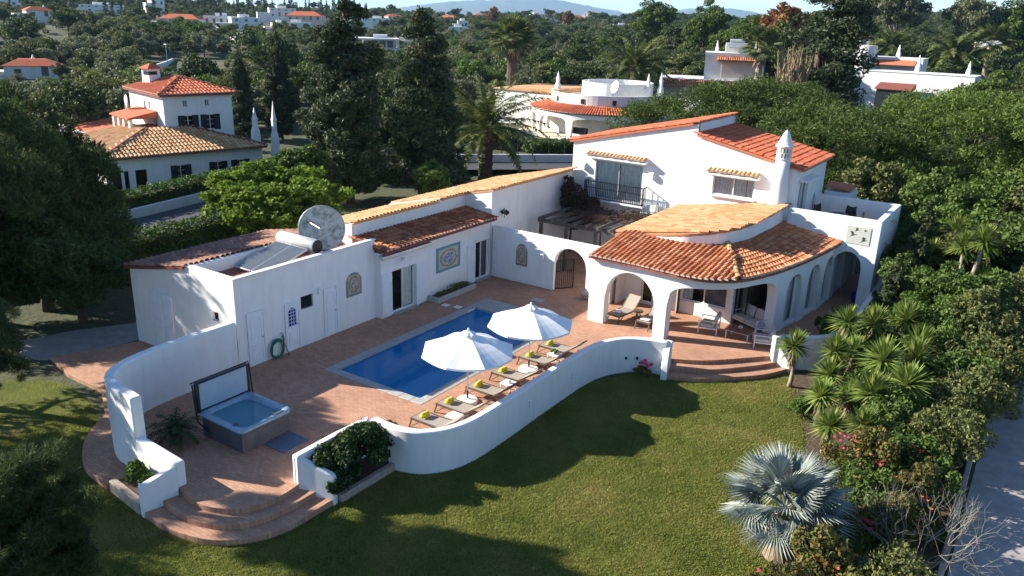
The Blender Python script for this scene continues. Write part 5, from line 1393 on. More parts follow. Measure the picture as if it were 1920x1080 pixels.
def subclumps(rng, blobs, k, f=0.38, squash=0.75):
    out = []
    for (cx_, cy_, cz_, rx, ry, rz) in blobs:
        for _ in range(k):
            d = rng.normal(size=3); d /= np.linalg.norm(d)
            if d[2] < -0.55: d[2] *= -0.5
            r = f * (0.6 + 0.7 * rng.random()); q = 0.72 + 0.25 * rng.random()
            m = min(rx, ry, rz)
            out.append((cx_ + d[0] * rx * q, cy_ + d[1] * ry * q, cz_ + d[2] * rz * q, rx * r, ry * r, max(rz * r, m * r) * squash))
    return out

def quads_mesh(name, V, mat, extra=None):
    """V: (4n,3) quads; extra: MB in second material"""
    n = len(V) // 4
    ev = np.array(extra.v).reshape(-1, 3) if extra and extra.v else np.zeros((0, 3))
    me = bpy.data.meshes.new(name)
    allv = np.vstack([V, ev]); me.vertices.add(len(allv)); me.vertices.foreach_set('co', allv.astype(np.float32).ravel())
    loops = list(np.arange(4 * n)); starts = list(np.arange(n) * 4); mi = [0] * n
    if extra:
        for f in extra.f: starts.append(len(loops)); loops += [4 * n + i for i in f]; mi.append(1)
    me.loops.add(len(loops)); me.loops.foreach_set('vertex_index', np.array(loops, np.int32))
    me.polygons.add(len(starts)); me.polygons.foreach_set('loop_start', np.array(starts, np.int32))
    for q in ([mat] if isinstance(mat, str) else mat): me.materials.append(MATS[q])
    me.polygons.foreach_set('material_index', np.array(mi, np.int32))
    me.update(calc_edges=True); me.validate()
    return me

def limbs(rng, mb, h, r, targets, z0=0.0, lean=(0, 0)):
    mid = []
    for k in range(6):
        t = k / 5; mid.append((lean[0] * t + 0.06 * r * rng.normal(), lean[1] * t + 0.06 * r * rng.normal(), z0 + (h - z0) * t))
    mb.tube(mid, [r * (1.25 if k == 0 else 1 - 0.11 * k) for k in range(6)], 8)
    for (tx, ty, tz) in targets:
        s = 0.45 + 0.5 * rng.random(); a = Vector((lean[0] * s, lean[1] * s, z0 + (h - z0) * s)); b = Vector((tx, ty, tz))
        m = a.lerp(b, 0.5) + Vector((0, 0, -0.05 * (b - a).length)); mb.tube([a, m, b], [r * .5, r * .32, r * .12], 5)

class TreeKind: pass
def tree_parts(seed, blobs, n, size, leafmat, h, r, bark='bark', k=14, f=0.38, aspect=0.45, outward=0.6, droop=0.0, squash=0.75, lean=(0, 0), inner=0.25, radial=False):
    rng = np.random.default_rng(seed)
    V = leaf_arrays(rng, subclumps(rng, blobs, k, f, squash), n, size, aspect, outward, droop, inner, radial)
    crown = quads_mesh('crown', V, leafmat)
    mb = MB(); limbs(rng, mb, h, r, [(b[0], b[1], b[2]) for b in blobs[:9]], -0.3, lean)
    trunk = mb.mesh('trunk', bark, smooth=True)
    return crown, trunk

def plant_tree(name, label, cat, x, y, parts, s=1.0, rz=0.0, z=None, group=None, sz=None):
    crown, trunk = parts
    e = empty(name, label, cat, (x, y, terrain(x, y) if z is None else z), rz, group)
    e.scale = (s, s, sz or s)
    for nm, me in (('crown', crown), ('trunk', trunk)):
        if me: link(bpy.data.objects.new(nm, me), e)
    return e

def ell(seed, n, R_, zc, rz, rr, flat=1.0):
    """n overlapping blobs inside a big ellipsoid"""
    rng = np.random.default_rng(seed); out = [(0, 0, zc, R_ * 0.6, R_ * 0.6, rz * 0.6)]
    for _ in range(n):
        d = rng.normal(size=3); d /= np.linalg.norm(d); q = 0.45 + 0.3 * rng.random()
        s = rr * (0.7 + 0.6 * rng.random()); out.append((d[0] * R_ * q, d[1] * R_ * q, zc + d[2] * rz * q, s, s, s * flat))
    return out

# --- near left pines
pineA = tree_parts(11, ell(1, 18, 3.7, 4.9, 4.4, 1.6), 90000, 0.34, 'leaf_pine', 6.0, 0.26, k=18, aspect=0.14, f=0.32, inner=0.5, radial=True)
pineB = tree_parts(12, ell(2, 16, 2.8, 4.4, 3.2, 1.1), 90000, 0.30, 'leaf_pine', 5.0, 0.16, k=18, aspect=0.07, f=0.30, inner=0.6, radial=True)
pineS = tree_parts(14, ell(4, 16, 3.7, 5.6, 4.2, 1.2), 9500, 0.34, 'leaf_pine', 6.4, 0.22, k=9, aspect=0.26, outward=0.35, f=0.36)
pineL = tree_parts(13, ell(3, 16, 3.2, 2.9, 2.5, 1.4), 42000, 0.27, 'leaf_pine', 3.6, 0.22, k=16, aspect=0.26, outward=0.35, f=0.36)
plant_tree('pine_tree', 'big dark pine left of the pool house', 'tree', -37.2, 17.0, pineA, 0.98, 0.3)
plant_tree('pine_tree', 'dark pine at the left edge behind the big pine', 'tree', -40.8, 17.9, pineA, 0.98, 2.1)
plant_tree('pine_tree', 'low spreading dark pine filling the foot of the big pine', 'tree', -34.6, 17.2, pineL, 0.92, 1.0)
plant_tree('pine_tree', 'low spreading dark pine at the left picture edge', 'tree', -37.0, 14.9, pineL, 1.0, 2.5)
plant_tree('pine_tree', 'small pine at the left edge beside the path', 'tree', -26.9, 9.9, pineB, 0.70, 4.0)
plant_tree('pine_tree', 'pine top rising from the bottom left corner', 'tree', -16.3, 5.75, pineB, 0.70, 0.6)
pineT = tree_parts(15, ell(5, 12, 1.9, 10.6, 3.4, 0.95), 15000, 0.34, 'leaf_pine', 11.5, 0.24, k=12, aspect=0.35, outward=0.35, f=0.4)
plant_tree('pine_tree', 'tall narrow pine left of the picture whose shade falls on the lower lawn', 'tree', -31.0, 5.5, pineT, 0.86, 5.0, sz=1.0)
plant_tree('pine_tree', 'tall pine left of the picture whose shade falls on the hot tub terrace', 'tree', -34.6, 8.6, pineS, 1.10, 1.7)
plant_tree('pine_tree', 'sparse pine left of the picture whose shade dapples the left lawn', 'tree', -36.0, 2.6, pineS, 1.1, 0.7)
plant_tree('pine_tree', 'sparse pine left of the picture whose shade dapples the lawn below the steps', 'tree', -29.5, 1.2, pineS, 0.95, 2.7)
plant_tree('pine_tree', 'pine left of the picture whose shade falls on the end wall', 'tree', -39.6, 12.2, pineS, 1.05, 3.7)
# --- big irregular dark conifers
def conifer(seed, H, Wd, mat='leaf_dark', n=60000, size=0.32):
    rng = np.random.default_rng(seed); bl = []
    for k in range(46):
        t = (k + rng.random()) / 46; z = 1.0 + (H - 1.3) * t; w = Wd * (1.0 - t) ** 0.72 * (0.75 + 0.5 * rng.random()) + 0.35
        a = rng.random() * 2 * math.pi; q = w * (0.35 + 0.5 * rng.random()); s = 0.55 * w + 0.25
        bl.append((q * math.cos(a), q * math.sin(a), z, s, s, s * 0.8))
    bl.append((0, 0, H - 0.7, 0.35, 0.35, 0.9))
    return tree_parts(seed, bl, n, size, mat, H * 0.9, 0.28, k=8, f=0.46, aspect=0.4, outward=0.5, droop=0.25, inner=0.4)
c1, c2 = conifer(21, 15.6, 2.9), conifer(22, 14.2, 3.2)
plant_tree('conifer_tree', 'tall dark conifer behind the bright green tree', 'tree', -43.0, 42.3, c1)
plant_tree('conifer_tree', 'tall dark conifer between the other conifer and the date palm', 'tree', -42.0, 49.2, c2)
# --- cypresses
def cypress(seed, H, Wd, n=9000, size=0.28):
    bl = [(0, 0, z, Wd * min(1, 0.5 + z / H * 2) * (1 - (z / H) ** 3) + .1, Wd * min(1, 0.5 + z / H * 2) * (1 - (z / H) ** 3) + .1, H / 10) for z in np.linspace(0.8, H - 0.4, 16)]
    return tree_parts(seed, bl, n, size, 'leaf_cypress', H * 0.8, 0.15, k=9, f=0.4, aspect=0.35, outward=0.6, droop=-0.8)
cyp = cypress(31, 10.5, 1.5, 26000, 0.3)
plant_tree('cypress_tree', 'narrow columnar cypress nearest the two storey house', 'tree', -76.5, 58.9, cyp, 0.88, 0.2)
plant_tree('cypress_tree', 'taller columnar cypress right of the white chimneys', 'tree', -74.0, 62.3, cyp, 1.05, 1.2)
thu = cypress(35, 10.5, 1.9, 20000, 0.5)
for x_, y_, s_, lb_ in ((-4.7, 38.2, 0.36, 'dark conical shrub tree beside the side wall, nearest the yuccas'), (-4.4, 41.4, 0.44, 'dark conical shrub tree beside the side wall, middle one'), (-4.6, 44.6, 0.48, 'dark conical shrub tree beside the side wall, nearest the roof terrace'), (-1.4, 46.0, 0.5, 'dark conical tree right of the tall branching yucca')):
    plant_tree('conical_tree', lb_, 'tree', x_, y_, thu, s_, x_)
# --- bright deciduous tree behind the pool house
br = tree_parts(41, ell(7, 34, 4.2, 3.4, 2.7, 1.15, 0.9), 46000, 0.27, 'leaf_bright', 3.4, 0.22, k=14, f=0.34, aspect=0.55, outward=0.35, droop=0.4, inner=0.5)
plant_tree('broadleaf_tree', 'bright yellow green tree behind the flat roof', 'tree', -37.4, 31.2, br, 1.14, sz=0.84)
gm = tree_parts(42, ell(8, 14, 3.0, 3.6, 2.6, 1.2, 0.8), 15000, 0.30, 'leaf_green', 3.4, 0.2, k=12, aspect=0.6, outward=0.5)
plant_tree('broadleaf_tree', 'mid green tree between the bright tree and the conifer', 'tree', -42.5, 37.5, gm, 0.8)
plant_tree('broadleaf_tree', 'green tree showing between the two tall conifers', 'tree', -50.5, 52.0, gm, 1.15, 1.0)
plant_tree('broadleaf_tree', 'low green tree at the foot of the tall conifers', 'tree', -36.2, 43.5, gm, 0.62, 2.0)
# --- umbrella pines behind the villa, right
def umbrella_pine(seed, R_, H):
    rng = np.random.default_rng(seed); bl = []
    for k in range(44):
        a = rng.random() * 6.283; q = R_ * math.sqrt(rng.random()) * 0.86; z = H - 1.7 * (q / R_) ** 2 - 0.5
        s = 1.15 + 0.5 * rng.random(); bl.append((q * math.cos(a), q * math.sin(a), z, s, s, s * 0.7))
        if k % 2 == 0: bl.append((q * math.cos(a) * 1.02, q * math.sin(a) * 1.02, z - 1.7, s, s, s * 0.9))
        if q > R_ * 0.45: bl.append((q * math.cos(a), q * math.sin(a), z - 3.3, s, s, s)); bl.append((q * math.cos(a) * .95, q * math.sin(a) * .95, max(1.0, z - 5.0), s, s, s))
    return tree_parts(seed, bl, 70000, 0.28, 'leaf_umbrella', H - 1.2, 0.3, k=7, f=0.46, aspect=0.22, outward=0.45)
upA, upB = umbrella_pine(51, 6.6, 8.4), umbrella_pine(52, 7.2, 9.6)
plant_tree('umbrella_pine', 'broad umbrella pine left of the villa roof parapet', 'tree', -28.0, 68.5, upA, 0.92, 0)
plant_tree('umbrella_pine', 'broad umbrella pine above the villa roof parapet', 'tree', -20.8, 68.0, upB, 1.0, 1)
plant_tree('umbrella_pine', 'broad umbrella pine right of the villa chimney', 'tree', -12.8, 62.0, upA, 0.98, 2.2)
plant_tree('umbrella_pine', 'broad umbrella pine at the right below the white wall', 'tree', -5.2, 66.5, upB, 1.0, 3.1)
plant_tree('umbrella_pine', 'broad umbrella pine at the right edge', 'tree', 3.0, 60.5, upB, 0.95, 4.2)
# --- mixed trees between pines and walkway
scr = tree_parts(61, ell(9, 16, 2.6, 3.2, 2.7, 1.15, 0.9), 20000, 0.24, 'leaf_mid', 3.4, 0.16, k=12, aspect=0.5, outward=0.5)
scd = tree_parts(62, ell(10, 16, 2.6, 3.0, 2.6, 1.1, 0.9), 20000, 0.22, 'leaf_green', 3.4, 0.16, bark='bark_grey', k=12, aspect=0.5, outward=0.5)
LB = ['behind the roof terrace', 'right of the roof terrace wall', 'above the tall yucca', 'at the right edge above the driveway', 'beyond the walkway end', 'left of the tall yucca', 'low beside the walkway wall', 'under the tall yucca', 'by the driveway kerb', 'behind the yucca heads', 'in the shade below the tall yucca', 'at the right edge of the picture', 'behind the tall yucca, right side', 'between the umbrella pines and the roof terrace', 'beyond the driveway top', 'just below the umbrella pine right of the chimney', 'at the kerb below the tall yucca', 'at the far right edge below the pines']
for k, (x, y, s, p) in enumerate(((-8.6, 53.0, 1.05, scr), (-3.9, 50.5, 1.15, scd), (-1.2, 48.0, 1.0, scd), (2.0, 50.5, 1.25, scr), (-5.4, 49.0, 0.85, scd), (-4.0, 45.6, 0.95, scd), (-4.1, 40.2, 0.66, scd), (-1.9, 38.6, 0.78, scd), (-0.8, 35.6, 0.66, scr), (-3.0, 35.6, 0.62, scd), (-2.9, 44.0, 0.75, scr), (1.3, 44.5, 1.1, scd), (0.6, 53.5, 1.1, scr), (-2.4, 56.0, 1.1, scd), (3.6, 46.5, 1.1, scr), (-6.8, 57.5, 1.0, scd), (0.0, 39.5, 0.7, scr), (4.8, 54.0, 1.2, scd))):
    plant_tree('garden_tree', f'dense green tree {LB[k]}', 'tree', x, y, p, s, k * 1.3)
# --- shrubs along the right bed
shA = tree_parts(71, ell(12, 10, 1.15, 0.75, 0.7, 0.55), 9000, 0.13, 'leaf_rust', 0.7, 0.05, k=12, aspect=0.45, outward=0.4)
shB = tree_parts(72, ell(13, 10, 1.15, 0.75, 0.7, 0.55), 9000, 0.12, 'leaf_green', 0.7, 0.05, k=12, aspect=0.45, outward=0.4)
shC = tree_parts(73, ell(14, 10, 1.15, 0.75, 0.7, 0.55), 9000, 0.12, 'leaf_mid', 0.7, 0.05, k=12, aspect=0.4, outward=0.4)
def blossoms(e, n, seed, mat, R_=1.05, z=1.25, s=0.07):
    rng = np.random.default_rng(seed)
    for k in range(n):
        a = rng.random() * 6.283; q = R_ * math.sqrt(rng.random()); mb = MB()
        c = Vector((q * math.cos(a), q * math.sin(a), z * math.sqrt(max(0.1, 1 - (q / 1.5) ** 2)) + 0.10))
        for j in range(5):
            t = 6.283 * j / 5; d = Vector((math.cos(t), math.sin(t), 0.5)) * s
            mb.face([c, c + d + Vector((-d.y, d.x, 0)) * .5, c + d * 1.5, c + d - Vector((-d.y, d.x, 0)) * .5])
        mb.obj('blossom', mat, e)
SH = [(-3.0, 24.6, 1.0, shA, 'rust tinged shrub with red blossom behind the blue fan palm', 6, 'flower_pink'), (-1.7, 24.8, 1.0, shB, 'green shrub with red blossom beside the driveway kerb', 4, 'flower_red'),
      (-1.3, 23.0, 0.9, shA, 'rust tinged shrub between the kerb and the bare bush', 3, 'flower_orange'), (-2.6, 19.6, 1.0, shB, 'green shrub with red blossom right of the blue fan palm', 5, 'flower_red'),
      (-2.3, 18.0, 1.0, shA, 'rust tinged shrub below the blue fan palm', 5, 'flower_orange'), (-1.2, 18.6, 0.9, shC, 'grey green shrub at the bottom right', 0, None),
      (-2.9, 16.7, 0.95, shA, 'rust tinged shrub at the bottom edge', 3, 'flower_pink'), (-1.5, 16.6, 0.9, shB, 'green shrub at the bottom edge near the driveway', 0, None),
      (-2.4, 22.0, 0.95, shB, 'dark green shrub right behind the blue fan palm', 2, 'flower_red'), (-1.6, 20.9, 0.9, shA, 'rust tinged shrub right of the blue fan palm', 2, 'flower_orange'),
      (-2.2, 27.6, 1.15, shB, 'green shrub under the nearest yuccas', 0, None), (-0.9, 27.2, 1.05, shC, 'grey green shrub by the kerb below the yuccas', 0, None),
      (-0.8, 30.0, 1.25, shC, 'grey green shrub halfway along the kerb', 0, None), (-1.9, 31.6, 1.4, shB, 'green shrub behind the right yuccas', 0, None),
      (-0.7, 33.2, 1.3, shC, 'tall grey green shrub along the upper kerb', 0, None), (-3.6, 32.4, 1.2, shB, 'green shrub among the far yuccas', 0, None), (-4.8, 34.4, 1.3, shB, 'green shrub against the side wall', 0, None),
      (-5.6, 27.9, 0.45, shB, 'small green shrub at the lawn edge', 0, None), (-3.4, 29.0, 1.1, shB, 'green shrub between the yucca trunks', 0, None), (-2.0, 34.2, 1.4, shB, 'dense green shrub behind the yuccas', 0, None)]
for k, (x, y, s, p, lb, nb, fm) in enumerate(SH):
    e = plant_tree('shrub', lb, 'shrub', x, y, p, s, k * 0.9, z=-0.53, sz=s * 1.15)
    if nb: blossoms(e, nb * 3, 200 + k, fm, s=0.05)
# --- hibiscus in the right planter, plants in the left planter
hib = tree_parts(75, [(0, 0, 0.75, 0.75, 0.75, 0.7), (0.3, 0.75, 0.95, 0.7, 0.75, 0.75), (0.0, 1.5, 0.8, 0.65, 0.7, 0.6), (0.2, -0.5, 0.5, 0.4, 0.5, 0.45)], 9000, 0.13, 'leaf_hibiscus', 0.7, 0.05, k=14, aspect=0.6, outward=0.5)
e = plant_tree('hibiscus_bush', 'dark green hibiscus bush with red flowers in the white planter', 'shrub', -15.65, 14.55, hib, 1.0, z=-0.34)
rng = np.random.default_rng(8)
for (x, y, z) in ((-0.35, -0.55, 1.0), (-0.1, -0.75, 0.75), (0.15, -0.7, 0.55), (-0.5, 0.1, 1.15), (0.1, 0.9, 1.75), (-0.3, 1.6, 1.35), (0.35, -0.35, 0.7)):
    mb = MB(); c = Vector((x, y, z))
    for j in range(5): t = 6.283 * j / 5; d = Vector((math.cos(t), math.sin(t), 0.45)) * 0.06; mb.face([c, c + d + Vector((-d.y, d.x, 0)) * .5, c + d * 1.5, c + d - Vector((-d.y, d.x, 0)) * .5])
    mb.obj('blossom', 'flower_pink', e)
pl3 = tree_parts(76, [(0, 0, 0.3, 0.5, 0.3, 0.3), (0.6, 0.0, 0.3, 0.4, 0.3, 0.25), (-0.3, 0.05, 0.4, 0.3, 0.25, 0.35)], 2600, 0.11, 'leaf_hedge', 0.3, 0.03, k=10, aspect=0.5, outward=0.4)
plant_tree('planter_shrub', 'bright green low shrub in the planter left of the steps', 'shrub', -20.0, 10.85, pl3, 1.0, z=-0.22)
ger = tree_parts(77, [(0, 0, 0.2, 0.4, 0.25, 0.2)], 900, 0.10, 'leaf_mid', 0.2, 0.02, k=10)
e = plant_tree('geranium_plant', 'small plant with bright red flowers against the garden wall end', 'plant', -11.95, 27.65, ger, 1.0, z=-0.53)
for (x, y, z) in ((0, 0, .55), (.12, .05, .5), (.28, .1, .48), (-.1, 0, .5), (.2, 0, .42), (.35, .08, .55), (.05, .1, .62)):
    mb = MB(); mb.lathe([(0.0, -.05), (.07, -.02), (.08, .03), (.0, .08)], (x, y, z), 7); mb.obj('blossom', 'flower_pink', e)
sm = tree_parts(78, [(0, 0, 0.15, 0.12, 1.1, 0.16)], 350, 0.12, 'leaf_mid', 0.1, 0.02, k=12)
plant_tree('planter_herbs', 'sparse dark herbs growing in the narrow planter', 'plant', -23.12, 29.4, sm, 1.0, z=0.16)
# --- bougainvillea and vine on the pergola
bou = tree_parts(79, [(0, 0, 2.2, 0.9, 0.7, 1.1), (0.6, 0, 1.6, 0.8, 0.6, 0.8), (-0.3, 0, 3.2, 0.35, 0.35, 0.6), (0.9, 0, 2.5, 0.6, 0.5, 0.5)], 6500, 0.14, 'leaf_bramble', 2.2, 0.08, k=14, aspect=0.4, outward=0.3)
plant_tree('climbing_vine', 'reddish brown climber against the courtyard corner', 'vine', -22.6, 40.0, bou, 1.2, z=0)
vin = tree_parts(80, [(0, 0, 2.9, 1.1, 1.5, 0.28), (1.6, 0.4, 2.95, 1.0, 1.3, 0.3), (2.9, 0.9, 3.0, 0.8, 1.1, 0.32), (-1.2, 0.6, 2.9, 0.7, 1.0, 0.2)], 4200, 0.15, 'leaf_bramble', 2.7, 0.06, k=14, aspect=0.25, outward=0.2)
plant_tree('climbing_vine', 'dry tangled vine lying over the pergola rafters', 'vine', -19.8, 38.4, vin, 1.0, z=0)
vg = tree_parts(81, [(0, 0, 2.9, 0.9, 0.35, 0.32), (-0.9, 0, 2.8, 0.6, 0.4, 0.25)], 1800, 0.13, 'leaf_green', 2.6, 0.05, k=12, aspect=0.45)
plant_tree('climbing_vine', 'green creeper along the edge of the orange living room roof', 'vine', -17.4, 39.0, vg, 1.0, z=0)
hb = tree_parts(82, [(0, 0, 0, 0.16, 0.12, 0.16), (0.18, 0, -0.05, 0.12, 0.1, 0.14)], 260, 0.10, 'leaf_cycad', 0.1, 0.02, k=8)
plant_tree('wall_plant', 'small dark potted plant hanging on the shaded wing wall', 'plant', -23.2, 33.9, hb, 1.0, z=3.35)
wp = tree_parts(83, [(0, 0, 0.5, 0.3, 0.35, 0.5), (0.3, 0.3, 0.4, 0.3, 0.3, 0.35)], 1500, 0.14, 'leaf_green', 0.5, 0.03, k=10)
plant_tree('walkway_plant', 'leafy green plant on the shaded walkway inside the curved wall', 'plant', -7.0, 35.6, wp, 1.0, z=0)

# --- rosettes: yuccas, cycad
def rosette(seed, n, L, w, up=0.9, droop=0.35):
    rng = np.random.default_rng(seed); V = []
    for k in range(n):
        az = rng.random() * 6.283; el = -0.7 + 2.2 * (k / n) ** 0.8; l = L * (0.8 + 0.35 * rng.random())
        d = np.array((math.cos(az) * math.cos(el), math.sin(az) * math.cos(el), math.sin(el))); s = np.array((-math.sin(az), math.cos(az), 0)) * w
        p0 = d * 0.05; p1 = d * l * 0.5; p2 = d * l + np.array((0, 0, -droop * l * 0.3 * math.cos(el)))
        V += [p0 - s * .5, p0 + s * .5, p1 + s * .55, p1 - s * .55, p1 - s * .55, p1 + s * .55, p2 + s * .06, p2 - s * .06]
    return np.array(V)
yuc = [quads_mesh('crown', rosette(90 + k, 230, 0.78, 0.06), 'leaf_yucca') for k in range(3)]
def yucca(x, y, h, s, label, k, lean=(0.0, 0.0)):
    e = empty('yucca', label, 'yucca', (x, y, -0.53), k * 1.1, 'yuccas by the side wall')
    rng = np.random.default_rng(300 + k); mb = MB()
    pts = [(lean[0] * t + 0.05 * math.sin(4 * t + k), lean[1] * t + 0.05 * math.cos(3 * t + k), h * t) for t in np.linspace(0, 1, 7)]
    mb.tube(pts, [0.11, 0.09, 0.08, 0.075, 0.075, 0.08, 0.05], 7); mb.obj('trunk', 'bark_grey', e, smooth=True)
    sk = []
    for j in range(60):
        az = rng.random() * 6.283; z = h - 0.12 - 0.5 * rng.random(); l = 0.22 + 0.2 * rng.random()
        a = np.array((pts[-1][0] + .06 * math.cos(az), pts[-1][1] + .06 * math.sin(az), z)); b = a + np.array((.14 * math.cos(az), .14 * math.sin(az), -l)); s_ = np.array((-math.sin(az), math.cos(az), 0)) * .025
        sk += [a - s_, a + s_, b + s_ * .5, b - s_ * .5]
    link(bpy.data.objects.new('dead_leaves', quads_mesh('dead_leaves', np.array(sk), 'dead_thatch')), e)
    o = bpy.data.objects.new('crown', yuc[k % 3]); link(o, e); o.location = pts[-1]; o.scale = (s, s, s); o.rotation_euler = (0.12 * rng.normal(), 0.12 * rng.normal(), k)
    return e
YL = ['nearest the loggia steps', 'in front of the curved side wall', 'tallest before the side wall', 'behind the front yuccas by the wall', 'farthest back below the trees', 'in the middle of the clump', 'right of the middle of the clump', 'low at the lawn edge', 'left of the middle, over the lawn edge', 'front right of the clump', 'rightmost of the clump', 'lowest, behind the fan palm', 'bright one just behind the fan palm', 'leaning at the back right', 'small one between the trunks', 'back left against the wall']
for k, (x, y, h, s) in enumerate(((-6.79, 30.25, 1.75, 1.0), (-5.35, 30.5, 1.85, 1.05), (-5.45, 32.5, 2.4, 1.0), (-4.6, 33.6, 2.2, 1.15), (-3.6, 34.7, 2.3, 1.2), (-3.55, 29.7, 2.2, 1.25), (-2.6, 30.8, 2.1, 1.25), (-5.05, 27.6, 1.2, 0.95), (-5.2, 29.3, 1.3, 1.0), (-3.45, 27.8, 1.7, 1.15), (-2.6, 28.8, 1.9, 1.2), (-4.3, 25.7, 1.05, 0.9), (-3.3, 25.8, 1.35, 0.95), (-2.9, 33.0, 2.0, 1.15), (-4.3, 28.6, 1.0, 0.9), (-4.9, 31.5, 1.6, 1.0))):
    yucca(x, y, h, s, f'green yucca with spiky rosette, {YL[k]}', k)
ty = empty('tall_yucca', 'tall branching yucca with bent pale trunk in front of the dense trees', 'yucca', (-2.3, 41.6, -0.53), 0)
mb = MB(); mb.tube([(0, 0, 0), (0.1, 0, 1.4), (-0.05, 0, 2.1), (0.35, 0.1, 2.9), (0.5, 0.1, 4.3)], [0.16, 0.13, 0.12, 0.11, 0.08], 8); mb.tube([(-0.02, 0, 2.1), (-0.2, 0.1, 3.0), (-0.3, 0.1, 4.0)], [0.1, 0.08, 0.06], 7); mb.tube([(0.1, 0, 1.0), (0.5, 0.3, 1.7), (0.7, 0.4, 2.6)], [0.1, 0.08, 0.06], 7); mb.obj('trunk', 'bark_grey', ty, smooth=True)
for p, s in (((0.5, 0.1, 4.45), 1.25), ((-0.3, 0.1, 4.1), 1.1), ((0.7, 0.4, 2.7), 1.0)):
    o = bpy.data.objects.new('crown', yuc[1]); link(o, ty); o.location = p; o.scale = (s, s, s)
for k, (x, y, h, s) in enumerate(((-4.0, 42.6, 3.2, 1.15), (-3.2, 44.0, 4.2, 1.2))):
    yucca(x, y, h, s, ('green yucca rising left of the tall branching yucca', 'green yucca rising behind the tall branching yucca')[k], 20 + k)

# --- pinnate palms
def frond_mesh(seed, L, leaf, n=34, arch_=1.1, w=0.035, mat='leaf_palm', wl=0.055):
    """frond in the xz plane, starting at the origin, leaving along +x/up"""
    rng = np.random.default_rng(seed); V = []; pts = []; el = 1.0; p = np.array((0.0, 0, 0)); N = 16
    for k in range(N + 1):
        pts.append(p.copy()); el2 = el - arch_ * (k / N) ** 1.1 * 1.6; p = p + np.array((math.cos(el2), 0, math.sin(el2))) * L / N
    pts = np.array(pts)
    for k in range(N):
        a, b = pts[k], pts[k + 1]; q = np.array((0, w * (1 - k / N) + .006, 0)); V += [a - q, a + q, b + q, b - q]
    for k in range(n):
        t = 0.14 + 0.86 * k / n; f = t * N; i = min(N - 1, int(f)); c = pts[i] + (pts[i + 1] - pts[i]) * (f - i); d = pts[i + 1] - pts[i]; d /= np.linalg.norm(d)
        l = leaf * (math.sin(math.pi * min(1, 0.18 + 0.80 * t)) ** 0.7) * (0.85 + 0.3 * rng.random())
        for s in (-1, 1):
            e_ = d * 0.55 + np.array((0, s * 0.75, 0.22 * rng.normal() - 0.15)); e_ /= np.linalg.norm(e_); q = d * wl
            V += [c - q, c + q, c + e_ * l + q * .2, c + e_ * l - q * .2]
    return quads_mesh('frond', np.array(V), mat)
def palm(name, label, x, y, z, h, r, nf, L, leaf, seed, fruit=0, thatch=0, wl=0.07, matl='leaf_palm', low=-0.15):
    e = empty(name, label, 'palm', (x, y, z), 0)
    mb = MB(); prof = [(r * 1.35, 0)] 
    for k in range(1, 14): prof.append((r * (1.0 + (0.12 if k % 2 else -0.02)), h * k / 14))
    prof.append((r * 1.25, h)); mb.lathe(prof, n=12); mb.obj('trunk', 'bark', e)
    ms = [frond_mesh(seed + k, L * (0.9 + 0.1 * k), leaf, arch_=0.6 + 0.2 * k, mat=matl, n=46, wl=wl) for k in range(3)]
    rng = np.random.default_rng(seed)
    for k in range(nf):
        t = k / nf; az = k * 2.39996; el = 1.40 - (1.40 - low) * t
        o = bpy.data.objects.new('frond', ms[k % 3]); link(o, e); o.location = (0.12 * math.cos(az), 0.12 * math.sin(az), h + 0.15 * (1 - t))
        o.rotation_euler = (0.25 * rng.normal(), -(el - 1.0), az); o.scale = [0.85 + 0.25 * rng.random()] * 3
    for k in range(fruit):
        mb = MB(); az = -0.9 + 0.9 * k; c = Vector((0.75 * math.cos(az), 0.75 * math.sin(az), h - 0.5))
        for j in range(40): mb.lathe([(0, 0), (0.05, 0.04), (0, 0.1)], (c.x + rng.normal() * .14, c.y + rng.normal() * .14, c.z + rng.normal() * .25), 5)
        mb.tube([(0, 0, h), tuple(c)], 0.03, 5); mb.obj('fruit_cluster', 'date_fruit', e)
    if thatch:
        sk = []
        for j in range(thatch):
            az = rng.random() * 6.283; zz = h - 0.1 - rng.random() * h * 0.35; l = 0.6 + 0.5 * rng.random(); a = np.array((r * math.cos(az), r * math.sin(az), zz)); b = a + np.array((.25 * math.cos(az), .25 * math.sin(az), -l)); s_ = np.array((-math.sin(az), math.cos(az), 0)) * .06
            sk += [a - s_, a + s_, b + s_ * .5, b - s_ * .5]
        link(bpy.data.objects.new('dead_leaves', quads_mesh('dead_leaves', np.array(sk), 'dead_thatch')), e)
    return e
palm('date_palm', 'large date palm with orange fruit behind the wing roof', -41.6, 57.6, -1.0, 4.6, 0.6, 58, 6.6, 0.62, 500, fruit=3, wl=0.075)
palm('date_palm', 'date palm rising above the round white house', -60.0, 124.5, -1.0, 6.6, 0.6, 54, 7.6, 0.8, 510, wl=0.11)
palm('date_palm', 'date palm at the upper right beyond the white wall', -21.0, 190.0, -1, 10.0, 0.5, 46, 6.8, 0.9, 520, wl=0.12)
palm('date_palm', 'date palm left of the upper right date palm', -33.5, 194.0, -1, 10.5, 0.5, 40, 6.2, 0.9, 530, wl=0.12)
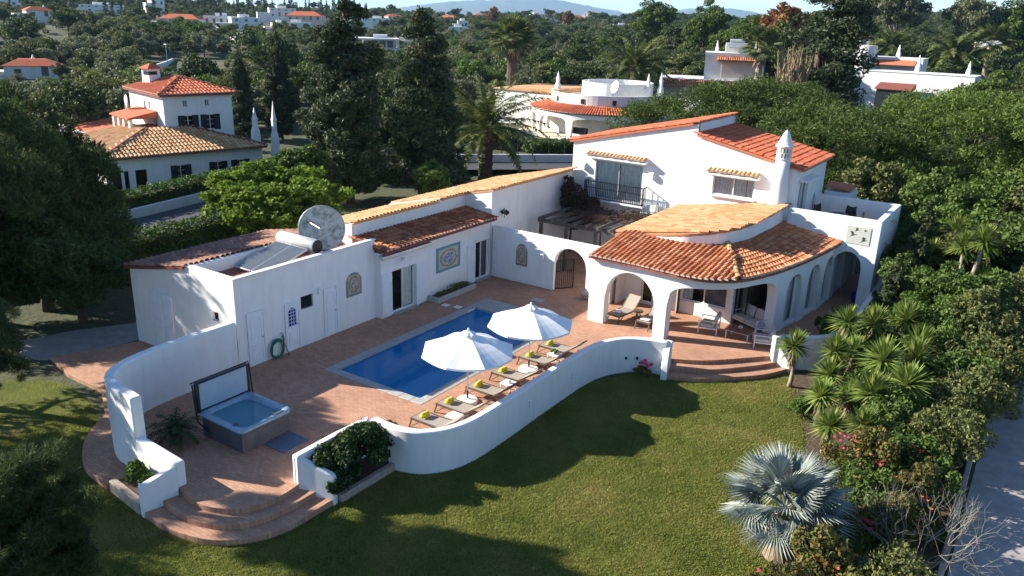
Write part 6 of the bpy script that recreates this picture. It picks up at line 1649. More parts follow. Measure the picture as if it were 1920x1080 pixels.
# --- fan palms
def fan_leaf(seed, R_, n=34, mat='leaf_blue', stem=0.8):
    """stem along +x, then a folded fan of segments"""
    rng = np.random.default_rng(seed); V = []; q = np.array((0, 0.018, 0)); a = np.zeros(3); b = np.array((stem, 0, 0.05)); V += [a - q, a + q, b + q, b - q]
    for k in range(n):
        t0 = -2.0 + 4.0 * k / n; t1 = -2.0 + 4.0 * (k + 1) / n; tm = (t0 + t1) / 2; rl = R_ * (0.80 + 0.20 * math.cos(tm * 0.8)) * (0.93 + 0.14 * rng.random())
        def P(t, r, lift): return b + np.array((math.cos(t) * r, math.sin(t) * r, lift - 0.28 * (r / R_) ** 2 * R_ * 0.5 - 0.10 * abs(math.sin(t)) * r))
        zf = 0.02
        m1 = P(t0, rl * .6, 0); m2 = P(t1, rl * .6, 0); mm = P(tm, rl * .6, 0.05 * R_)
        V += [b, m1, P(tm, rl * .62, 0.05 * R_), b + np.array((0, 0, .002))] if False else []
        V += [b, P(t0, rl * .55, 0), P(tm, rl * .57, 0.045 * R_), b + np.array((1e-3, 0, 2e-3))]
        V += [b, P(tm, rl * .57, 0.045 * R_), P(t1, rl * .55, 0), b + np.array((1e-3, 0, 2e-3))]
        tip = P(tm, rl, -0.06 * R_ * rng.random()); V += [P(t0, rl * .55, 0), tip - np.array((0, .004, 0)), tip + np.array((0, .004, 0)), P(tm, rl * .57, 0.045 * R_)]
        V += [P(tm, rl * .57, 0.045 * R_), tip, tip + np.array((0, .006, 0)), P(t1, rl * .55, 0)]
    return quads_mesh('fan_leaf', np.array(V), mat)
fls = [fan_leaf(600 + k, 0.92 + 0.08 * k) for k in range(3)]
bf = empty('fan_palm', 'silvery blue fan palm with stubby trunk at the lawn edge', 'palm', (-3.95, 19.3, -0.53), 0)
mb = MB(); mb.lathe([(0.42, 0), (0.36, 0.3), (0.30, 0.6), (0.33, 0.9), (0.28, 1.25), (0.16, 1.5)], n=12); mb.obj('trunk', 'dead_thatch', bf)
rng = np.random.default_rng(66)
for k in range(30):
    t = k / 30; az = k * 2.39996 + 0.4; el = 1.30 - 1.55 * t
    o = bpy.data.objects.new('leaf', fls[k % 3]); link(o, bf); o.location = (0.08 * math.cos(az), 0.08 * math.sin(az), 1.45 + 0.12 * (1 - t))
    o.rotation_euler = (0.3 * rng.normal(), -el, az); s = 0.84 + 0.18 * rng.random(); o.scale = (s, s, s)
fgreen = [fan_leaf(620 + k, 1.0, 22, 'leaf_palm', 0.9) for k in range(2)]
def fan_tree(name, label, x, y, z, h, r, nl, s, seed, skirt=60, bark='bark'):
    e = empty(name, label, 'palm', (x, y, z), 0); mb = MB(); mb.lathe([(r * 1.3, 0)] + [(r * (1 + .1 * (k % 2)), h * k / 16) for k in range(1, 16)] + [(r * .8, h)], n=10); mb.obj('trunk', bark, e)
    rng = np.random.default_rng(seed); sk = []
    for k in range(nl):
        t = k / nl; az = k * 2.39996; el = 1.3 - 1.9 * t
        o = bpy.data.objects.new('leaf', fgreen[k % 2]); link(o, e); o.location = (0, 0, h); o.rotation_euler = (0.2 * rng.normal(), -el, az); o.scale = (s, s, s)
    for j in range(skirt):
        az = rng.random() * 6.283; zz = h - 0.2 - rng.random() * 1.6; l = 1.0 + 0.6 * rng.random(); a = np.array((r * math.cos(az), r * math.sin(az), zz)); b = a + np.array((.5 * math.cos(az), .5 * math.sin(az), -l)); s_ = np.array((-math.sin(az), math.cos(az), 0)) * .12
        sk += [a - s_, a + s_, b + s_ * .5, b - s_ * .5]
    if skirt: link(bpy.data.objects.new('dead_leaves', quads_mesh('dead_leaves', np.array(sk), 'dead_thatch')), e)
    return e
fan_tree('fan_palm', 'tall fan palm with thick brown trunk left of the round house', -69.0, 101.8, -1, 11.0, 0.75, 34, 2.1, 71, 50)
fan_tree('fan_palm', 'fan palm with dry skirt rising from the umbrella pines', -23.6, 70.5, -1, 7.6, 0.35, 22, 1.1, 72, 90, 'bark_grey')
fan_tree('fan_palm', 'fan palm with dry skirt left of the clipped cypress', -40.5, 128.0, -1, 11.0, 0.5, 24, 2.0, 73, 90, 'bark_grey')
fan_tree('fan_palm', 'tall thin fan palm at the far right', -6.0, 205.0, -1, 15.0, 0.35, 22, 2.3, 74, 40, 'bark_grey')
fan_tree('fan_palm', 'leaning thin fan palm at the far right edge', 2.0, 205.0, -1, 13.5, 0.35, 22, 2.2, 75, 40, 'bark_grey')
fan_tree('fan_palm', 'fan palm right of the two upper date palms', -14.5, 188.0, -1, 12.0, 0.5, 24, 2.4, 76, 80, 'bark_grey')
# --- cycad by the hot tub
cyf = [frond_mesh(640 + k, 0.95, 0.20, 26, 0.9, 0.015, 'leaf_cycad', 0.016) for k in range(2)]
cyc = empty('cycad', 'dark green cycad standing between the white wall and hot tub', 'cycad', (-21.0, 12.75, 0), 0)
mb = MB(); mb.lathe([(0.16, 0), (0.20, 0.15), (0.15, 0.42)], n=10); mb.obj('trunk', 'bark', cyc)
for k in range(30):
    t = k / 30; az = k * 2.39996; o = bpy.data.objects.new('frond', cyf[k % 2]); link(o, cyc); o.location = (0, 0, 0.42); o.rotation_euler = (0, -(1.2 - 1.15 * t - 1.0), az)
# --- bare bush bottom right
bb = empty('bare_bush', 'leafless grey branching bush beside the driveway', 'bush', (-0.75, 20.6, -0.53), 0)
rng = np.random.default_rng(90); mb = MB()
def twig(p, d, l, r, depth):
    q = p + d * l; m = p + d * l * .5 + Vector(rng.normal(size=3)) * l * 0.04; mb.tube([p, m, q], [r, r * .8, r * .55], 4, cap=False)
    if depth == 0: return
    for _ in range(3 if depth > 1 else 2):
        nd = (d + Vector(rng.normal(size=3)) * 0.48 + Vector((0, 0, 0.08))).normalized(); twig(q, nd, l * (0.62 + 0.25 * rng.random()), r * .55, depth - 1)
for k in range(8):
    a = 6.283 * k / 8 + rng.random(); twig(Vector((0.1 * math.cos(a), 0.1 * math.sin(a), 0)), Vector((math.cos(a) * .55, math.sin(a) * .55, 1)).normalized(), 0.85, 0.035, 4)
mb.obj('branches', 'leaf_twig', bb)
# ------------------------------------------------------------------ hedges, neighbours, far landscape
def hedge(name, label, path, w, h, seed, mat='leaf_hedge', z=None, n=14000, size=0.17):
    rng = np.random.default_rng(seed); P = resample(path, 0.5); bl = []
    x0, y0 = P[0]
    for (x, y) in P:
        for j in range(3): bl.append((x - x0 + rng.normal() * .1, y - y0 + rng.normal() * .1, h * (0.25 + 0.3 * j) + 0.05 * rng.normal(), w * .55, w * .55, h * .26))
    V = leaf_arrays(rng, bl, n, size, 0.6, 0.6)
    e = empty(name, label, 'hedge', (x0, y0, terrain(x0, y0) if z is None else z))
    link(bpy.data.objects.new('foliage', quads_mesh('foliage', V, mat)), e)
    mb = MB(); mb.ribbon([(x - x0, y - y0) for x, y in P], w * 0.55, 0.0, h * 0.8); mb.obj('twig_core', 'bark', e)
    return e
hedge('clipped_hedge', 'clipped green hedge between the pool house and the road', [(-41.4, 19.0), (-40.7, 26.0), (-41.2, 32.0), (-42.4, 37.5)], 1.6, 1.7, 700, n=26000)
hedge('clipped_hedge', 'clipped green hedge in front of the two storey house', [(-50.7, 22.0), (-51.3, 28.6), (-52.9, 37.6), (-54.8, 45.5)], 1.6, 1.55, 701, n=26000)
hedge('clipped_hedge', 'clipped green hedge below the round white house', [(-47.5, 74.5), (-42.0, 79.0), (-36.0, 81.5)], 1.8, 1.5, 702, n=9000, size=0.25)
hedge('clipped_hedge', 'dark green hedge behind the date palm', [(-62.0, 70.0), (-55.0, 73.5), (-50.0, 75.0)], 2.0, 2.0, 703, n=9000, size=0.25)
mb = MB(); mb.ribbon(resample([(-49.6, 20), (-50.2, 28.8), (-51.8, 37.6), (-53.6, 45.0)], 1.0), 0.3, -0.7, 0.10); tag(mb.obj('road_wall', 'white_far', bevel=0.03), 'low white wall along the road below the house hedge', 'wall')
mb = MB(); mb.ribbon(resample([(-52.0, 58.0), (-44.5, 65.5), (-36.0, 73.5), (-28.0, 80.5)], 1.0), 0.3, -0.9, 0.25); tag(mb.obj('road_wall', 'white_far', bevel=0.03), 'white wall with fence beyond the date palm', 'wall')
mb = MB(); mb.ribbon(resample([(-42.3, 12.0), (-40.8, 15.2), (-40.0, 18.0)], 1.0), 0.3, -0.7, 0.4); tag(mb.obj('road_wall', 'white_far', bevel=0.03), 'low pale wall at the left edge behind the pine trunks', 'wall')
fp = empty('wire_fence', 'dark wire fence on the white wall behind the date palm', 'fence', (-44, 66, -1))
for k, (x, y) in enumerate(resample([(-52.0, 58.6), (-44.5, 66.1), (-36.0, 74.1)], 1.6)):
    mb = MB(); mb.bar((x + 44, y - 66, 0), (x + 44, y - 66, 3.0), 0.06); mb.obj('post', 'dark_metal', fp)
for z in (2.3, 2.65, 3.0):
    q = resample([(-52.0, 58.6), (-44.5, 66.1), (-36.0, 74.1)], 4); mb = MB(); mb.tube([(x + 44, y - 66, z) for x, y in q], 0.02, 4); mb.obj('rail', 'dark_metal', fp)

# --- two-storey neighbour on the left: local frame s along facade, t inwards
LA = Vector((-59.7, 32.66)); LD = Vector((0.2226, 0.9749)); LI = Vector((-0.975, 0.223))
def lp(s, t): q = LA + LD * s + LI * t; return (q.x, q.y)
nb = empty('neighbour_house', 'two storey white house with dark shutters and tiled hip roofs', 'house', (0, 0, 0))
def nwall(mb, s0, t0, s1, t1, z0, z1, holes=(), th=0.25):
    a, b = Vector(lp(s0, t0)), Vector(lp(s1, t1)); d = (b - a); w = d.length; d.normalize(); N = Vector((d.y, -d.x))
    mb.wall(a, d, w, z0, z1, list(holes), N, th)
mb = MB()
nwall(mb, 0.45, 0.5, 13.4, 0.5, -1.6, 1.72, [(0.15, 1.15, -1.0, 0.72), (1.35, 1.72, -1.0, 0.72), (2.2, 3.1, -1.0, 0.72), (5.0, 6.6, -0.5, 0.78), (8.2, 9.7, -0.3, 0.78), (10.1, 11.7, -0.3, 0.78)])
nwall(mb, 0.45, 12.0, 0.45, 0.5, -1.6, 1.72); nwall(mb, 13.4, 0.5, 13.4, 12, -1.6, 1.72); nwall(mb, 13.4, 12, 0.45, 12, -1.6, 1.72)
UF = 4.5
nwall(mb, 6.8, UF, 12.8, UF, 1.6, 5.95, [(1.65, 2.05, 4.95, 5.5), (3.55, 3.95, 4.95, 5.5), (1.15, 2.85, 2.95, 4.22), (3.1, 4.75, 2.95, 4.22)])
nwall(mb, 6.8, 12.5, 6.8, UF, 1.6, 5.95, [(3.4, 3.9, 4.6, 5.2), (4.5, 5.0, 4.6, 5.2), (5.6, 6.2, 2.4, 4.0)]); nwall(mb, 12.8, UF, 12.8, 12.5, 1.6, 5.95); nwall(mb, 12.8, 12.5, 6.8, 12.5, 1.6, 5.95)
mb.obj('wall', 'white', nb)
def hip_roof(parent, s0, s1, t0, t1, z0, zr, inset_s, inset_t, mat, name='roof', spacing=0.32):
    c = [lp(s0, t0), lp(s1, t0), lp(s1, t1), lp(s0, t1)]; tm = (t0 + t1) / 2
    r0, r1 = lp(s0 + inset_s, t0 + inset_t), lp(s1 - inset_s, t0 + inset_t)
    r2, r3 = lp(s1 - inset_s, t1 - inset_t), lp(s0 + inset_s, t1 - inset_t)
    mb = MB(); top = [(*r0, zr), (*r1, zr), (*r2, zr), (*r3, zr)]; bot = [(*q, z0) for q in c]
    for k in range(4): mb.face([bot[k], bot[(k + 1) % 4], top[(k + 1) % 4], top[k]])
    mb.face(top); mb.face([(*q, z0 - .12) for q in c][::-1])
    for k in range(4): a, b = c[k], c[(k + 1) % 4]; mb.face([(*a, z0 - .12), (*b, z0 - .12), (*b, z0), (*a, z0)])
    o = mb.obj(name, 'tile_dark', parent); cols = []
    for s in np.arange(s0 + .15, s1, spacing):
        f = min(1.0, (s - s0) / inset_s, (s1 - s) / inset_s) if inset_s > 0 else 1.0
        cols.append(((*lp(s, t0 - .03), z0 + .02), (*lp(s, t0 + inset_t * f), z0 + (zr - z0) * f + .02)))
    for t in np.arange(t0 + .15, t1, spacing):
        f = min(1.0, (t - t0) / inset_t, (t1 - t) / inset_t)
        cols.append(((*lp(s0 - .03, t), z0 + .02), (*lp(s0 + inset_s * f, t), z0 + (zr - z0) * f + .02)))
    tiled(o, cols, mat, r=0.15, step=0.6)
    mb = MB()
    for k in (0, 1): mb.tube([(*c[k], z0 + .1), (top[k][0], top[k][1], zr + .1)], 0.13, 6)
    mb.obj('hip_ridge', 'tile_dark', o); return o
hip_roof(nb, 0.0, 13.7, 0.0, 12.4, 1.80, 3.30, 5.2, 4.6, 'tile_buff')
hip_roof(nb, 6.4, 13.2, UF - .4, 12.9, 6.0, 7.1, 3.3, 3.9, 'tile_red')
def nwin(s0, s1, t, z0, z1, sh=True):
    a = Vector(lp(0, t)); 
    f = window(nb, a, LD, -LI, s0, s1, z0, z1, 2, rows=3, depth=0.12, fw=0.05)
    if sh:
        w = (s1 - s0) * 0.30
        for (p, q) in ((s0 - 0.04, s0 + w), (s1 - w, s1 + 0.04)): shutter(nb, a, LD, -LI, p, q, z0 - .03, z1 + .03, 'shutter_dark', slats=0.14)
nwin(7.95, 9.65, UF, 2.95, 4.22); nwin(9.9, 11.55, UF, 2.95, 4.22); nwin(8.45, 8.85, UF, 4.95, 5.5, False); nwin(10.35, 10.75, UF, 4.95, 5.5, False)
nwin(5.45, 7.05, 0.5, -0.5, 0.78); nwin(8.65, 10.15, 0.5, -0.3, 0.78); nwin(10.55, 12.15, 0.5, -0.3, 0.78)
for s0, s1 in ((0.6, 1.6), (1.8, 2.17), (2.65, 3.55)):
    a = Vector(lp(0, 0.5)); window(nb, a, LD, -LI, s0, s1, -1.0, 0.72, 1, frame='shutter_dark', depth=0.2)
# side balcony porch facing the sun
mb = MB(); c = [lp(4.3, 6.0), lp(6.78, 6.0), lp(6.78, 10.6), lp(4.3, 10.6)]; mb.prism(c, 3.95, [4.05, 4.55, 4.55, 4.05]); pr_ = mb.obj('porch_roof', 'tile_red', nb)
for t in (6.3, 7.7, 9.0, 10.3):
    q = lp(4.6, t); mb = MB(); mb.box(q[0] - .13, q[1] - .13, 1.6, q[0] + .13, q[1] + .13, 3.95); mb.obj('porch_column', 'white', nb)
mb = MB(); mb.prism([lp(3.4, 5.7), lp(6.8, 5.7), lp(6.8, 12.1), lp(3.4, 12.1)], 1.5, 2.0); mb.obj('balcony_deck', 'white', nb)
mb = MB()
for t in np.arange(9.0, 16.0, 0.45):
    q = lp(1.6, t); mb.box(q[0] - .07, q[1] - .07, 1.9, q[0] + .07, q[1] + .07, 2.6)
a, b = lp(1.6, 8.8), lp(1.6, 16.0); mb.bar((*a, 2.65), (*b, 2.65), 0.24, 0.12); mb.bar((*a, 1.9), (*b, 1.9), 0.24, 0.10); mb.obj('balustrade', 'white', nb)
mb = MB(); mb.prism([lp(2.0, 9.5), lp(8, 9.5), lp(8, 18), lp(2.0, 18)], -1.2, 1.85); mb.obj('side_wing', 'white', nb)
mb = MB(); mb.prism([lp(3.4, 12.5), lp(8.2, 12.5), lp(8.2, 18.2), lp(3.4, 18.2)], 1.86, [2.2, 3.0, 3.0, 2.2]); mb.obj('side_wing_roof', 'tile_red', nb)
def algarve_chimney(parent, x, y, z0, h, w, name='chimney'):
    mb = MB(); mb.lathe([(w, z0), (w * .78, z0 + h * .45), (w * .5, z0 + h * .55), (w * .5, z0 + h * .70), (w * .58, z0 + h * .72), (w * .42, z0 + h * .76), (0.02, z0 + h)], (x, y, 0), 4, rot=0.55); return mb.obj(name, 'white', parent)
q = lp(13.35, 1.4); algarve_chimney(nb, q[0], q[1], 1.4, 3.6, 0.50); 
q = lp(17.2, 5.5); algarve_chimney(nb, q[0], q[1], -1.2, 6.2, 0.50)
q = lp(8.2, 10.5); mb = MB(); mb.box(q[0] - .55, q[1] - .55, 6.3, q[0] + .55, q[1] + .55, 7.75); mb.box(q[0] - .25, q[1] - .57, 7.25, q[0] + .57, q[1] + .25, 7.55, 1); mb.obj('chimney', ['white', 'dark_metal'], nb); mb = MB(); mb.prism([(q[0] - .7, q[1] - .7), (q[0] + .7, q[1] - .7), (q[0] + .7, q[1] + .7), (q[0] - .7, q[1] + .7)], 7.75, 7.85); mb.lathe([(0.9, 7.86), (0.1, 8.2)], (q[0], q[1], 0), 4, rot=0.785); mb.obj('chimney_roof', 'tile_red', nb)
q = lp(5.6, 10.2); mb = MB(); mb.tube([(0, 0, 0), (0, 0.75, 0.0)], 0.04, 6); mb.lathe([(0.05, 0), (0.5, 0.05), (0.62, 0.14)], (0, 0, 0), 16); o = mb.obj('satellite_dish', 'white', nb, loc=(q[0], q[1], 5.0)); o.rotation_euler = (R(-90), 0, R(-20))
mb = MB(); mb.box(-1.9, -0.85, 0.25, 1.9, 0.85, 0.8); mb.prism([(-1.2, -0.75), (1.0, -0.75), (0.7, 0.75), (-0.9, 0.75)], 0.8, 1.35)
cq = lp(-0.8, 2.2)
pc = empty('parked_car', 'silver parked car beside the two storey house, half hidden by the hedge', 'car', (cq[0], cq[1], -1.0), 1.35)
mb = MB(); mb.prism([(-2.0, -.8), (2.0, -.8), (2.0, .8), (-2.0, .8)], 0.25, 0.78); mb.prism([(-1.5, -.72), (1.1, -.72), (1.1, .72), (-1.5, .72)], 0.78, 0.82); mb.obj('body', 'alu', pc, bevel=0.12)
mb = MB(); i = len(mb.v); mb.v += [(-1.4, -.7, .8), (1.2, -.7, .8), (1.2, .7, .8), (-1.4, .7, .8), (-.9, -.6, 1.4), (.5, -.6, 1.4), (.5, .6, 1.4), (-.9, .6, 1.4)]
for f in ((4, 5, 6, 7), (0, 1, 5, 4), (1, 2, 6, 5), (2, 3, 7, 6), (3, 0, 4, 7)): mb.f.append(f); mb.m.append(0)
mb.obj('cabin', 'collector', pc, bevel=0.05)
for x in (-1.25, 1.3):
    for y in (-.8, .8): mb = MB(); mb.tube([(x, y - .1, .32), (x, y + .1, .32)], 0.32, 14); mb.obj('wheel', 'black_plastic', pc)

# --- round white house
rh = empty('round_house', 'round white house with red tiled porch and pale terrace', 'house', (-50.5, 97.0, -1.0))
def ring_wall(mb, c, r, a0, a1, z0, z1, th, n=40, openings=()):
    pts, zl = [], []
    for k in range(n + 1):
        a = a0 + (a1 - a0) * k / n; pts.append((c[0] + r * math.cos(a), c[1] + r * math.sin(a)))
        z = z0
        for (oa, ob, sp, tp) in openings:
            if oa < a < ob: z = arch((a - (oa + ob) / 2) / ((ob - oa) / 2), sp, tp, 3.0)
        zl.append(z)
    mb.ribbon(pts, th, zl, z1)
mb = MB(); ring_wall(mb, (0, 0), 7.2, -2.9, 0.6, 0, 5.2, 0.3); mb.obj('drum_wall', 'white_far', rh)
mb = MB(); ring_wall(mb, (0, 0), 9.6, -2.75, -0.2, 0, 3.0, 0.4, 90, [(-2.70, -2.20, 1.6, 2.5), (-2.10, -1.60, 1.6, 2.5), (-1.53, -0.95, 1.6, 2.5), (-0.88, -0.3, 1.6, 2.5)]); mb.obj('porch_arcade', 'white_far', rh)
mb = MB(); N_ = 60
for k in range(N_):
    a, b = -2.8 + 2.7 * k / N_, -2.8 + 2.7 * (k + 1) / N_
    mb.face([(10.0 * math.cos(a), 10.0 * math.sin(a), 3.1), (10.0 * math.cos(b), 10.0 * math.sin(b), 3.1), (7.2 * math.cos(b), 7.2 * math.sin(b), 3.85), (7.2 * math.cos(a), 7.2 * math.sin(a), 3.85)])
pro = mb.obj('porch_roof', 'tile_dark', rh)
tiled(pro, [((10.05 * math.cos(a), 10.05 * math.sin(a), 3.12), (7.3 * math.cos(a), 7.3 * math.sin(a), 3.86)) for a in np.arange(-2.8, -0.1, 0.036)], 'tile_red', r=0.16, step=0.7)
mb = MB(); mb.box(-16, -3.0, 0, -5.5, 8, 4.6); mb.box(-5, 1, 0, 14, 10, 4.2); mb.obj('rear_block', 'white_far', rh)
mb = MB(); mb.prism([(-16.2, -3.2), (-5.5, -3.2), (-5.5, 8.2), (-16.2, 8.2)], 4.6, [4.75, 5.2, 5.2, 4.75]); mb.obj('rear_roof', 'tile_pale', rh)
mb = MB(); ring_wall(mb, (0.5, 2), 4.6, -3.1, 3.1, 4.6, 6.4, 0.25); mb.obj('roof_parapet', 'white_far', rh)
for a in (-2.1, -1.5, -0.95): mb = MB(); mb.obox((7.36 * math.cos(a), 7.36 * math.sin(a), 4.4), (-math.sin(a), math.cos(a), 0), (math.cos(a), math.sin(a), 0), (0, 0, 1), 0.25, 0.04, 0.3); mb.obj('window', 'shutter_dark', rh)
mb = MB(); mb.prism([(11.5 * math.cos(a), 11.5 * math.sin(a)) for a in np.linspace(-2.9, 0.3, 30)] + [(0, 0)], 0.0, 0.12); mb.obj('patio_floor', 'cream', rh)
for (x, y, h) in ((-7.0, -1.0, 3.2), (5.4, 1.0, 3.6), (6.9, 1.6, 3.8)): algarve_chimney(rh, x, y, 4.2, h, 0.5)
mb = MB(); mb.lathe([(0.05, 0), (0.55, 0.06), (0.8, 0.2)], n=16); o = mb.obj('satellite_dish', 'white', rh, loc=(2.9, -3.2, 6.1)); o.rotation_euler = (R(75), 0, R(-30))
mb = MB(); mb.box(-0.9, -0.9, 0.5, 1.2, -0.3, 1.25); o = mb.obj('barbecue', 'dark_metal', rh, loc=(1.0, -8.3, 0.1))

# --- generic far houses
random.seed(77)
def far_house(x, y, w, d, h, rz, label, roof='flat', mat='white_far', floors=1, z=None, wing=True, rm='tile_red'):
    e = empty('house', label, 'house', (x, y, terrain(x, y) if z is None else z), rz, 'far houses')
    mb = MB(); mb.box(-w / 2, -d / 2, -4, w / 2, d / 2, h); mb.obj('wall', mat, e)
    if roof == 'flat':
        mb = MB()
        for b in ((-w / 2 - .1, -d / 2 - .1, w / 2 + .1, -d / 2 + .2), (-w / 2 - .1, d / 2 - .2, w / 2 + .1, d / 2 + .1), (-w / 2 - .1, -d / 2 + .2, -w / 2 + .2, d / 2 - .2), (w / 2 - .2, -d / 2 + .2, w / 2 + .1, d / 2 - .2)): mb.box(b[0], b[1], h - .2, b[2], b[3], h + .5)
        mb.obj('parapet', mat, e)
    else:
        mb = MB(); q = [(-w / 2 - .4, -d / 2 - .4), (w / 2 + .4, -d / 2 - .4), (w / 2 + .4, d / 2 + .4), (-w / 2 - .4, d / 2 + .4)]; k = min(w, d) * .35
        t = [(-w / 2 + k, -d / 2 + k), (w / 2 - k, -d / 2 + k), (w / 2 - k, d / 2 - k), (-w / 2 + k, d / 2 - k)]
        for i in range(4): mb.face([(*q[i], h), (*q[(i + 1) % 4], h), (*t[(i + 1) % 4], h + k * .55), (*t[i], h + k * .55)])
        mb.face([(*p, h + k * .55) for p in t]); mb.face([(*p, h) for p in q][::-1]); mb.obj('roof', rm, e)
    if wing:
        s = random.choice((-1, 1)); mb = MB(); mb.box(s * w * .5 - (0 if s > 0 else w * .45), -d * .42, -4, s * w * .5 + (w * .45 if s > 0 else 0), d * .35, h * .62); mb.obj('wing', mat, e)
        mb = MB(); mb.box(-w * .2, -d * .2, h + .02, w * .15, d * .3, h + 1.7 if roof == 'flat' else h + .1); mb.obj('roof_room', mat, e)
    for f in range(floors):
        n = max(2, int(w / 3.2))
        for i in range(n):
            xx = -w / 2 + w * (i + .5) / n; zz = 0.9 + f * 3.0; hh = 1.3 if random.random() < .6 else 2.0
            mb = MB(); mb.box(xx - .6, -d / 2 - .04, zz, xx + .6, -d / 2 + .05, zz + hh); mb.obj('window', 'collector', e)
        for i in range(max(1, int(d / 4))):
            yy = -d / 2 + d * (i + .5) / max(1, int(d / 4)); mb = MB(); mb.box(w / 2 - .05, yy - .55, 0.9 + f * 3, w / 2 + .04, yy + .55, 2.3 + f * 3); mb.obj('window', 'collector', e)
    cx_ = random.uniform(-w * .3, w * .3); mb = MB(); mb.lathe([(0.4, 0), (0.32, 1.1), (0.38, 1.15), (0.05, 1.9)], (cx_, d * .2, h), 6); mb.obj('chimney', mat, e)
    return e
for (x, y, w, d, h, rz, roof, fl, m, zb, lb) in FAR_HOUSES:
    far_house(x, y, w, d, h, rz, lb, roof, m, fl, zb - 0.6)
# modern house
mh = empty('house', 'modern white flat roofed house with overhanging roof slab', 'house', (-185.5, 196.2, 0.0), 0.76)
mb = MB(); mb.box(-5.2, -4, -2, 5.6, 5, 2.4); mb.obj('wall', 'white_far', mh)
mb = MB(); mb.box(-7.5, -5.5, 5.3, 7.0, 5.5, 5.75); mb.box(6.6, -5.5, 2.3, 7.0, 5.5, 5.3); mb.box(-6.5, -5.5, 2.41, 6.6, 5.5, 2.8); mb.obj('roof_slab', 'white_far', mh)
mb = MB(); mb.box(-4.5, -3.2, 2.81, 6.0, 4.5, 5.29); mb.obj('upper_wall', 'white_far', mh)
for k in range(4): mb = MB(); mb.box(-3.9 + 2.4 * k, -3.26, 3.0, -2.0 + 2.4 * k, -3.18, 5.0); mb.obj('window', 'collector', mh)
mb = MB(); mb.box(-1, -1, 5.76, 3.4, 3, 6.8); mb.obj('roof_box', 'white_far', mh)
mb = MB(); mb.box(-15, -5.5, 2.0, -6.6, 3, 2.5); mb.obj('terrace_slab', 'white_far', mh)
# house with tiled porches, upper right
uh = empty('house', 'white two storey house with tiled porches behind the umbrella pine', 'house', (-48.9, 131.0, -0.8), 0.36)
mb = MB(); mb.box(-8.5, 0, -1, 8, 9, 5.2); mb.obj('lower_wall', 'white_far', uh)
mb = MB(); mb.box(-1.5, 1.0, 5.2, 8, 8, 9.0); mb.obj('upper_wall', 'white_far', uh)
mb = MB(); mb.box(-1.6, 0.9, 9.0, 8.1, 8.1, 9.5); mb.obj('parapet', 'white_far', uh)
mb = MB(); mb.prism([(-9, -2.2), (4.5, -2.2), (4.5, 0), (-9, 0)], [4.0] * 4, [4.15, 4.15, 4.9, 4.9]); pr2 = mb.obj('porch_roof', 'tile_red', uh); tiled(pr2, [((x, -2.25, 4.2), (x, 0, 4.95)) for x in np.arange(-8.9, 4.5, .36)], 'tile', r=.16, step=.7)
mb = MB(); mb.prism([(0.5, -0.3), (7.5, -0.3), (7.5, 1.0), (0.5, 1.0)], [8.2] * 4, [8.3, 8.3, 8.8, 8.8]); pr2 = mb.obj('porch_roof', 'tile_red', uh); tiled(pr2, [((x, -.35, 8.34), (x, 1.0, 8.85)) for x in np.arange(0.6, 7.5, .36)], 'tile', r=.16, step=.7)
for x in (-8.5, -4.2, 0.0, 4.2): mb = MB(); mb.box(x - .25, -2.0, 0, x + .25, -1.6, 4.0); mb.obj('porch_column', 'white_far', uh)
mb = MB(); mb.box(-7.9, -0.06, 0.3, 3.5, 0.05, 3.4); mb.obj('porch_back', 'cream', uh)
mb = MB(); mb.box(1.3, 0.93, 5.6, 6.8, 1.05, 7.9); mb.obj('porch_back', 'pink', uh)
mb = MB(); mb.box(1.6, 3, 9.5, 5.0, 6, 11.0); mb.obj('roof_room', 'white_far', uh)
mb = MB(); mb.tube([(2.2, 3.4, 11.35), (4.6, 3.4, 11.35)], 0.32, 12); mb.box(2.1, 1.8, 10.3, 4.7, 3.3, 10.45); mb.obj('solar_heater', 'steel_tank', uh)
for x in (0.2, 6.4): algarve_chimney(uh, x, 4, 9.2, 2.2, 0.4)
# white walled house right of the clipped cypress
wh = empty('house', 'long blank white wall house beyond the umbrella pines', 'house', (-22.5, 150.0, 0.0), -0.02)
mb = MB(); mb.box(-10.0, -2, -2, 10.0, 6, 6.5); mb.obj('wall', 'white_far', wh)
mb = MB(); mb.box(-10.1, -2.1, 6.5, 10.1, -1.7, 6.7); mb.obj('parapet', 'white_far', wh)
for x, h in ((1.4, 3.0), (8.8, 2.4)): algarve_chimney(wh, x, -1.0, 6.4, h, 0.5)
mb = MB(); mb.prism([(-3.5, -7), (2.0, -7), (2.0, -3), (-3.5, -3)], 4.0, [4.1, 4.1, 4.9, 4.9]); mb.obj('porch_roof', 'tile_dark', wh)
mb = MB(); mb.box(-3.2, -6.7, -2, 1.7, -3.1, 4.0); mb.obj('porch_block', 'shutter_dark', wh)
th_ = empty('house', 'white house with a round tower beyond the long white wall', 'house', (-30.0, 166.0, 0.0), 0)
mb = MB(); mb.lathe([(1.7, -2), (1.7, 10.2)], (-2.6, 0, 0), 20); mb.obj('tower', 'white_far', th_)
mb = MB(); mb.box(-6, 1, -2, 7, 7, 8.3); mb.obj('wall', 'white_far', th_)
algarve_chimney(th_, 2.5, 2, 8.0, 2.6, 0.5)
mb = MB(); mb.prism([(-1, -1.2), (6, -1.2), (6, 0.9), (-1, 0.9)], 7.0, [7.1, 7.1, 7.9, 7.9]); mb.obj('porch_roof', 'tile_red', th_)
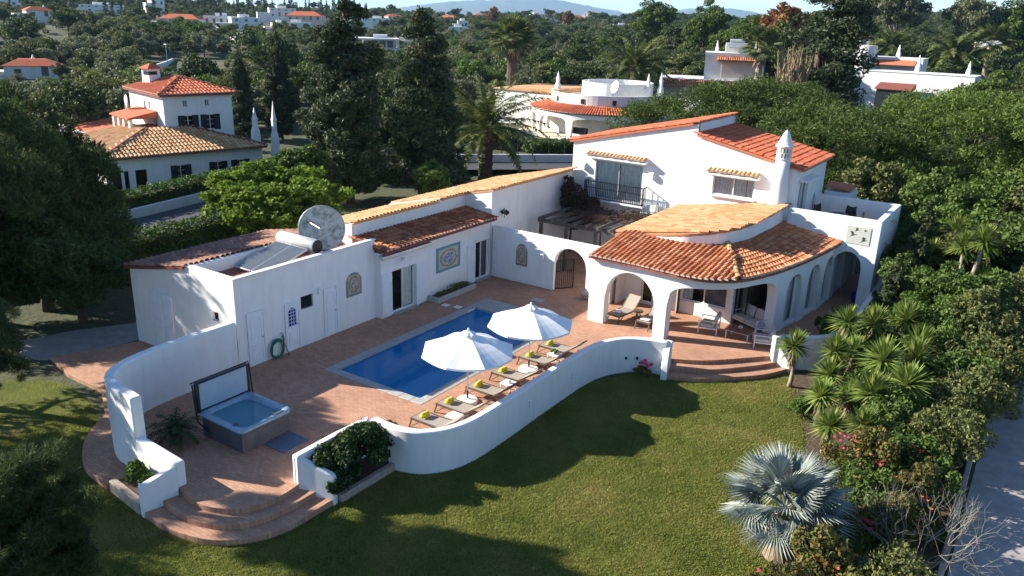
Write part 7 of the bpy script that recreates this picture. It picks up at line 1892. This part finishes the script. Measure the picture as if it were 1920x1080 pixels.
# far road bend with gate pillar
sheet('road', [(-178, 117), (-160, 112), (-157, 117), (-172, 124), (-190, 134), (-193, 130)], [], terrain(-172, 120) + 0.25, 'asphalt')
mb = MB(); mb.ribbon(resample([(-166, 106), (-174, 113.5), (-186, 124)], 2), 0.4, -2, terrain(-172, 115) + 1.6); tag(mb.obj('road_wall', 'white_far'), 'white wall along the far road bend above the two storey house', 'wall')
lamp = empty('street_lamp', 'thin street lamp post beside the far road bend', 'lamp', (-170.5, 112.0, terrain(-170, 112)))
mb = MB(); mb.tube([(0, 0, 0), (0, 0, 5.6)], 0.09, 6); mb.obj('post', 'alu', lamp); mb = MB(); mb.box(-.5, -.15, 5.6, .3, .15, 5.8); mb.obj('lamp_head', 'frame_white', lamp)

# --- clipped cypress wall, eucalyptus and other tall trees on the right
rngc = np.random.default_rng(5)
blc = [(rngc.uniform(-2.2 if z > 11 else -1.0, 3.0), rngc.uniform(-2.0, 2.0), z, 1.5, 1.5, 1.3) for z in np.linspace(1, 18.4, 44)] + [(2.2 + rngc.normal() * .5, rngc.normal() * .6, z, 1.5, 1.4, 1.2) for z in np.linspace(3, 18.6, 30)]
tc = tree_parts(820, blc, 30000, 0.42, 'leaf_dark', 15, 0.5, k=6, f=0.55, aspect=0.4, droop=0.2)
e = plant_tree('clipped_cypress', 'huge dark cypress with a brown cut away side', 'tree', -23.0, 92.2, tc, 1.18, 0.25, sz=0.95)
sk = []
for j in range(520):
    a = np.array((-3.2 + rngc.random() * 2.6, -1.6 + 0.9 * rngc.normal(), 6.0 + rngc.random() * 4.5)); l = 0.8 + 2.4 * rngc.random() ** 2; b = a + np.array((0.30 * rngc.normal(), 0.3 * rngc.normal(), l)); q = np.array((0.035, 0.03 * rngc.normal(), 0)); sk += [a - q, a + q, b + q * .4, b - q * .4]
link(bpy.data.objects.new('dead_branches', quads_mesh('dead_branches', np.array(sk), 'dead_thatch')), e)
euc = tree_parts(830, ell(31, 22, 6.5, 13, 7.0, 2.3), 16000, 0.75, 'leaf_olive', 12, 0.5, bark='bark_grey', k=9, aspect=0.35, outward=0.3, droop=0.6)
plant_tree('eucalyptus_tree', 'tall feathery eucalyptus right of the clipped cypress', 'tree', -38.0, 222.0, euc, 1.12, 0.4)
plant_tree('eucalyptus_tree', 'feathery eucalyptus at the right of the taller one', 'tree', -22.0, 226.0, euc, 0.98, 2.0)
pf = tree_parts(831, ell(32, 20, 4.6, 8.5, 4.8, 2.0, .8), 15000, 0.55, 'leaf_umbrella', 9, 0.4, k=9, aspect=0.35)
for k, (x, y, s, lb) in enumerate(((-11.5, 226, 1.55, 'dark pine on the right skyline beside the eucalyptus'), (4.0, 230, 1.3, 'dark pine on the right skyline near the picture edge'), (-52, 160, 1.15, 'dark pine left of the clipped cypress'), (-44, 146, 1.1, 'dark pine directly behind the clipped cypress'), (-62, 176, 1.1, 'dark pine behind the upper right house'), (-80, 205, 1.25, 'dark round pine on the skyline left of centre right'), (-107, 232, 1.25, 'dark pine on the skyline above the round house'), (-3, 150, 0.9, 'dark pine at the right end of the long white wall'), (3, 120, 0.95, 'pale green tree at the right edge above the pines'), (-8, 112, 0.75, 'green tree before the right end of the white wall'))):
    plant_tree('pine_tree', lb, 'tree', x, y, pf, s, k * 1.1)
brn = tree_parts(832, ell(33, 10, 2.2, 6, 3.6, 1.4), 5000, 0.5, 'leaf_brown', 6, 0.3, k=8)
plant_tree('brown_tree', 'rust brown conifer beside the clipped cypress top', 'tree', -45.0, 152.0, brn, 2.0, 0)
plant_tree('brown_tree', 'rust brown tree on the skyline left of the tall fan palm', 'tree', -300, 420, brn, 1.5, 1)
plant_tree('brown_tree', 'rust brown tree on the skyline right of the tall fan palm', 'tree', -250, 425, brn, 1.4, 2)

# --- the wooded valley
def far_tree(seed, blobs, n, size, mat, h, r, **kw):
    rng = np.random.default_rng(seed); V = leaf_arrays(rng, subclumps(rng, blobs, kw.pop('k', 8), kw.pop('f', .42), .8), n, size, kw.pop('aspect', .5), kw.pop('outward', .45), kw.pop('droop', 0))
    mb = MB(); limbs(rng, mb, h, r, [(b[0], b[1], b[2]) for b in blobs[:4]], -0.5); return quads_mesh('tree', V, [mat, 'bark'], mb)
KINDS = {
    'olive_tree': [far_tree(900 + k, ell(40 + k, 10, 3.3, 2.7, 2.3, 1.5, .85), 4200, 0.42, 'leaf_olive', 3.0, 0.22) for k in range(3)],
    'oak_tree': [far_tree(910 + k, ell(50 + k, 11, 3.8, 3.1, 2.8, 1.7, .85), 4600, 0.46, 'leaf_mid', 3.6, 0.25) for k in range(3)],
    'evergreen_tree': [far_tree(920 + k, ell(60 + k, 10, 3.2, 3.4, 3.0, 1.5, .9), 4200, 0.44, 'leaf_green', 4.0, 0.24) for k in range(2)],
    'pine_tree': [far_tree(930 + k, ell(70 + k, 10, 3.6, 6.2, 2.4, 1.6, .7), 3800, 0.42, 'leaf_pine', 6.0, 0.25) for k in range(2)],
    'cypress_tree': [far_tree(940, [(0, 0, z, 0.9 * (1 - (z / 13) ** 2) + .2, 0.9 * (1 - (z / 13) ** 2) + .2, 1.2) for z in np.linspace(1, 11.6, 12)], 2200, 0.42, 'leaf_cypress', 9, 0.2)],
}
TL = {'olive_tree': 'grey green olive tree in the wooded valley', 'oak_tree': 'rounded mid green tree in the wooded valley', 'evergreen_tree': 'fresh green evergreen tree in the wooded valley', 'pine_tree': 'dark green pine standing in the wooded valley', 'cypress_tree': 'dark narrow cypress on the far left slope'}
TK = {'olive_tree': 'grey green olive tree', 'oak_tree': 'rounded mid green tree', 'evergreen_tree': 'fresh green tree', 'pine_tree': 'dark green pine', 'cypress_tree': 'dark narrow cypress'}
DEP = ['in the nearest belt', 'in the middle belt', 'in the farther belt', 'on the distant slope']
REG = ['at the left picture edge', 'above the two storey house', 'behind the bright tree and first conifer', 'behind the second conifer and date palm', 'behind the round white house', 'behind the villa and its pines', 'at the upper right edge']
rngt = np.random.default_rng(1234)
AVOID = [(-64, 40, 13), (-66, 48, 10), (-50.5, 97, 13), (-60, 98, 9), (-42, 100, 10), (-48.9, 131, 13), (-22.5, 150, 14), (-12, 150, 10), (-30, 166, 10), (-185, 196, 13), (-192, 190, 9), (-172, 119, 12), (-23, 92, 5), (-20, 68, 14), (-5, 66, 10), (-71, 54.5, 6), (-69, 57.5, 6), (-76.5, 58.9, 5), (-74, 62.3, 5), (-60, 88, 9), (-69, 101.8, 4), (-60, 124.5, 5), (-58, 119, 5), (-65, 95, 6)] + [(h[0], h[1], max(h[2], h[3]) * 0.85 + 2) for h in FAR_HOUSES]
def ok(x, y, rad, pts):
    for (a, b, c) in AVOID:
        if (x - a) ** 2 + (y - b) ** 2 < (c + rad * .6) ** 2: return False
    return True
def gap(x, y):
    """low planting in front of the far houses"""
    for (a, b, c) in AVOID:
        L = math.hypot(a, b)
        if L < 90: continue
        dx, dy = -a / L, -b / L; t = (x - a) * dx + (y - b) * dy
        if 0 < t < min(0.30 * L, 70) and abs((x - a) * dy - (y - b) * dx) < c * .8: return True
    return False
# open ground the photo shows free of trees
def blocked(x, y):
    r = math.hypot(x, y)
    if r < 84: return True
    if -60 < x < 14 and r < 100 and x > -58: return True
    return False
view = Vector((-math.sin(YAW), math.cos(YAW)))
cells = []; placed = {k: 0 for k in KINDS}; far_pts = []
r = 85.0
while r < 800:
    step = 5.2 + r * 0.0095
    nseg = int(1.30 * r / step)
    for j in range(nseg):
        a = -0.66 + 1.30 * (j + rngt.random()) / nseg
        rr = r + rngt.uniform(-.5, .5) * step; az = YAW - a
        x, y = -math.sin(az) * rr, math.cos(az) * rr
        if blocked(x, y) or not ok(x, y, 3.0, None): continue
        u = rngt.random(); rightness = a
        if rr > 380 and a < -0.18 and u < .20: kd = 'cypress_tree'
        elif rightness > 0.12: kd = 'pine_tree' if u < .42 else ('oak_tree' if u < .8 else 'evergreen_tree')
        else: kd = 'olive_tree' if u < .48 else ('oak_tree' if u < .78 else ('evergreen_tree' if u < .9 else 'pine_tree'))
        s = (0.62 + 0.5 * rngt.random()) * (1.0 if rr < 260 else 0.85 if rr < 620 else 1.25)
        if gap(x, y): s *= 0.45
        cells.append((rr, x, y, kd, s, rngt.random() * 6.28))
    r += step * 0.92
cells.sort(key=lambda c: c[0])
for (rr, x, y, kd, s, rz) in cells:
    if placed[kd] < 290 and rr < 430:
        me = KINDS[kd][placed[kd] % len(KINDS[kd])]
        o = bpy.data.objects.new(kd, me); o.location = (x, y, terrain(x, y)); o.rotation_euler = (0, 0, rz); o.scale = (s, s, s * (0.85 + 0.3 * random.random())); link(o)
        aa = YAW - math.atan2(-x, y); reg = 0 if aa < -0.42 else 1 if aa < -0.26 else 2 if aa < -0.10 else 3 if aa < 0.05 else 4 if aa < 0.2 else 5 if aa < 0.36 else 6
        dep = 0 if rr < 125 else 1 if rr < 180 else 2 if rr < 260 else 3
        tag(o, f'{TK[kd]} {DEP[dep]} {REG[reg]}', 'tree', f'{kd.replace("_", " ")}s {DEP[dep]} {REG[reg]}'); placed[kd] += 1
    else: far_pts.append((x, y, terrain(x, y), kd, s, rz))
# everything beyond reads as one wood: instanced on points
def scatter(me, name, src, label, cat):
    ob = bpy.data.objects.new(name, me); link(ob); ob['kind'] = 'stuff'; tag(ob, label, cat)
    ng = bpy.data.node_groups.new('scatter', 'GeometryNodeTree'); ng.interface.new_socket('Geometry', in_out='INPUT', socket_type='NodeSocketGeometry'); ng.interface.new_socket('Geometry', in_out='OUTPUT', socket_type='NodeSocketGeometry')
    N = ng.nodes; Lk = ng.links; gi = N.new('NodeGroupInput'); go = N.new('NodeGroupOutput'); ip = N.new('GeometryNodeInstanceOnPoints'); ci = N.new('GeometryNodeCollectionInfo')
    ci.inputs['Collection'].default_value = src; ci.inputs['Separate Children'].default_value = True; ci.inputs['Reset Children'].default_value = True
    ip.inputs['Pick Instance'].default_value = True
    def attr(nm, ty): a = N.new('GeometryNodeInputNamedAttribute'); a.data_type = ty; a.inputs['Name'].default_value = nm; return a.outputs['Attribute']
    cx_ = N.new('ShaderNodeCombineXYZ'); Lk.new(attr('turn', 'FLOAT'), cx_.inputs['Z'])
    er = N.new('FunctionNodeEulerToRotation'); Lk.new(cx_.outputs[0], er.inputs[0])
    cs = N.new('ShaderNodeCombineXYZ'); sz = attr('size', 'FLOAT')
    for k in 'XYZ': Lk.new(sz, cs.inputs[k])
    Lk.new(gi.outputs[0], ip.inputs['Points']); Lk.new(ci.outputs[0], ip.inputs['Instance']); Lk.new(attr('pick', 'INT'), ip.inputs['Instance Index'])
    Lk.new(er.outputs[0], ip.inputs['Rotation']); Lk.new(cs.outputs[0], ip.inputs['Scale']); Lk.new(ip.outputs[0], go.inputs[0])
    md = ob.modifiers.new('scatter', 'NODES'); md.node_group = ng
def far_wood(pts):
    src = bpy.data.collections.new('far_wood_kinds')
    names = []
    for kd in sorted(KINDS):
        o = bpy.data.objects.new('far_' + kd, KINDS[kd][0]); src.objects.link(o); names.append(o.name)
    order = sorted(range(len(names)), key=lambda i: names[i]); idx = {sorted(KINDS)[i]: order.index(i) for i in range(len(names))}
    me = bpy.data.meshes.new('far_woodland'); me.vertices.add(len(pts)); me.vertices.foreach_set('co', np.array([p[:3] for p in pts], np.float32).ravel())
    for nm, ty, vals in (('pick', 'INT', [idx[p[3]] for p in pts]), ('size', 'FLOAT', [p[4] for p in pts]), ('turn', 'FLOAT', [p[5] for p in pts])):
        at = me.attributes.new(nm, ty, 'POINT'); at.data.foreach_set('value', vals)
    scatter(me, 'far_woodland', src, 'distant mass of trees covering the far slopes', 'woodland')
far_wood(far_pts)
print('trees', placed, 'far', len(far_pts))
# undergrowth below the valley trees keeps the ground green
# --- grass blades on the lawn
def point_in(p, poly):
    x, y = p; c = False; j = len(poly) - 1
    for i in range(len(poly)):
        a, b = poly[i], poly[j]
        if (a[1] > y) != (b[1] > y) and x < (b[0] - a[0]) * (y - a[1]) / (b[1] - a[1]) + a[0]: c = not c
        j = i
    return c
def lawn_grass():
    rg = np.random.default_rng(44); V = []
    for k in range(34):
        a = rg.random() * 6.283; q = 0.17 * math.sqrt(rg.random()); p = np.array((q * math.cos(a), q * math.sin(a), 0)); b = rg.random() * 6.283; h = 0.016 + 0.026 * rg.random()
        s_ = np.array((math.cos(b), math.sin(b), 0)) * 0.011; l = np.array((rg.normal() * .022, rg.normal() * .022, h)); V += [p - s_, p + s_, p + l + s_ * .25, p + l - s_ * .25]
    src = bpy.data.collections.new('grass_kinds'); src.objects.link(bpy.data.objects.new('grass_tuft', quads_mesh('grass_tuft', np.array(V), 'grass_blade')))
    pts = []
    while len(pts) < 20000:
        p = (rg.uniform(-26.5, -3.2), rg.uniform(7.5, 32.5))
        if point_in(p, lawn_outline) and not point_in(p, terrace_outline): pts.append(p)
    me = bpy.data.meshes.new('grass'); me.vertices.add(len(pts)); me.vertices.foreach_set('co', np.array([(x, y, -0.535) for x, y in pts], np.float32).ravel())
    at = me.attributes.new('turn', 'FLOAT', 'POINT'); at.data.foreach_set('value', rg.random(len(pts)) * 6.283)
    at = me.attributes.new('size', 'FLOAT', 'POINT'); at.data.foreach_set('value', 0.75 + 0.6 * rg.random(len(pts)))
    at = me.attributes.new('pick', 'INT', 'POINT'); at.data.foreach_set('value', [0] * len(pts))
    scatter(me, 'grass', src, 'short mown grass covering the lawn', 'grass')
lawn_grass()
# --- blue hills
HP = [(690, 30), (732, 18), (771, 12), (850, 6), (937, 3), (985, 2), (1025, 5), (1076, 14), (1139, 24), (1179, 31), (1230, 23), (1306, 18), (1370, 25), (1428, 36), (1500, 52)]
def far_dir(px): a = math.atan((px - 960) / 1500); return Vector((-math.sin(YAW - a * 0.98), math.cos(YAW - a * 0.98)))
def hill_range(name, profile, dist, depth):
    mb = MB(); rows = []
    P_ = np.array(profile, float); xs = np.linspace(P_[0, 0], P_[-1, 0], 90); rg = np.random.default_rng(4)
    for x in xs:
        y = np.interp(x, P_[:, 0], P_[:, 1]); hor = 34.1 + (x - 960) * 0.0325; h = max(0.0, (hor - y) / 1500 / math.cos(math.atan((x - 960) / 1500)) * dist * 1.06) + 13 + rg.normal() * 4
        d = far_dir(x); row = []
        for k, f in enumerate((0.0, 0.25, 0.5, 0.75, 1.0, 1.5, 2.0)):
            hh = h * (math.sin(min(1, f) * math.pi / 2) if f <= 1 else math.cos((f - 1) * math.pi / 2)); row.append((d.x * (dist + depth * (f - 1)), d.y * (dist + depth * (f - 1)), -20 + hh + 20 * min(1, f) + rg.normal() * 6 * (0 < f < 1)))
        rows.append(row)
    for a, b in zip(rows[:-1], rows[1:]):
        for k in range(6): mb.face([a[k], b[k], b[k + 1], a[k + 1]])
    o = mb.obj(name, 'hill', weld=True, smooth=True); o['kind'] = 'structure'
hill_range('hills', HP, 12000, 1800)
# --- air
HAZE = 6e-5
m, n_, l_, b_ = newmat('haze_air'); n_.remove(b_)
vol = n_.new('ShaderNodeVolumePrincipled'); vol.inputs['Color'].default_value = (0.42, 0.68, 1.0, 1); vol.inputs['Density'].default_value = HAZE; vol.inputs['Anisotropy'].default_value = 0.0
l_.new(vol.outputs[0], n_['Material Output'].inputs['Volume'])
mb = MB(); mb.box(-16500, -16500, -45, 16500, 16500, 330); hz = mb.obj('haze', 'haze_air'); hz['kind'] = 'stuff'; tag(hz, 'thin blue air over the far hills', 'haze')
